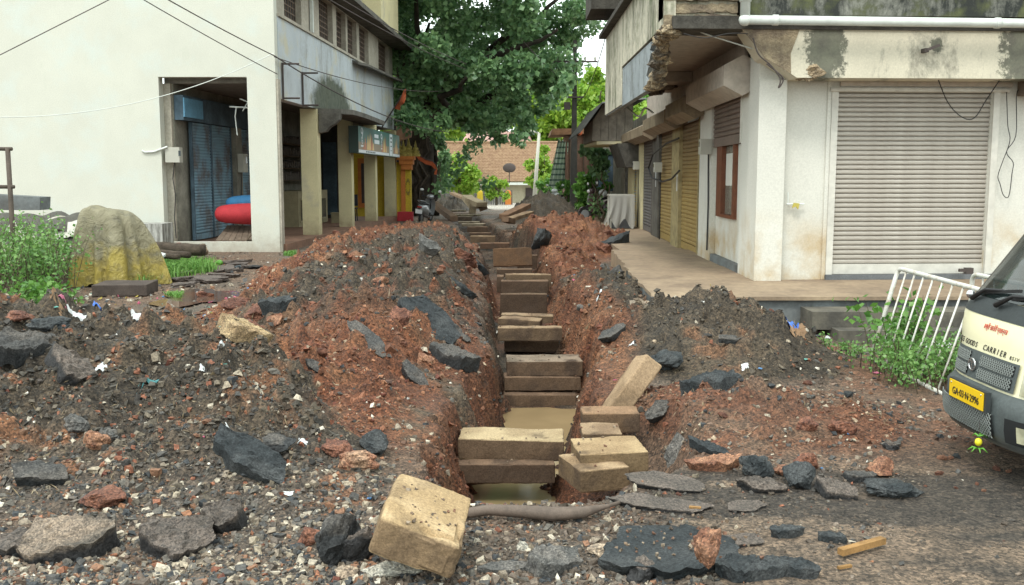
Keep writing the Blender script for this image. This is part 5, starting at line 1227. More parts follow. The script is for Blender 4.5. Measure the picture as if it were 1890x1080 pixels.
# wires hanging on the front
def wire(label, pts, r=.006, mat='black_rubber', name='wire', cat='cable'):
    P = [Vector(p) for p in pts]; Q = []
    for i in range(len(P)-1):
        a, b, c, d = P[max(i-1, 0)], P[i], P[i+1], P[min(i+2, len(P)-1)]
        for k in range(5):
            t = k/5; Q.append(.5*((2*b)+(c-a)*t+(2*a-5*b+4*c-d)*t*t+(3*b-a-3*c+d)*t**3))
    Q.append(P[-1]); m = MB(); m.tube(Q, r, 5); return tag(m.build(name, mat, smooth=True), label, cat)
def onR(px, py, n=-.02): u_, z_ = RFr.uz(px, py, n); return RFr.p(u_, z_, n)
wire('thin black wire hanging in a loop across the cream shutter', [onR(1732, 148, -.2), onR(1750, 190, -.05), onR(1775, 216, -.02), onR(1798, 218, -.02), (onR(1820, 185, -.03)), onR(1845, 148, -.2)], .007)
wire('twisted loose wire on the wall right of the cream shutter', [onR(1858, 170), onR(1860, 230), onR(1864, 260), onR(1850, 300), onR(1842, 325), onR(1846, 340), onR(1852, 360), onR(1862, 362), onR(1868, 320), onR(1870, 300), onR(1858, 280), onR(1875, 250), onR(1876, 180), onR(1880, 165)], .006)
wire('yellow wire hanging beside the corner pillar', [onR(1446, 170), onR(1450, 200), onR(1444, 228), onR(1438, 238)], .007, 'yellow_rag')
wire('rusty wire coil hanging from the spalled beam end', [onR(1390, 70, -.5), onR(1400, 100, -.5), onR(1422, 120, -.5), onR(1440, 145, -.5), onR(1437, 162, -.5), onR(1445, 150, -.5), onR(1442, 140, -.5), onR(1415, 118, -.5)], .010, 'rust_iron')
wire('bundle of pale wires slanting under the overhang', [onD(1262, 45, 12.9), onD(1300, 62, 13.0), onD(1340, 75, 13.0), onD(1395, 92, 12.95)], .010, 'white_pvc')
wire('thin wire looping from the fascia to the beam end', [onD(1262, 62, 12.65), onD(1300, 70, 12.65), onD(1345, 62, 12.65), onD(1380, 62, 12.6)], .006)
wire('tangled wires below the far end of the overhang', [onD(1150, 190, 20), onD(1165, 205, 19.5), onD(1180, 215, 19), onD(1190, 200, 18.5), onD(1205, 208, 18)], .02, 'white_pvc')

# ---------------------------------------------------------------- low shop beyond the corner building
simple('tin_sheet', (.085, .085, .08), .6, .5, 5, 30, .2, metal=.3); simple('plank_grey', (.26, .23, .19), .9, .4, 5); simple('pale_boards', (.40, .37, .30), .9, .35, 3)
lw = thing('low_shop_building', 'low shop with a tin roof and a boxed timber loft beyond the corner building', 'building', (4.5, 31, 0))
a = onD(1118, 262, 28); b = onD(1160, 262, 28); t_ = onD(1130, 205, 28)
m = MB(); m.prism([(2.42, 29.4, 2.78), (3.6, 29.4, 2.80), (3.6, 29.4, 3.9), (2.72, 29.4, 3.9), (2.42, 29.4, 3.42)], (0, 3.5, 0)); lf_ = m.build('timber_loft', 'plank_grey', lw)
for k in range(5):
    xk = 2.40+k*.24; m = MB(); m.prism([(xk, 29.36, 2.79), (xk+.225, 29.36, 2.79), (xk+.225, 29.36, min(3.88, 3.40+1.6*(xk+.225-2.42))), (xk, 29.36, min(3.88, 3.38+1.6*max(0, xk-2.42)))], (0, .035, 0)); m.build('plank', 'plank_grey', lf_)
for k in range(8):
    m = MB(); m.box(2.385, 2.415, 29.42+k*.43, 29.42+k*.43+.4, 2.79, 3.38); m.build('plank', 'plank_grey', lf_)
m = MB(); m.hexa([(a.x-.14, 29.35, 2.68), (3.62, 29.3, 2.70), (4.2, 33, 2.7), (2.4, 33, 2.7), (a.x-.14, 29.35, 2.778), (3.62, 29.3, 2.778), (4.2, 33, 2.77), (2.4, 33, 2.77)]); m.build('loft_floor', 'cream_pillar', lw)
m = MB(); ng = 40; rows = []
for i in range(ng+1):
    t = i/ng; ra, rb2 = onD(1071, 244, 28.7), onD(1112, 189, 28.7); dz_ = .025 if i % 2 else -.025; rows.append([(ra.x, 28.7+6*t, ra.z+dz_), (rb2.x, 28.7+6*t, rb2.z+dz_), (3.9, 28.7+6*t, rb2.z+.12+dz_)])
m.grid(rows); m.build('tin_roof', 'tin_sheet', lw)
m = MB(); m.hexa([(3.2, 27.6, 2.0), (4.0, 27.6, 2.0), (4.0, 30, 2.0), (3.2, 30, 2.0), (2.95, 27.6, 2.66), (4.0, 27.6, 2.66), (4.0, 30, 2.66), (2.95, 30, 2.66)]); m.build('dark_awning', 'grime_concrete', lw)
m = MB(); m.box(3.75, 4.3, 27.2, 44, 0, 3.1); m.build('shop_wall', 'pale_boards', lw)
for k in range(22):
    m = MB(); y = 32.4+k*.42; m.box(3.70, 3.748, y, y+.36, .2, 2.95); m.build('wall_board', 'pale_boards', lw)
shutter(Fr((3.72, 28), (3.72, 38), -1), lw, .3, 2.0, .25, 2.4, -.04, 'blue_shutter', .09, 'cream_pillar')
m = MB(); c = onD(1092, 280, 36); m.box(3.1, 3.69, c.y-.1, c.y+.5, 1.2, 2.6); sh_ = m.build('green_window_box', 'blue_beam', lw)
m = MB(); m.box(3.0, 3.75, c.y-.2, c.y+.7, 2.62, 2.7); m.build('window_hood', 'plank_grey', lw)
shr = thing('roadside_shrine', 'small pink roofed shrine behind the utility pole hung with flowers', 'shrine', (3.2, 44, 0))
simple('pink_wall', (.36, .21, .15), .9, .3); simple('clay_edge', (.45, .24, .13), .9, .4)
m = MB(); a = onD(1040, 250, 44); b = onD(1120, 250, 44); m.box(a.x+.1, b.x+.5, 44, 46.5, 0, a.z-.02); m.build('wall', 'pink_wall', shr)
m = MB(); m.prism([(a.x-.6, 43.6, a.z), (b.x+.6, 43.6, a.z+.1), (b.x+.6, 43.6, a.z+.3), (a.x-.5, 43.6, a.z+.28)], (0, 3.2, .0)); m.build('roof', 'clay_edge', shr)
m = MB(); m.ell(onD(1070, 245, 43.5), (.12, .12, .14), 8, 6); m.build('flower_ball', 'orange_cloth', shr)
for k in range(7): m = MB(); x = a.x+.3+k*.3; m.bar((x, 43.95, .1), (x, 43.95, a.z-.05), .14, .04); m.build('wall_plank', 'old_wood', shr)
# ================================================================ TREES, FAR HOUSE, SHRINE, POLE
leaf_mat('leaf_dark', (.09, .19, .085), (.24, .39, .17), .42); leaf_mat('leaf_bright', (.16, .32, .035), (.32, .46, .06), .4)
leaf_mat('leaf_mid', (.07, .19, .035), (.16, .32, .06), .35); leaf_mat('leaf_feather', (.10, .23, .06), (.21, .37, .10), .35); leaf_mat('grass_blade', (.10, .26, .05), (.22, .40, .09), .3)
simple('banyan_bark', (.075, .058, .046), .95, .6, 3, 18, 1.0, bd=.04); simple('twig', (.12, .09, .06), .9, .4)
def foliage(name, clumps, per, size, mat, parent=None, flat=.35, shell=.75, **kw):
    """clumps: (x, y, z, r); leaves sit mostly on the outside of each clump"""
    P = []
    for (x, y, z, r) in clumps:
        n = int(per*r*r) if per < 0 else int(per); d = rng.normal(size=(n, 3)); d /= np.linalg.norm(d, axis=1)[:, None]
        rr = r*(shell+(1-shell)*rng.random(n))*(.75+.5*rng.random(n)); P.append(np.array((x, y, z))+d*rr[:, None]*np.array((1, 1, .75)))
    P = np.concatenate(P); V, F = leaves(P, size, flat)
    V = V - np.array(wloc(parent)); return link(name, np_mesh(name, V, F), mat, parent, **kw)
def limb(m, a, b, r0, r1, wig=.3, n=7):
    a, b = Vector(a), Vector(b); P = []; L = (b-a).length
    for i in range(n):
        t = i/(n-1); P.append(a.lerp(b, t)+Vector((random.uniform(-1, 1), random.uniform(-1, 1), random.uniform(-.4, .4)))*wig*L*.12*math.sin(math.pi*t))
    m.tube(P, [r0+(r1-r0)*i/(n-1) for i in range(n)], 7)
tx, ty_ = (768-945)/1800*43.5, 43.5
tr_ = thing('banyan_tree', 'huge dark banyan tree with hanging roots at the far end of the left arcade', 'tree', (tx, ty_, 0))
m = MB(); limb(m, (tx, ty_, -.2), (tx+.1, ty_, 6.0), .78, .6, .2, 9); m.build('trunk', 'banyan_bark', tr_, True)
for k in range(34):
    a = random.uniform(0, 2*math.pi); r = random.uniform(.62, .95); r2 = r*random.uniform(.8, 1.15); m = MB()
    limb(m, (tx+r*math.cos(a), ty_+r*math.sin(a), -.1), (tx+r2*math.cos(a+.3), ty_+r2*math.sin(a+.3), random.uniform(3.4, 5.6)), random.uniform(.06, .14), random.uniform(.03, .10), .5, 9); m.build('aerial_root', 'banyan_bark', tr_, True)
cl = []
tips = []
for k in range(12):
    a = k/12*2*math.pi; e = (tx+2.6+4.0*math.cos(a), ty_-2.2+3.8*math.sin(a), random.uniform(5.4, 10)); m = MB(); limb(m, (tx+.1, ty_, random.uniform(3.6, 5.6)), e, .26, .06, .6, 9); m.build('branch', 'banyan_bark', tr_, True); tips.append(e)
random.seed(21)
def inell(x, y, z, c, r): return sum(((p-q_)/s_)**2 for p, q_, s_ in zip((x, y, z), c, r)) < 1
while len(cl) < 205:
    x, y, z = random.uniform(-9, 5.5), random.uniform(33, 50), random.uniform(3.2, 15)
    A = inell(x, y, z, (-2.2, 41.5, 9.0), (5.3, 6.0, 5.7)); B = inell(x, y, z, (1.0, 43.0, 8.0), (2.7, 3.0, 2.6)); D_ = inell(x, y, z, (-3.4, 40.0, 4.6), (1.6, 3.0, 1.9))
    if not (A or B or D_): continue
    if A and inell(x, y, z, (-2.2, 41.5, 9.0), (3.2, 3.6, 3.4)) and random.random() < .7: continue
    if x > .9 and random.random() < .35: continue
    zmin = 3.6 + .26*max(0, x+1.5)**1.5 + .5*math.sin(x*1.9+1)
    if z < zmin: continue
    cl.append((x, y, z, random.uniform(.65, 1.15)))
foliage('crown', cl, 400, .22, 'leaf_dark', tr_, .3, .55)
hang = [(x, 38.5+random.uniform(-1.5, 1.5), z, random.uniform(.25, .5)) for x, z in ((-2.6, 3.9), (-2.3, 4.3), (-1.9, 4.4), (-1.4, 4.1), (-.9, 3.9), (-.5, 3.7), (-.1, 4.1), (.3, 4.2), (.7, 3.9), (1.1, 4.4), (1.4, 4.6), (1.9, 5.0), (.5, 3.5), (-3.0, 3.4), (-2.9, 3.0), (-3.3, 3.6), (2.1, 5.4), (.2, 3.2), (-.6, 3.3), (-1.6, 3.7))]
foliage('drooping_foliage', hang, 60, .26, 'leaf_dark', tr_, .2, .3)
foliage('undergrowth_foliage', [(-3.1+.25*k, 42.3+random.uniform(-.5, .5), 1.2+.33*k % 2.4, .45) for k in range(9)], 45, .2, 'leaf_dark', tr_, .3, .3)

def far_tree(label, x, y, z0, z1, r, mat, n, leaf, name='tree', per=200, trunk=True, group=None):
    t = thing(name, label, 'tree' if name == 'tree' else 'shrub', (x, y, z0), group)
    m = MB(); limb(m, (x, y, z0), (x, y, z0+(z1-z0)*.7), r*.09, r*.04, .5); 
    for k in range(4): a = k*1.6; limb(m, (x, y, z0+(z1-z0)*.3), (x+r*.6*math.cos(a), y+r*.6*math.sin(a), z0+(z1-z0)*.75), r*.04, r*.015, .5)
    m.build('trunk', 'twig', t, kind='stuff')
    c = []
    while len(c) < n:
        d = Vector((random.gauss(0, 1), random.gauss(0, 1), random.gauss(0, 1))).normalized()*random.uniform(.35, .92); zc_ = (z0+z1)/2+(z1-z0)*.08
        c.append((x+d.x*r, y+d.y*r, zc_+d.z*(z1-z0)*.42, r*random.uniform(.2, .36)))
    foliage('crown', c, per, leaf, mat, t, .35, .4); return t
far_tree('bright yellow-green tree behind the tiled house, left of the utility pole', onD(1035, 200, 96).x, 96, -.4, 12.0, 5.0, 'leaf_bright', 46, .55)
far_tree('bright green tree behind the tin roofed shop, right of the utility pole', onD(1100, 200, 92).x, 92, -.4, 12.6, 4.4, 'leaf_bright', 44, .5)
far_tree('lower yellow-green tree directly over the tiled ridge', onD(1010, 220, 100).x, 100, -.4, 10.5, 4.2, 'leaf_bright', 36, .5)
far_tree('far green tree seen through the banyan crown', onD(880, 190, 112).x, 112, -.4, 16, 8, 'leaf_mid', 60, .7)
far_tree('yellow-green tree glimpsed left of the banyan crown', onD(755, 200, 75).x, 75, -.4, 11, 4.5, 'leaf_bright', 36, .5)
far_tree('tall green tree in the distance behind the low shop', onD(1165, 190, 110).x, 110, -.4, 12, 6, 'leaf_mid', 40, .6)
far_tree('bright green garden bush in front of the tiled house, left of the dish', onD(850, 330, 70).x, 70, -.4, 3.4, 1.75, 'leaf_bright', 30, .26, 'garden_bush', 130)
far_tree('smaller round bush over the picket fence, right of the large garden bush', onD(916, 345, 71).x, 71, -.4, 1.95, 1.15, 'leaf_bright', 18, .22, 'garden_bush', 110)
far_tree('leafy shrub in front of the tiled house beside the lamp post', onD(1003, 310, 60).x, 60, -.3, 4.0, 1.05, 'leaf_bright', 22, .24, 'garden_bush', 120)
far_tree('low shrub behind the parked motorcycle', onD(1012, 360, 55).x, 55, -.2, 1.5, .9, 'leaf_mid', 12, .2, 'garden_bush', 110)
far_tree('green creeper shrub behind the utility pole', onD(1046, 360, 43).x, 43, 0, 1.7, .45, 'leaf_mid', 10, .16, 'garden_bush', 110)
far_tree('leafy dark shrub in front of the pale boarded wall', onD(1092, 340, 34).x, 34, 0, 2.2, .75, 'leaf_mid', 20, .14, 'garden_bush', 170)
far_tree('dark drooping plant over the boarded wall right of the pole', onD(1102, 292, 33.5).x, 33.5, 1.4, 2.9, .6, 'leaf_dark', 10, .2, 'garden_bush', 70)
far_tree('dark leafy bushes at the foot of the banyan', onD(812, 330, 52).x, 52, -.1, 4.2, .9, 'leaf_dark', 16, .2, 'garden_bush', 110)
bt = thing('bare_shrub', 'dark bare branched shrub in front of the grey shutters', 'shrub', onD(1118, 388, 31)); bt.location.z = 0
c = onD(1118, 388, 31); m = MB()
for (dx, dz, r) in ((-.45, 1.55, .03), (-.15, 1.9, .035), (.1, 1.5, .03), (-.5, 1.0, .025), (-.3, 1.3, .02)): limb(m, (c.x, c.y, .2), (c.x+dx, c.y+random.uniform(-.2, .2), dz), .05, r*.5, .9)
m.build('trunk', 'twig', bt, kind='stuff'); foliage('foliage', [(c.x-.3, c.y, .9, .35), (c.x-.1, c.y, 1.8, .3), (c.x+.1, c.y, .6, .35)], 45, .14, 'leaf_dark', bt, .3, .4)

# far tiled house
q = NB('roof_tile'); c = q.mix(q.ramp(q.noise(3.5, 5), .35, .7), (.37, .25, .155), (.25, .15, .095)); q.l(q.mix(.5, c, q.mix(q.ramp(q.noise(22, 3), .35, .65), (.4,)*3, (1, 1, 1)), 'MULTIPLY'), q.b.inputs['Base Color']); q.set(.9, 0, .2)
simple('house_wall', (.55, .50, .36), .9, .15); simple('pink_sheet', (.50, .30, .26), .7, .2); simple('dark_door', (.09, .07, .065), .8); simple('picket_grey', (.16, .155, .15), .9, .4); simple('yellow_paint', (.58, .42, .035), .8, .15, 3, 30, .1); simple('orange_paint', (.58, .20, .045), .8, .15)
hs = thing('tiled_house', 'low cream house with a brown clay tile roof at the end of the lane', 'house', (-2, 84, -.4))
x0, x1 = onD(770, 300, 80).x, onD(1046, 300, 80).x; ze = onD(900, 335, 80).z; zr = onD(900, 264, 84.6).z
nr, ncol = 26, 240; i = np.arange(nr*2+1); jj = np.linspace(x0-.4, x1+.4, ncol); t = np.floor((i+1)/2)/nr; 
Yr = 79.4+5.3*t; Zr = ze-.05+(zr-ze)*t + np.where(i % 2 == 1, .0, .06); Zr[1::2] = ze-.05+(zr-ze)*t[1::2]
V = np.stack([np.broadcast_to(jj, (len(i), ncol)), np.broadcast_to(Yr[:, None], (len(i), ncol)), Zr[:, None]+.045*np.abs(np.sin(jj*math.pi/.28))[None]+.03*(vnoise(jj[None]*.8+i[:, None]*0, i[:, None]*.3+jj[None]*0)-.5)], -1).reshape(-1, 3)
ii = np.arange(len(i)*ncol).reshape(len(i), ncol); F = np.stack([ii[:-1, :-1], ii[:-1, 1:], ii[1:, 1:], ii[1:, :-1]], -1).reshape(-1, 4)
link('roof_tiles', np_mesh('roof_tiles', V-np.array(hs.location), F), 'roof_tile', hs, kind='stuff')
m = MB(); m.add([(x0-.4, 84.7, zr), (x1+.4, 84.7, zr), (x1+.4, 90, ze), (x0-.4, 90, ze)], [(0, 1, 2, 3)]); m.build('rear_roof', 'roof_tile', hs)
m = MB(); m.tube([(x0-.4, 84.7, zr+.05), (x1+.4, 84.7, zr+.05)], .12, 8); m.build('ridge_tiles', 'roof_tile', hs)
m = MB(); m.box(x0, x1, 80.3, 89, -.6, ze+.05); m.build('wall', 'house_wall', hs)
m = MB(); m.box(x0-.3, x1+.35, 79.35, 79.55, ze-.28, ze-.08); m.build('gutter', 'white_pvc', hs)
d0, d1 = onD(970, 360, 80).x, onD(990, 360, 80).x; m = MB(); m.box(d0, d1, 80.2, 80.295, -.45, onD(970, 347, 80).z); m.build('door', 'dark_door', hs)
for px in (800, 850, 905): xx = onD(px, 350, 80).x; m = MB(); m.box(xx-.4, xx+.4, 80.2, 80.295, .1, 1.0); m.build('window', 'dark_door', hs)
h2 = thing('pink_roof_house', 'house with a faded pink sheet roof rising behind the tiled ridge', 'house', (-1, 95, 0))
a, b = onD(850, 268, 92), onD(985, 268, 92); c_, d_ = onD(862, 243, 98), onD(975, 243, 98)
m = MB(); ng = 60; m.grid([[a.lerp(b, i/ng)+Vector((0, 0, .04*(i % 2))), c_.lerp(d_, i/ng)+Vector((0, 0, .04*(i % 2)))] for i in range(ng+1)]); m.build('roof', 'pink_sheet', h2)
m = MB(); m.box(a.x+.3, b.x-.3, 92.5, 99, -.4, a.z); m.build('wall', 'house_wall', h2)
fe_ = thing('picket_fence', 'grey picket fence with orange and yellow posts in front of the tiled house', 'fence', (-3, 74, -.4))
a, b = onD(805, 352, 74), onD(1000, 352, 74); m = MB(); x = a.x
while x < onD(945, 352, 74).x: m.box(x, x+.145, 74, 74.04, -.45, a.z+random.uniform(-.06, .06)); x += .17
m.box(a.x, onD(945, 352, 74).x, 74.045, 74.09, .3, .38); m.build('pickets', 'picket_grey', fe_, kind='stuff')
for px, mt, w_ in ((886, 'yellow_paint', .42), (938, 'orange_paint', .45)):
    p = onD(px, 360, 73.8); m = MB(); m.box(p.x-w_/2, p.x+w_/2, 73.7, 73.98, -.45, .52); m.ell((p.x, 73.84, .52), (w_/2, .14, .18), 10, 6); m.build('post', mt, fe_)
ds = thing('satellite_dish', 'dark oval satellite dish on a thin mast above the tiled roof', 'satellite dish', onD(940, 330, 78)); c = onD(940, 310, 78)
m = MB(); m.ell(c, (.52, .14, .38), 16, 8); m.build('reflector', 'rust_iron', ds, True); m = MB(); m.bar((c.x, c.y+.2, c.z-1.2), (c.x, c.y+.2, c.z+.1), .07); m.build('mast', 'rust_iron', ds)
m = MB(); m.bar((c.x, c.y-.1, c.z-.4), (c.x, c.y-.8, c.z-.1), .05); m.build('receiver_arm', 'rust_iron', ds)
lp = thing('lamp_post', 'thin grey leaning post in front of the tiled house', 'post', onD(989, 375, 58)); a, b = onD(986, 372, 58), onD(995, 246, 58)
m = MB(); m.tube([a, b], [.13, .08], 8); m.build('shaft', 'meter_grey', lp, True); m = MB(); m.tube([b, b+Vector((-.5, 0, .15))], .05, 6); m.build('arm', 'meter_grey', lp)

# utility pole
simple('pole_concrete', (.055, .052, .045), .9, .4, 4)
up = thing('utility_pole', 'dark concrete utility pole with a crossarm right of the banyan tree', 'utility pole', (2.52, 40, 0))
m = MB(); m.hexa([(2.36, 39.86, -.1), (2.64, 39.86, -.1), (2.64, 40.14, -.1), (2.36, 40.14, -.1), (2.46, 39.93, 7.15), (2.60, 39.93, 7.15), (2.60, 40.07, 7.15), (2.46, 40.07, 7.15)]); m.build('shaft', 'pole_concrete', up)
for z, wd in ((6.3, .9), (4.9, .35)): m = MB(); m.bar((2.53-wd, 39.88, z), (2.53+wd, 39.88, z), .07); m.build('crossarm', 'rust_iron', up)
for x_ in (-.75, -.3, .4, .8): m = MB(); m.ell((2.53+x_, 39.88, 6.42), (.05, .05, .09), 8, 6); m.build('insulator', 'meter_grey', up)
m = MB(); m.box(2.1, 2.35, 39.8, 40.0, 4.4, 4.7); m.build('junction_box', 'rust_iron', up)
# yellow and orange shrine gate at the end of the arcade
sy = 38.9; yw = thing('yellow_shrine_gate', 'yellow and orange painted shrine with gilded stepped turrets beside the arcade end', 'shrine', (-4.6, 39.2, 0))
pxx = lambda px: onD(px, 300, sy).x
m = MB(); m.box(pxx(640), pxx(729), sy+.1, sy+.35, 0, 3.4); m.build('yellow_wall', 'yellow_paint', yw)
for a, b, z0, z1 in ((660, 666, .5, 2.45), (688, 694, .5, 2.45), (666, 688, 2.25, 2.45), (666, 688, .5, .68)):
    m = MB(); m.box(pxx(a), pxx(b), sy, sy+.098, z0, z1); m.build('orange_frame', 'orange_paint', yw)
m = MB(); m.box(pxx(666), pxx(688), sy+.02, sy+.09, .68, 2.25); m.build('dark_window', 'dark_door', yw)
m = MB(); m.box(pxx(728), pxx(740), sy+.02, sy+.3, 0, 2.3); m.build('yellow_jamb', 'yellow_paint', yw)
m = MB(); m.box(pxx(740)+.002, pxx(748), sy-.12, sy+.3, 0, 2.25); m.build('orange_pillar', 'orange_paint', yw)
m = MB(); m.box(pxx(748)+.002, pxx(758), sy-.06, sy+.3, 0, 2.25); p2_ = m.build('yellow_pillar', 'yellow_paint', yw)
cx_, cz_ = pxx(753), onD(753, 345, sy).z; m = MB()
for k in range(16): a = 2*math.pi*k/16; m.bar((cx_+.10*math.cos(a), sy-.068, cz_+.34*math.sin(a)), (cx_+.06*math.cos(a), sy-.068, cz_+.2*math.sin(a)), .03, .012)
m.build('sun_emblem', 'dark_door', p2_, kind='stuff')
c = pxx(752)
for k, (w_, z0, z1) in enumerate(((.36, 2.0, 2.2), (.48, 2.202, 2.38), (.62, 2.382, 2.52))): m = MB(); m.box(c-w_/1.6, c+w_/2, sy-.25-.05*k, sy+.3, z0, z1); m.build('capital', 'orange_paint', yw)
simple('gilt', (.45, .36, .09), .7, .4, 8)
for k, (dx, s_) in enumerate(((-.32, 1.0), (.05, 1.0), (-.15, .9), (.32, .85))):
    m = MB()
    for j, (r, z) in enumerate(((.26, 0), (.20, .16), (.23, .20), (.15, .36), (.17, .40), (.02, .75))):
        pass
    rr = [.26, .27, .20, .22, .15, .16, .09, .015]; zz = [0, .10, .14, .24, .28, .38, .42, .72]
    m.tube([(c+dx, sy-.05+.1*(k % 2), 2.524+z*s_) for z in zz], [r*s_*.85 for r in rr], 10); m.build('turret', 'gilt', yw)
m = MB(); m.prism([(pxx(729), sy+.6, 3.1), (pxx(755), sy+.6, 3.3), (pxx(757), sy+.6, 3.75), (pxx(729), sy+.6, 3.75)], (0, .5, 0)); m.build('maroon_panel', 'pink_wall', yw)
m = MB(); m.box(pxx(736), pxx(764), sy-.75, sy-.35, .0, .36); m.build('red_plinth', 'orange_paint' if 0 else 'red_bag_cloth', yw)
g = thing('garland', 'orange leaf garland strung from the shrine gate to the banyan', 'garland', onD(768, 280, 39.5)); P = [onD(x, y, 39.8+.03*(x-768)) for x, y in ((766, 276), (775, 287), (787, 294), (798, 297), (805, 305), (803, 315))]
m = MB(); m.tube(P, .02, 5); m.build('string', 'rust_iron', g)
m = MB()
for i in range(len(P)-1):
    for k in range(5): p = P[i].lerp(P[i+1], k/5); m.add([p, p+Vector((-.05, 0, -.2)), p+Vector((.06, 0, -.22))], [(0, 1, 2)])
m.build('leaves', 'orange_cloth', g, kind='stuff')
# striped cloth hung by the shrine behind the pole
q = NB('striped_cloth'); x_, y_, z_ = q.xyz(); w1 = q.n('ShaderNodeTexWave', bands_direction='Z'); q.l(q.tc.outputs['Object'], w1.inputs[0]); w1.inputs['Scale'].default_value = 1.3
w2 = q.n('ShaderNodeTexWave', bands_direction='X'); q.l(q.tc.outputs['Object'], w2.inputs[0]); w2.inputs['Scale'].default_value = 2.5
c = q.mix(q.ramp(w1.outputs['Fac'], .72, .85), (.62, .72, .58), (.12, .20, .16)); c = q.mix(q.math('MULTIPLY', q.ramp(w2.outputs['Fac'], .8, .9), .35), c, (.25, .36, .2)); q.l(c, q.b.inputs['Base Color']); q.set(.6)
tl, trr, bl, br = onD(1030, 258, 44), onD(1050, 262, 44), onD(1012, 346, 44.5), onD(1046, 350, 44.5); G = []
for i in range(13):
    t = i/12; a, b = tl.lerp(bl, t), trr.lerp(br, t); G.append([a.lerp(b, s_/20)+Vector((0, .16*math.sin(s_*1.3)+.07*math.sin(s_*2.9+t*2), .05*math.sin(s_*.9))) for s_ in range(21)])
m = MB(); m.grid(G); tag(m.build('hanging_cloth', 'striped_cloth', smooth=True), 'green and white striped tarpaulin hanging in folds left of the utility pole', 'cloth')

# ---------------------------------------------------------------- overhead cables
def cable(label, a, b, sag, r=.012, mat='rust_iron', name='overhead_cable'):
    a, b = Vector(a), Vector(b); P = [a.lerp(b, t/24)-Vector((0, 0, sag*4*(t/24)*(1-t/24))) for t in range(25)]
    m = MB(); m.tube(P, r, 5); return tag(m.build(name, mat), label, 'cable')
cable('cable rising to the right across the upper left of the gable wall', onD(-60, 132, 20), onD(260, -30, 20), .0, .010)
cable('cable falling right to the gable corner, crossing the opening top', onD(215, -30, 18), onD(512, 137, 22.4), .03, .010)
cable('thicker cable falling right to the bracket on the gable corner', onD(262, -28, 18), onD(506, 103, 22.4), .03, .012)
cable('sagging pale cable from the left edge up to the gable corner', onD(-30, 216, 20), onD(506, 98, 22.4), .40, .009, 'white_pvc')
cable('cable running along the facade from the gable corner to the tree', onD(506, 103, 22.3), onD(830, 244, 38), .35, .016)
cable('upper cable of the pair passing in front of the window row', onD(600, -20, 21), onD(860, 118, 36), .1, .013)
cable('lower cable of the pair passing in front of the window row', onD(575, -20, 21), onD(860, 128, 36), .1, .013)
cable('thin line from the gable corner low across the blue wall', onD(506, 105, 22.3), onD(820, 168, 38), .25, .011)
cable('service cable from the crown to the utility pole top', onD(960, 70, 38), (2.5, 39.9, 5.2), .1, .02)
cable('cable from the utility pole to the corner building', (2.6, 39.9, 4.8), (2.0, 20.4, 4.9), .5, .012)
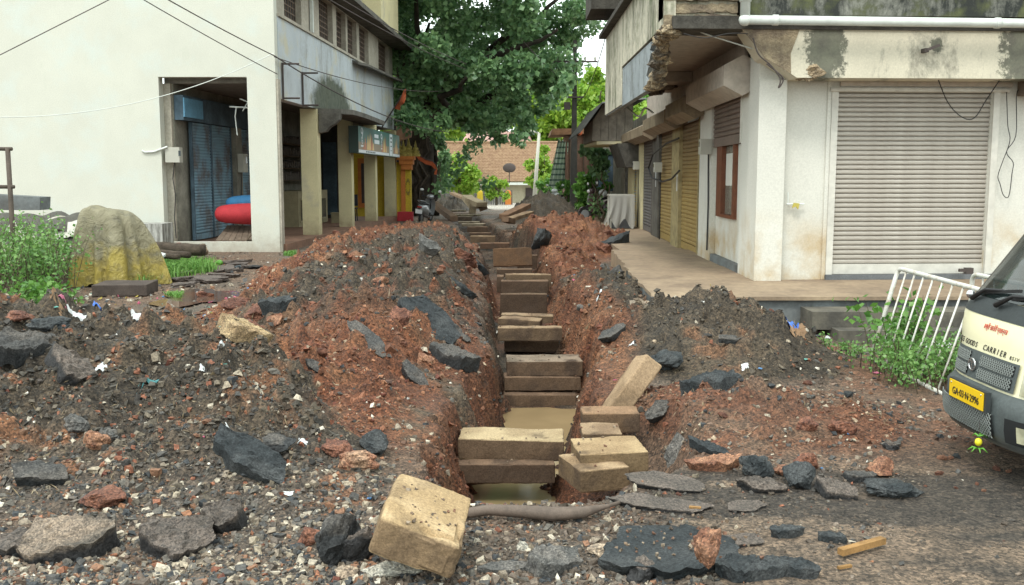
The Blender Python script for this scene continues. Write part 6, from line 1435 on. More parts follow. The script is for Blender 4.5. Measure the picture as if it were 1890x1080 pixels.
# ================================================================ VEHICLES
plain('silver_paint', (.34, .35, .36), .3, .4); plain('black_paint', (.02, .022, .025), .25); plain('white_paint', (.70, .72, .70), .3); plain('chrome', (.6, .6, .6), .2, .9); plain('tyre', (.025, .025, .026), .85); plain('lamp_red', (.30, .02, .02), .2); plain('plate_white', (.7, .7, .7), .4)
plain('maroon_paint', (.06, .035, .035), .3)
def scooter(label, loc, rz, body, lean=.0, cat='scooter', cover=False):
    t = thing('parked_scooter', label, cat, (0, 0, 0))
    def b(name, m, mat, par=t, sm=True): return m.build(name, mat, par, sm)
    for x in (-.58, .62):
        m = MB(); pts = [(x+.19*math.cos(a), 0, .23+.19*math.sin(a)) for a in [2*math.pi*k/20 for k in range(21)]]; m.tube(pts, .048, 8, False); w_ = b('wheel', m, 'tyre')
        m = MB(); m.tube([(x, -.03, .23), (x, .03, .23)], [.13, .13], 14); b('rim', m, 'silver_paint', w_, False)
    # rear body: tapered shell
    m = MB(); secs = [(-.92, .60, .05, .06), (-.82, .58, .13, .13), (-.60, .55, .19, .20), (-.35, .50, .19, .24), (-.12, .42, .16, .22), (0, .34, .12, .12)]
    G = [[(x, w_*math.cos(a), z+h*math.sin(a)) for a in [2*math.pi*k/14 for k in range(15)]] for x, z, w_, h in secs]; m.grid(G); b('body_shell', m, body)
    m = MB(); G = [[(x, w_*math.cos(a), z+h*max(-.3, math.sin(a))) for a in [2*math.pi*k/14 for k in range(15)]] for x, z, w_, h in [(-.80, .74, .03, .02), (-.70, .745, .14, .06), (-.4, .745, .15, .07), (-.1, .71, .13, .07), (.02, .68, .05, .04)]]; m.grid(G); b('seat', m, 'black_rubber')
    m = MB(); m.box(-.05, .40, -.15, .15, .26, .31); b('footboard', m, 'black_paint', sm=False)
    m = MB(); G = []
    for i in range(9):
        q_ = i/8; x = .40+.10*math.sin(q_*2.2)-.10*q_; z = .28+.62*q_; w_ = .18+.04*math.sin(q_*3.1); G.append([(x+.07*(1-(s_/4)**2)*1.0, w_*s_/4, z) for s_ in range(-4, 5)])
    m.grid(G); b('front_apron', m, body)
    m = MB(); G = [[(.62+.25*math.cos(a), y, .23+.25*math.sin(a)) for y in (-.07, -.04, .04, .07)] for a in [math.radians(20+14*k) for k in range(10)]]; m.grid(G); b('front_fender', m, body)
    m = MB(); m.ell((.38, 0, .98), (.12, .15, .10), 12, 8); b('headset', m, body)
    m = MB(); m.ell((.48, 0, .97), (.05, .09, .06), 10, 6); b('headlight', m, 'plate_white')
    m = MB(); m.tube([(.25, -.34, 1.0), (.36, -.15, 1.01), (.36, .15, 1.01), (.25, .34, 1.0)], .018, 7); b('handlebar', m, 'black_rubber')
    m = MB(); m.tube([(.60, 0, .23), (.42, 0, .9)], .03, 7); b('fork', m, 'black_paint')
    for s_ in (-1, 1):
        m = MB(); m.tube([(.32, s_*.24, 1.0), (.34, s_*.34, 1.2)], .008, 5); mr = b('mirror', m, 'black_rubber'); m = MB(); m.ell((.34, s_*.36, 1.23), (.015, .075, .05), 12, 6); b('mirror_glass', m, 'white_paint', mr)
    m = MB(); m.tube([(-.55, -.15, .80), (-.80, -.13, .86), (-.90, 0, .87), (-.80, .13, .86), (-.55, .15, .80)], .016, 7); b('grab_rail', m, 'silver_paint')
    m = MB(); m.box(-.95, -.90, -.09, .09, .60, .66); b('tail_light', m, 'lamp_red', sm=False)
    m = MB(); m.box(-.955, -.94, -.13, .13, .38, .54); b('number_plate', m, 'plate_white', sm=False)
    m = MB(); m.tube([(-.1, -.17, .25), (-.45, -.2, .26), (-.8, -.2, .32)], [.03, .05, .055], 8); b('exhaust', m, 'rust_iron')
    m = MB(); m.prism([(-.85, -.03, .5), (-.95, -.03, .3), (-.8, -.03, .45)], (0, .06, 0)); b('mudguard', m, 'black_rubber', sm=False)
    t.location = loc; t.rotation_euler = (lean, 0, rz); return t
p = onD(786, 400, 38.0); scooter('silver scooter seen from behind beside the yellow shrine gate', (p.x, 37.6, Hz(p.x, 37.6)-.02), R(78), 'silver_paint', .12)
p = onD(1104, 390, 33); scooter('dark scooter parked sideways before the boarded wall, seat wrapped in plastic', (p.x+.1, 32.6, .28), R(200), 'maroon_paint', .05)
p = onD(1028, 372, 43.5); scooter('white and black motorcycle front half hidden by the dark mound', (p.x, 43.4, .12), R(-110), 'white_paint', .0, 'motorcycle')
crp = onD(1113, 357, 32.5); m = MB(); m.ell(crp, (.16, .15, .14), 9, 6); tag(m.build('plastic_wrap', 'white_plastic'), 'pale plastic bag wrapped over the handlebar of the dark scooter', 'plastic bag')
# cage table under netting
q = NB('netting'); t_ = q.n('ShaderNodeBsdfTransparent'); mxs = q.n('ShaderNodeMixShader'); mxs.inputs[0].default_value = .72; q.b.inputs['Base Color'].default_value = (.30, .29, .26, 1); q.l(t_.outputs[0], mxs.inputs[1]); q.l(q.b.outputs[0], mxs.inputs[2]); q.l(mxs.outputs[0], q.o.inputs[0]); q.set(.8)
nb = thing('stall_frame', 'grey metal stall frame draped with pale netting beside the shutters', 'stall frame', (2.95, 27.6, .29))
a, b = onD(1128, 362, 27.2), onD(1168, 362, 27.2)
for x_ in (a.x, b.x):
    for y_ in (27.2, 28.0): m = MB(); m.bar((x_, y_, .29), (x_, y_, a.z), .04); m.build('leg', 'meter_grey', nb)
m = MB(); m.box(a.x-.03, b.x+.03, 27.15, 28.05, a.z, a.z+.04); m.build('top', 'meter_grey', nb)
m = MB(); m.box(a.x+.03, b.x-.03, 27.3, 27.9, .3, a.z-.3); m.build('crate_inside', 'grey_paint', nb)
G = []
for i in range(12):
    t = i/11; G.append([(a.x-.06+(b.x-a.x+.1)*s_/18-.25*t*t*(1-s_/18), 27.10-.16*t+.06*math.sin(s_*1.4)*t, a.z+.05-(a.z-.25)*t*(.85+.15*math.sin(s_*.8+1))) for s_ in range(19)])
m = MB(); m.grid(G); m.build('netting', 'netting', nb, True)

# ---------------------------------------------------------------- small goods carrier van, nose at the right edge
q = NB('van_cream'); q.l(q.mix(q.ramp(q.noise(4, 4), .3, .8), (.78, .74, .50), (.72, .68, .46)), q.b.inputs['Base Color']); q.set(.28, 0, .5); q.b.inputs['Coat Weight'].default_value = .3
simple('bumper_grey', (.085, .10, .10), .55, .2, 6, 160, .15, spec=.4); simple('cowl_grey', (.04, .048, .05), .6, .2); plain('mesh_metal', (.20, .22, .21), .5); plain('grille_dark', (.006, .007, .008), .8); plain('plate_yellow', (.80, .52, .01), .4, var=.04); plain('ink_black', (.012, .012, .014), .5); plain('ink_red', (.55, .06, .04), .5)
q = NB('windscreen'); q.b.inputs['Base Color'].default_value = (.02, .03, .03, 1); q.set(.04, 0, .6); q.b.inputs['Alpha'].default_value = .72
q = NB('lamp_lens'); q.l(q.mix(q.ramp(q.noise(9, 3), .4, .6), (.48, .46, .32), (.30, .29, .20)), q.b.inputs['Base Color']); q.set(.08, 0, .6)
splash('bumper_grey', .15, .42, (.15, .12, .09)); splash('van_cream', .4, .75, (.42, .36, .24))
XF, YC, HW = 2.76, 5.72, .74
PROF = [(.19, -.10), (.215, -.03), (.27, .0), (.36, .012), (.47, .0), (.50, -.035), (.52, -.05), (.60, -.065), (.685, -.085), (.70, -.09), (.80, -.105), (.88, -.135), (.90, -.145), (.92, -.155), (.985, -.20), (1.0, -.21), (1.10, -.28), (1.50, -.56), (1.56, -.62), (1.64, -.76), (1.68, -1.0), (1.68, -1.75)]
pzs = [p_[0] for p_ in PROF]; pfs = [p_[1] for p_ in PROF]
def VS(s, z, lift=0.0):
    f = float(np.interp(z, pzs[:21], pfs[:21])); w_ = HW*(1-.10*max(0, (z-.95)/.7)); g_ = .30*abs(s)**3.6*(1 if z < .55 else max(.42, 1-(z-.55)*1.7))
    return Vector((XF-f-lift+g_, YC+s*w_*(1-.06*abs(s)**6), z))
van = thing('goods_van', 'small cream goods carrier van with a yellow number plate at the right edge', 'van', (XF+1.5, YC, 0))
def strip(name, zz, mat, s0=-1, s1=1, n=36, lift=0, par=van, sm=True):
    m = MB(); m.grid([[VS(s0+(s1-s0)*k/n, z, lift) for k in range(n+1)] for z in zz]); return m.build(name, mat, par, sm)
bump_ = strip('bumper', [.19, .215, .235, .27, .31, .36, .42, .47, .50, .515], 'bumper_grey')
strip('lip', [.19, .20, .215, .235], 'bumper_grey', lift=.012, par=bump_)
strip('front_panel', [.515, .56, .62, .685, .72, .76, .80, .84, .88, .90], 'van_cream')
strip('cowl', [.90, .92, .985, .998], 'cowl_grey', lift=.004)
ws = strip('windscreen', [1.0, 1.03, 1.10, 1.2, 1.3, 1.4, 1.5], 'windscreen', -.84, .84)
for a, b in ((-1, -.84), (.84, 1)): strip('pillar', [1.0, 1.1, 1.2, 1.3, 1.4, 1.5], 'cowl_grey', a, b, 5)
strip('roof_edge', [1.5, 1.56, 1.60, 1.64, 1.68], 'van_cream')
for sd_ in (-1, 1):
    m = MB(); P0 = [VS(sd_, z) for z in (.25, .515, .90)]; y_ = P0[0].y; yr = VS(sd_, 1.5).y
    m.add([(P0[0].x, P0[0].y, .25), (XF+1.35, y_, .25), (XF+1.35, y_, .90), tuple(P0[2]), tuple(P0[1])], [(0, 1, 2, 3, 4)]); dr = m.build('door', 'van_cream', van)
    m = MB(); a = VS(sd_, 1.0); b = VS(sd_, 1.5); m.add([tuple(a), (XF+1.35, a.y, 1.0), (XF+1.35, b.y, 1.55), tuple(b)], [(0, 1, 2, 3)]); m.build('side_window', 'windscreen', van)
    m = MB(); m.add([(P0[2].x, P0[2].y, .90), (XF+1.35, y_, .90), (XF+1.35, a.y, 1.0), tuple(a)], [(0, 1, 2, 3)]); m.build('window_sill', 'cowl_grey', van)
    m = MB(); m.tube([(XF+.75+.25*math.cos(t), YC+sd_*(HW-.12), .25+.25*math.sin(t)) for t in [2*math.pi*k/24 for k in range(25)]], .07, 8, False); wh = m.build('wheel', 'tyre', van, True)
    m = MB(); m.tube([(XF+.75, YC+sd_*(HW-.16), .25), (XF+.75, YC+sd_*(HW-.05), .25)], .18, 16); m.build('rim', 'meter_grey', wh)
    m = MB(); m.tube([(XF+2.6+.25*math.cos(t), YC+sd_*(HW-.12), .25+.25*math.sin(t)) for t in [2*math.pi*k/24 for k in range(25)]], .07, 8, False); m.build('wheel', 'tyre', van, True)
m = MB(); m.box(XF+.83, XF+1.35, YC-.64, YC+.64, 1.65, 1.71); m.build('roof', 'van_cream', van)
m = MB(); m.box(XF+.25, XF+1.3, YC-.66, YC+.66, .25, .5); m.build('floor', 'cowl_grey', van)
m = MB(); m.box(XF+1.30, XF+1.36, YC-.70, YC+.70, .45, 1.66); m.build('rear_cab_wall', 'cowl_grey', van)
m = MB(); m.box(XF+1.42, XF+3.5, YC-.74, YC+.74, .55, .64); m.box(XF+1.42, XF+3.5, YC-.74, YC-.71, .64, .95); m.box(XF+1.42, XF+3.5, YC+.71, YC+.74, .64, .95); m.build('cargo_bed', 'van_cream', van)
m = MB(); m.box(XF+.3, XF+3.4, YC-.35, YC+.35, .32, .5); m.build('chassis', 'cowl_grey', van)
for s_ in (-.35, .38):
    m = MB(); m.box(XF+.95, XF+1.2, YC+s_*HW-.2, YC+s_*HW+.2, .6, 1.25); m.build('cab_seat', 'black_rubber', van)
strip('dashboard', [.99, .995], 'cowl_grey', -.8, .8, 10, -.1)
# grille: grey plate with four mesh openings
gp = strip('grille_plate', [.53, .57, .62, .66, .695], 'bumper_grey', -.46, .60, 24, .012)
def meshpatch(s0, s1, z0, z1, lift, par, taper=0, pitch=.024):
    m = MB(); n = 8; G = []
    for i in range(5):
        z = z0+(z1-z0)*i/4; k = taper*(i/4 if taper > 0 else (i/4-1)); G.append([VS(s0+(s1-s0)*j/n, z, lift) for j in range(n+1)])
    m.grid(G); mp_ = m.build('mesh_opening', 'grille_dark', par)
    m = MB(); H_ = z1-z0; Wd = (s1-s0)*HW; nn = int((H_+Wd)/pitch)
    for sg in (1, -1):
        for k in range(nn+1):
            o_ = k*pitch; segs = []
            a = (max(0, o_-H_), min(o_, H_)) ; b = (min(o_, Wd), max(0, o_-Wd))
            if b[0]-a[0] < .008: continue
            pts = []
            for t in (0, .5, 1):
                u = a[0]+(b[0]-a[0])*t; v = a[1]+(b[1]-a[1])*t
                if sg < 0: u = Wd-u
                pts.append(VS(s0+u/HW, z0+v, lift+.006))
            for i in range(2): m.bar(pts[i], pts[i+1], .0055, .004, up=(1, 0, 0))
    m.build('mesh', 'mesh_metal', mp_, kind='stuff')
meshpatch(.26, .56, .620, .680, .014, gp); meshpatch(.26, .56, .545, .605, .014, gp); meshpatch(-.42, .08, .620, .680, .014, gp); meshpatch(-.42, .08, .545, .605, .014, gp)
meshpatch(-.36, .66, .255, .395, .016, bump_, pitch=.028)
em = VS(.17, .612, .026); m = MB(); m.tube([em+Vector((0, .04*math.cos(t), .036*math.sin(t))) for t in [2*math.pi*k/20 for k in range(21)]], .006, 6, False); e_ = m.build('badge_ring', 'chrome', van, True)
m = MB(); m.bar(em+Vector((0, 0, -.034)), em+Vector((0, 0, .022)), .012, .008, up=(1, 0, 0)); m.bar(em+Vector((-.002, -.028, .02)), em+Vector((-.002, .028, .02)), .010, .008, up=(1, 0, 0)); m.build('badge_letter', 'chrome', e_)
# lamps
strip('headlight', [.53, .58, .64, .70, .74], 'lamp_lens', .64, .97, 10, .008)
hl = strip('headlight', [.53, .58, .64, .70, .74], 'lamp_lens', -.97, -.52, 10, .012)
m = MB(); c = VS(-.72, .63, .016); m.tube([c+Vector((0, .07*math.cos(t), .07*math.sin(t))) for t in [2*math.pi*k/20 for k in range(21)]], .007, 5, False); m.build('lens_ring', 'chrome', hl, True)
strip('marker_light', [.43, .445, .455], 'plate_white', .72, .9, 6, .012); fl_ = strip('fog_recess', [.26, .33, .40], 'grille_dark', -.82, -.50, 6, .014); strip('fog_lamp', [.28, .33, .37], 'lamp_lens', -.80, -.62, 6, .018, fl_)
# number plate and writing
def faceM(s, z, lift):
    p = VS(s, z, lift); e = .02; X_ = (VS(s-e, z, lift)-VS(s+e, z, lift)).normalized(); U_ = (VS(s, z+.01, lift)-VS(s, z-.01, lift)).normalized(); Z_ = X_.cross(U_).normalized(); U_ = Z_.cross(X_)
    return Matrix(((X_.x, U_.x, Z_.x, p.x), (X_.y, U_.y, Z_.y, p.y), (X_.z, U_.z, Z_.z, p.z), (0, 0, 0, 1)))
pm = Matrix(((0, 0, -1, XF-.045), (-1, 0, 0, YC-.0), (0, 1, 0, .455), (0, 0, 0, 1)))
m = MB(); m.mbox(pm, .43, .105, .006); pl = m.build('number_plate', 'plate_yellow', van)
m = MB(); m.mbox(pm @ Matrix.Translation((0, 0, -.02)), .47, .12, .03); m.build('plate_holder', 'cowl_grey', van)
text('GA·03·N·2996', 'ink_black', pl, pm @ Matrix.Translation((0, -.010, .0045)), .062, ext=.0015, sx=.92)
for x_ in (-.19, .19): m = MB(); m.ell((pm @ Vector((x_, .036, .004))), (.004, .006, .006), 8, 5); m.build('bolt', 'chrome', pl)
for w_, s_, z_, sz in (('ACE', .60, .722, .048), ('GOODS', .36, .722, .048), ('CARRIER', -.05, .722, .050), ('BSIV', -.35, .716, .030)):
    x0_ = s_
    k = len(w_)
    for i, chh in enumerate(w_):       # letter by letter so that the line follows the curve of the panel
        ss_ = s_ - (i-(k-1)/2)*sz*.80/HW; text(chh, 'ink_black', van, faceM(ss_, z_, .004), sz, ext=.001, italic=.25, name='letter')
text('॥श्री सातेरी प्रसन्न॥', 'ink_red', van, faceM(.02, .845, .006), .044, ext=.001, sx=.8)
for s_, (d1, d2) in ((.55, (-.02, .16)), (.05, (-.1, .1))):
    a = VS(s_+.12, .975, .03); b = VS(s_-.32, 1.06, .03); m = MB(); m.tube([a, a.lerp(b, .5)+Vector((-.01, 0, .03)), b], [.018, .011, .008], 6); wp = m.build('wiper', 'black_rubber', van, True)
    m = MB(); m.bar(b+Vector((0, .25, -.04)), b+Vector((0, -.22, .02)), .012, .02); m.build('wiper_blade', 'black_rubber', wp)
m = MB(); c = VS(.92, .98, .03); m.ell(c, (.03, .03, .03), 8, 6); m.build('washer_nozzle', 'chrome', van)
# lemon and chilli charm
lc = onD(1806, 816, 5.55); ch_ = thing('lemon_charm', 'lemon and green chilli charm hanging on a thread below the van bumper', 'charm', (lc.x, lc.y, lc.z))
plain('lemon', (.80, .70, .03), .4); plain('chilli', (.10, .30, .03), .4)
m = MB(); m.ell(lc, (.021, .021, .024), 12, 8); m.build('lemon', 'lemon', ch_, True)
for k in range(7):
    a = k*.9; z = lc.z+(.035 if k < 3 else -.04); p = Vector((lc.x, lc.y, z)); m = MB(); m.tube([p, p+Vector((.03*math.cos(a), .03*math.sin(a), .008)), p+Vector((.055*math.cos(a), .055*math.sin(a), -.012))], [.006, .006, .002], 6); m.build('chilli', 'chilli', ch_, True)
m = MB(); m.tube([lc+Vector((0, 0, -.05)), lc+Vector((.0, 0, .12))], .0015, 4); m.build('thread', 'rust_iron', ch_)

# ---------------------------------------------------------------- crowd barriers
simple('barrier_white', (.66, .65, .60), .5, .35, 12, 60, .3, col2=(.45, .36, .26), f=(.5, .75))
def barrier(label, A, B, C_, D_, n=9):
    A, B, C_, D_ = map(Vector, (A, B, C_, D_)); t = thing('crowd_barrier', label, 'barrier', D_)
    P = []; r = .09; cs = [D_, A, B, C_]
    P.append(D_)
    for i in (1, 2):
        p = cs[i]; a = (cs[i-1]-p).normalized(); b = (cs[i+1]-p).normalized()
        for k in range(6): q_ = k/5; P.append((p+a*r).lerp(p, q_).lerp(p.lerp(p+b*r, q_), q_))
    P.append(C_); m = MB(); m.tube(P, .021, 10); m.build('frame', 'barrier_white', t, True)
    m = MB(); m.tube([D_, C_], .019, 8); m.build('bottom_rail', 'barrier_white', t, True)
    for i in range(1, n):
        q_ = i/n; m = MB(); m.tube([D_.lerp(C_, q_), A.lerp(B, q_)], .0085, 6); m.build('upright', 'barrier_white', t, True)
    return t
def zz(v, d=.0): return (v[0], v[1], Hz(v[0], v[1])+d)
barrier('white tubular crowd barrier leaning over the weeds beside the van', (3.76, 9.45, .86), (3.80, 7.75, .83), (3.46, 7.6, .01), (3.44, 9.2, .02))
barrier('second white crowd barrier standing behind the leaning one', (4.27, 9.0, .85), (4.30, 7.2, .85), (4.30, 7.2, -.03), (4.27, 9.0, -.03))

# ---------------------------------------------------------------- weeds and grass
def weeds(label, pts, n_st, hgt, leafn, size, mat, name='weed_bush', cat='bush', spread=.25):
    c = np.mean(np.array(pts), 0); t = thing(name, label, cat, (c[0], c[1], Hz(c[0], c[1])))
    ms = MB(); P = []
    for (x, y) in pts:
        for k in range(n_st):
            a = random.uniform(0, 6.3); h = hgt*random.uniform(.5, 1.1); x0 = x+random.gauss(0, spread*.5); y0 = y+random.gauss(0, spread*.5); z0 = Hz(x0, y0)
            e = Vector((x0+math.cos(a)*h*.35, y0+math.sin(a)*h*.35, z0+h)); b0 = Vector((x0, y0, z0-.02)); md = b0.lerp(e, .5)+Vector((0, 0, h*.1)); ms.tube([b0, md, e], [.006, .004, .002], 4)
            for j in range(leafn):
                q_ = random.uniform(.15, 1)**.7; p = (b0.lerp(md, q_*2) if q_ < .5 else md.lerp(e, q_*2-1)); P.append(tuple(p+Vector((random.gauss(0, 1), random.gauss(0, 1), random.gauss(0, .7)))*.085*hgt**.5))
    ms.build('stems', 'twig', t, kind='stuff'); V, F = leaves(np.array(P), size, .55); link('leaves', np_mesh('leaves', V-np.array(wloc(t)), F), mat, t, kind='stuff'); return t
random.seed(5)
pw = lambda px, py: tuple(onZ(px, py, .02)[:2])
weeds('tall feathery green bush at the left edge in front of the white table', [pw(x, y) for x, y in ((5, 560), (35, 565), (65, 555), (95, 560), (20, 540), (60, 530), (90, 530))], 16, 1.15, 34, .055, 'leaf_feather')
weeds('pale feathery bush left of the tarpaulin covered heap', [pw(x, y) for x, y in ((85, 530), (112, 535), (130, 520), (100, 510))], 13, 1.0, 26, .05, 'leaf_feather')
weeds('low broadleaf weeds at the left edge below the feathery bush', [pw(x, y) for x, y in ((5, 590), (40, 585), (75, 580), (100, 572))], 12, .45, 26, .07, 'leaf_mid')
weeds('tall broadleaf weed inside the leaning barrier', [pw(1655, 668), pw(1668, 660)], 9, .62, 26, .075, 'leaf_mid')
weeds('bright low feathery weeds under the leaning barrier', [pw(x, y) for x, y in ((1672, 692), (1690, 705), (1715, 712), (1740, 700), (1705, 690), (1730, 680), (1755, 690), (1760, 705))], 15, .34, 34, .034, 'leaf_feather', spread=.4)
weeds('small weed tuft at the side of the lowest step', [pw(1540, 640), pw(1550, 650)], 8, .16, 14, .035, 'leaf_feather')
weeds('tiny weeds at the foot of the platform behind the blue bag', [pw(1492, 598)], 8, .22, 14, .05, 'leaf_mid')
def grass(label, pxs, n, h):
    poly = [Vector((*pw(*p), 0)) for p in pxs]; c = sum(poly, Vector())/len(poly); P = []
    V = []; F = []
    for k in range(n):
        a, b = random.sample(poly, 2); p = c.lerp(a.lerp(b, random.random()), random.random()**.6); z = Hz(p.x, p.y); a = random.uniform(0, 6.3); hh_ = h*random.uniform(.5, 1.2); w_ = .008
        d = Vector((math.cos(a), math.sin(a), 0)); s_ = Vector((-d.y, d.x, 0))*w_; b0 = Vector((p.x, p.y, z-.01)); m1 = b0+d*hh_*.25+Vector((0, 0, hh_*.7)); e = b0+d*hh_*.8+Vector((0, 0, hh_*.85)); i = len(V)
        V += [b0-s_, b0+s_, m1+s_*.8, m1-s_*.8, e]; F += [(i, i+1, i+2), (i, i+2, i+3), (i+3, i+2, i+4)]
    link('grass_patch', np_mesh('grass_patch', np.array([tuple(v) for v in V]), np.array(F)), 'grass_blade', kind='stuff', label=label, cat='grass')
grass('long grass growing between the tarpaulin heap and the broken paving', [(225, 525), (262, 530), (330, 505), (405, 500), (395, 488), (330, 480), (270, 478), (235, 495)], 5200, .24)
grass('thin grass tuft beside the puddle', [(305, 545), (330, 552), (340, 540)], 350, .10)
grass('green tuft at the corner of the arcade', [(522, 470), (540, 472), (548, 466)], 300, .12)

# ---------------------------------------------------------------- tarpaulin heap and clutter on the left
q = NB('tarp'); zc_ = q.xyz()[2]; f = q.math('ADD', q.maprange(zc_, .15, 1.0, 0, 1), q.math('MULTIPLY', q.math('SUBTRACT', q.noise(2.6, 6), .5), 1.7))
c = q.mix(q.ramp(f, .18, .6), (.33, .26, .06), (.21, .19, .12)); c = q.mix(q.math('MULTIPLY', q.ramp(q.noise(5, 6), .5, .7), .6), c, (.10, .095, .075)); q.l(c, q.b.inputs['Base Color']); q.bump(q.noise(4.5, 6, dist=1.5), 1.0, .07); q.set(.55, 0, .4)
tc_ = onZ(183, 534, 0); cx, cy = tc_.x, tc_.y+.75; G = []
for i in range(26):
    t = i/25; row = []
    for k in range(97):
        a = 2*math.pi*k/96; fold = 1+.13*t*math.sin(5*a+1.3)+.10*t*math.sin(11*a+.5+1.5*t)+.07*t*t*math.sin(19*a+2*t)
        rx = .66*(t**.52)*fold*(1+.08*math.cos(a)*t); ry = .6*(t**.45)*fold; z = 1.2*(1-t**3.0)*(1-.22*t*math.cos(a-.2)) + .02 + .16*(vnoise(np.array([2.5*math.cos(a)+3]), np.array([2.5*math.sin(a)+t*5]))[0]-.5)*min(1, t*3)*(1-t)**.5 + (.035*math.sin(9*a) if t > .9 else 0)
        row.append((cx-.03+rx*math.cos(a)-.06*(1-t), cy+ry*math.sin(a), max(.01, z)))
    G.append(row)
m = MB(); m.grid(G); tag(m.build('tarpaulin_heap', 'tarp', smooth=True), 'heap covered by a crumpled grey and yellow tarpaulin on the left', 'tarpaulin')
simple('white_sheet', (.56, .56, .50), .6, .3, 2, 20, .4, col2=(.34, .30, .24)); simple('dark_tarp', (.10, .095, .08), .8, .4)
tb_ = thing('covered_table', 'low table piled with folded white and brown sheets at the left edge', 'table', (-7.2, 15.6, 0))
zt_ = onD(60, 400, 15.2).z
m = MB(); m.box(-9.0, -6.95, 15.7, 17.0, zt_-.30, zt_-.24); m.build('tabletop', 'old_wood', tb_)
for x_ in (-8.9, -7.05):
    for y_ in (15.8, 16.9): m = MB(); m.bar((x_, y_, -.02), (x_, y_, zt_-.3), .07); m.build('leg', 'old_wood', tb_)
for k, (dz, mt, x1_, o_) in enumerate(((0, 'dark_tarp', -6.85, 0), (.07, 'white_sheet', -7.0, 3), (.14, 'white_sheet', -6.85, 5), (.19, 'dark_tarp', -7.0, 8))):
    G = [[(-9+(x1_+9)*i/24, 15.63+1.35*j/8-.04*math.sin(i*.7+o_), zt_-.235+dz+.045*math.sin(i*.9+o_)+.03*math.sin(i*.37+j+o_)-(.22 if j == 0 else 0)) for j in range(9)] for i in range(25)]
    m = MB(); m.grid(G); m.build('sheet', mt, tb_, True)
ta, tb2, tc2 = onD(73, 388, 17.2), onD(73, 364, 17.2), onD(0, 355, 17.2); m = MB(); m.hexa([(-9.8, 17.2, ta.z), (ta.x, 17.2, ta.z), (ta.x, 17.6, ta.z), (-9.8, 17.6, ta.z), (-9.8, 17.2, tc2.z), (ta.x+.02, 17.2, tb2.z), (ta.x+.02, 17.6, tb2.z), (-9.8, 17.6, tc2.z)]); tag(m.build('metal_trough', 'bumper_grey' if 0 else 'platform_side'), 'dull grey metal trough behind the covered table at the left edge', 'trough')
simple('pipe_brown', (.11, .085, .065), .7, .4)
sc = thing('scaffold_rail', 'brown pipe post with two rails at the left edge of the lane', 'railing', (*onD(15, 400, 13.6)[:2], 0))
pD = 13.6; a = onD(14, 272, pD); m = MB(); m.tube([(a.x, pD, 0), a], .034, 8); m.build('post', 'pipe_brown', sc, True)
for y_ in (275, 345): z = onD(0, y_, pD).z; m = MB(); m.tube([(a.x-2.2, pD+.1, z), (a.x+.06, pD+.0, z)], .026, 8); m.build('rail', 'pipe_brown', sc, True)
m = MB(); m.tube([(a.x-2.1, pD+.1, 0), (a.x-2.1, pD+.1, a.z)], .034, 8); m.build('post', 'pipe_brown', sc, True)
# small clutter
q = NB('limewashed'); c = q.mix(q.ramp(q.noise(3, 7, vec=q.mapping((2.5, 2.5, .5)), rough=.75), .42, .6), (.16, .155, .14), (.46, .46, .43)); q.l(c, q.b.inputs['Base Color']); q.set(.9)
a, b = onD(243, 452, 21.6), onD(299, 415, 21.6); m = MB(); m.box(a.x, b.x, 21.6, 22.3, -.02, b.z+.02); tag(m.build('concrete_block', 'limewashed'), 'big grey concrete cube with white runs standing at the gable wall', 'concrete block')
lp_ = thing('wood_pile', 'pile of rotten brown wood left of the concrete cube', 'wood pile', (*onD(240, 450, 21)[:2], 0))
simple('rotten_wood', (.24, .11, .06), .95, .5, 8, 40, .6)
for k in range(7): a = onD(222+random.uniform(0, 8), 448-5*k, 21+.1*k); b = onD(252, 447-4.6*k, 21.2+.05*k); a.z = max(a.z, .05+.09*k); b.z = max(b.z, .05+.08*k); m = MB(); m.bar(a, b, random.uniform(.1, .16), random.uniform(.05, .09)); m.build('wood_piece', 'rotten_wood', lp_)
def log(label, a, b, Da, Db, r, mat='bark'):
    p, q_ = onD(*a, Da), onD(*b, Db); p.z = max(p.z, r*.8); q_.z = max(q_.z, r*.8); m = MB(); limb(m, p, q_, r, r*.9, .25, 8); tag(m.build('log', mat, smooth=True), label, 'log')
log('rough grey tree log lying in front of the gable opening', (262, 456), (375, 462), 19.2, 18.9, .13); log('thinner log lying parallel in front of the rough grey log', (262, 463), (350, 471), 18.6, 18.2, .07); log('dark branch under the two logs', (258, 470), (330, 474), 18.2, 17.9, .06)
def board(label, q4, D0, D1, mat, t=.04):
    P = [onD(*q4[0], D0), onD(*q4[1], D0), onD(*q4[2], D1), onD(*q4[3], D1)]; m = MB(); m.hexa([p-Vector((0, 0, t)) for p in P]+P); tag(m.build('board', mat), label, 'board')
board('white board tilted on the logs beside the grass', [(262, 484), (285, 487), (306, 468), (288, 463)], 17.2, 17.9, 'white_plastic')
board('small white board leaning left of the log', [(249, 462), (256, 463), (272, 450), (262, 446)], 18.6, 19.0, 'white_plastic')
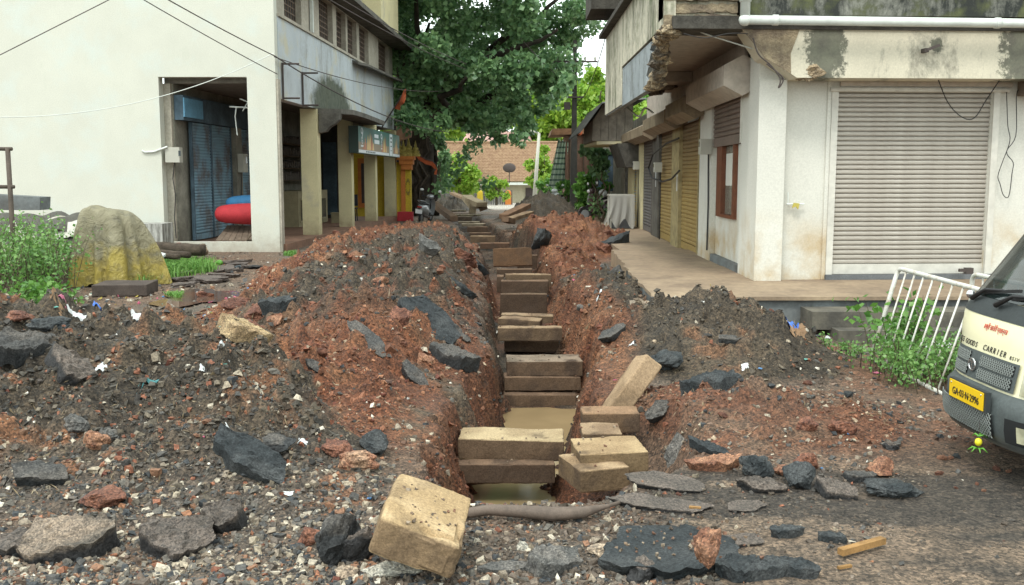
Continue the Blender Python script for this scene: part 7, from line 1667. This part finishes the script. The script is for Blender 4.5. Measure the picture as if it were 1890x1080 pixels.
for k, (px, py, w_, c1, lb_) in enumerate(((322, 458, 42, 'maroon', 'dull red crumpled sack at the foot of the gable opening'), (372, 460, 26, 'brown', 'brown cloth scrap on the sill of the gable opening'), (465, 474, 46, 'tar', 'black flattened rubber mat in front of the gable pillar'), (443, 484, 20, 'asph', 'bluish stone below the black rubber mat'))):
    p = onD(px, py, 20.6 if k < 2 else 18.6); P, F, U = chunk_np((w_*p.y/1800, .4, .24 if k < 2 else .06), 700+k, 'lump', 10); cc_ = {'maroon': ((.22, .08, .07), (.10, .05, .045)), 'brown': ((.22, .16, .11), (.11, .08, .06)), 'tar': ((.03, .03, .032), (.02, .02, .02)), 'asph': ((.08, .11, .13), (.05, .06, .07))}[c1]
    link('cloth_heap' if k < 2 else ('rubber_mat' if k == 2 else 'rock'), np_mesh('heap', P, F, colnoise(P*5, *cc_, 1, k), False), 'stone_big', label=lb_, cat=('sack', 'cloth', 'rubber mat', 'rock')[k], loc=(p.x, p.y, max(.08, p.z) if k < 2 else .03))
m = MB(); p = onZ(405, 487, .03); m.ell((p.x, p.y, .05), (.07, .07, .06), 8, 6); tag(m.build('glass_bottle', 'chilli'), 'green bottle lying at the end of the grass', 'bottle')
block('low grey concrete slab lying in front of the tarpaulin heap', Vector(onZ(215, 548, 0))+Vector((0, .35, .09)), (.78, .70, .17), (0, 0, .12), ((.105, .085, .075), (.08, .065, .058)), (26, 22, 7), .012, .005, 60, .1, name='concrete_slab')
# broken paving plates
simple('paver', (.13, .105, .095), .55, .3, 4, 60, .3)
random.seed(11)
for k in range(34):
    px = random.uniform(285, 490); py = random.uniform(482, 540); 
    if py > 535-(px-285)*.24 + 10 or px+ (py-480)*1.6 > 520: continue
    p = onZ(px, py, .02); s_ = random.uniform(.28, .55); P, F, U = chunk_np((s_*1.3, s_, .05), 800+k, 'slab', 7)
    link('broken_paver', np_mesh('broken_paver', P, F, colnoise(P*4+k, (.135, .11, .10), (.10, .082, .075), 1, k), False), 'stone_big', label='flat broken paving piece between the grass and the left spoil heap', cat='paving piece', group='broken paving pieces left of the spoil heap', loc=(p.x, p.y, Hz(p.x, p.y)+.025+.02*random.random())).rotation_euler = (random.uniform(-.08, .08), random.uniform(-.08, .08), random.uniform(0, 6))
# rubbish specks in the mud on the left and on the heaps
n = 420; x = np.concatenate([rng.uniform(-7.2, -3.2, 240), rng.uniform(-5, 3.2, 180)]); y = np.concatenate([rng.uniform(10.5, 14.5, 240), rng.uniform(5, 22, 180)])
ok = off_build(x, y); x, y = x[ok], y[ok]; n = len(x); pal = np.array([(.6, .6, .58), (.6, .6, .58), (.55, .5, .4), (.5, .12, .2), (.1, .25, .5), (.5, .4, .1), (.65, .65, .62), (.15, .4, .35)]); s_ = rng.uniform(.008, .028, n)*np.clip(y/8, .8, 1.6)
chips(np.stack([x, y, Hfull(x, y)+.012], 1), s_, pal[rng.integers(0, 8, n)], .25, 'litter_specks', kind='stuff', label='tiny scraps of paper and plastic scattered over mud and heaps', cat='litter')
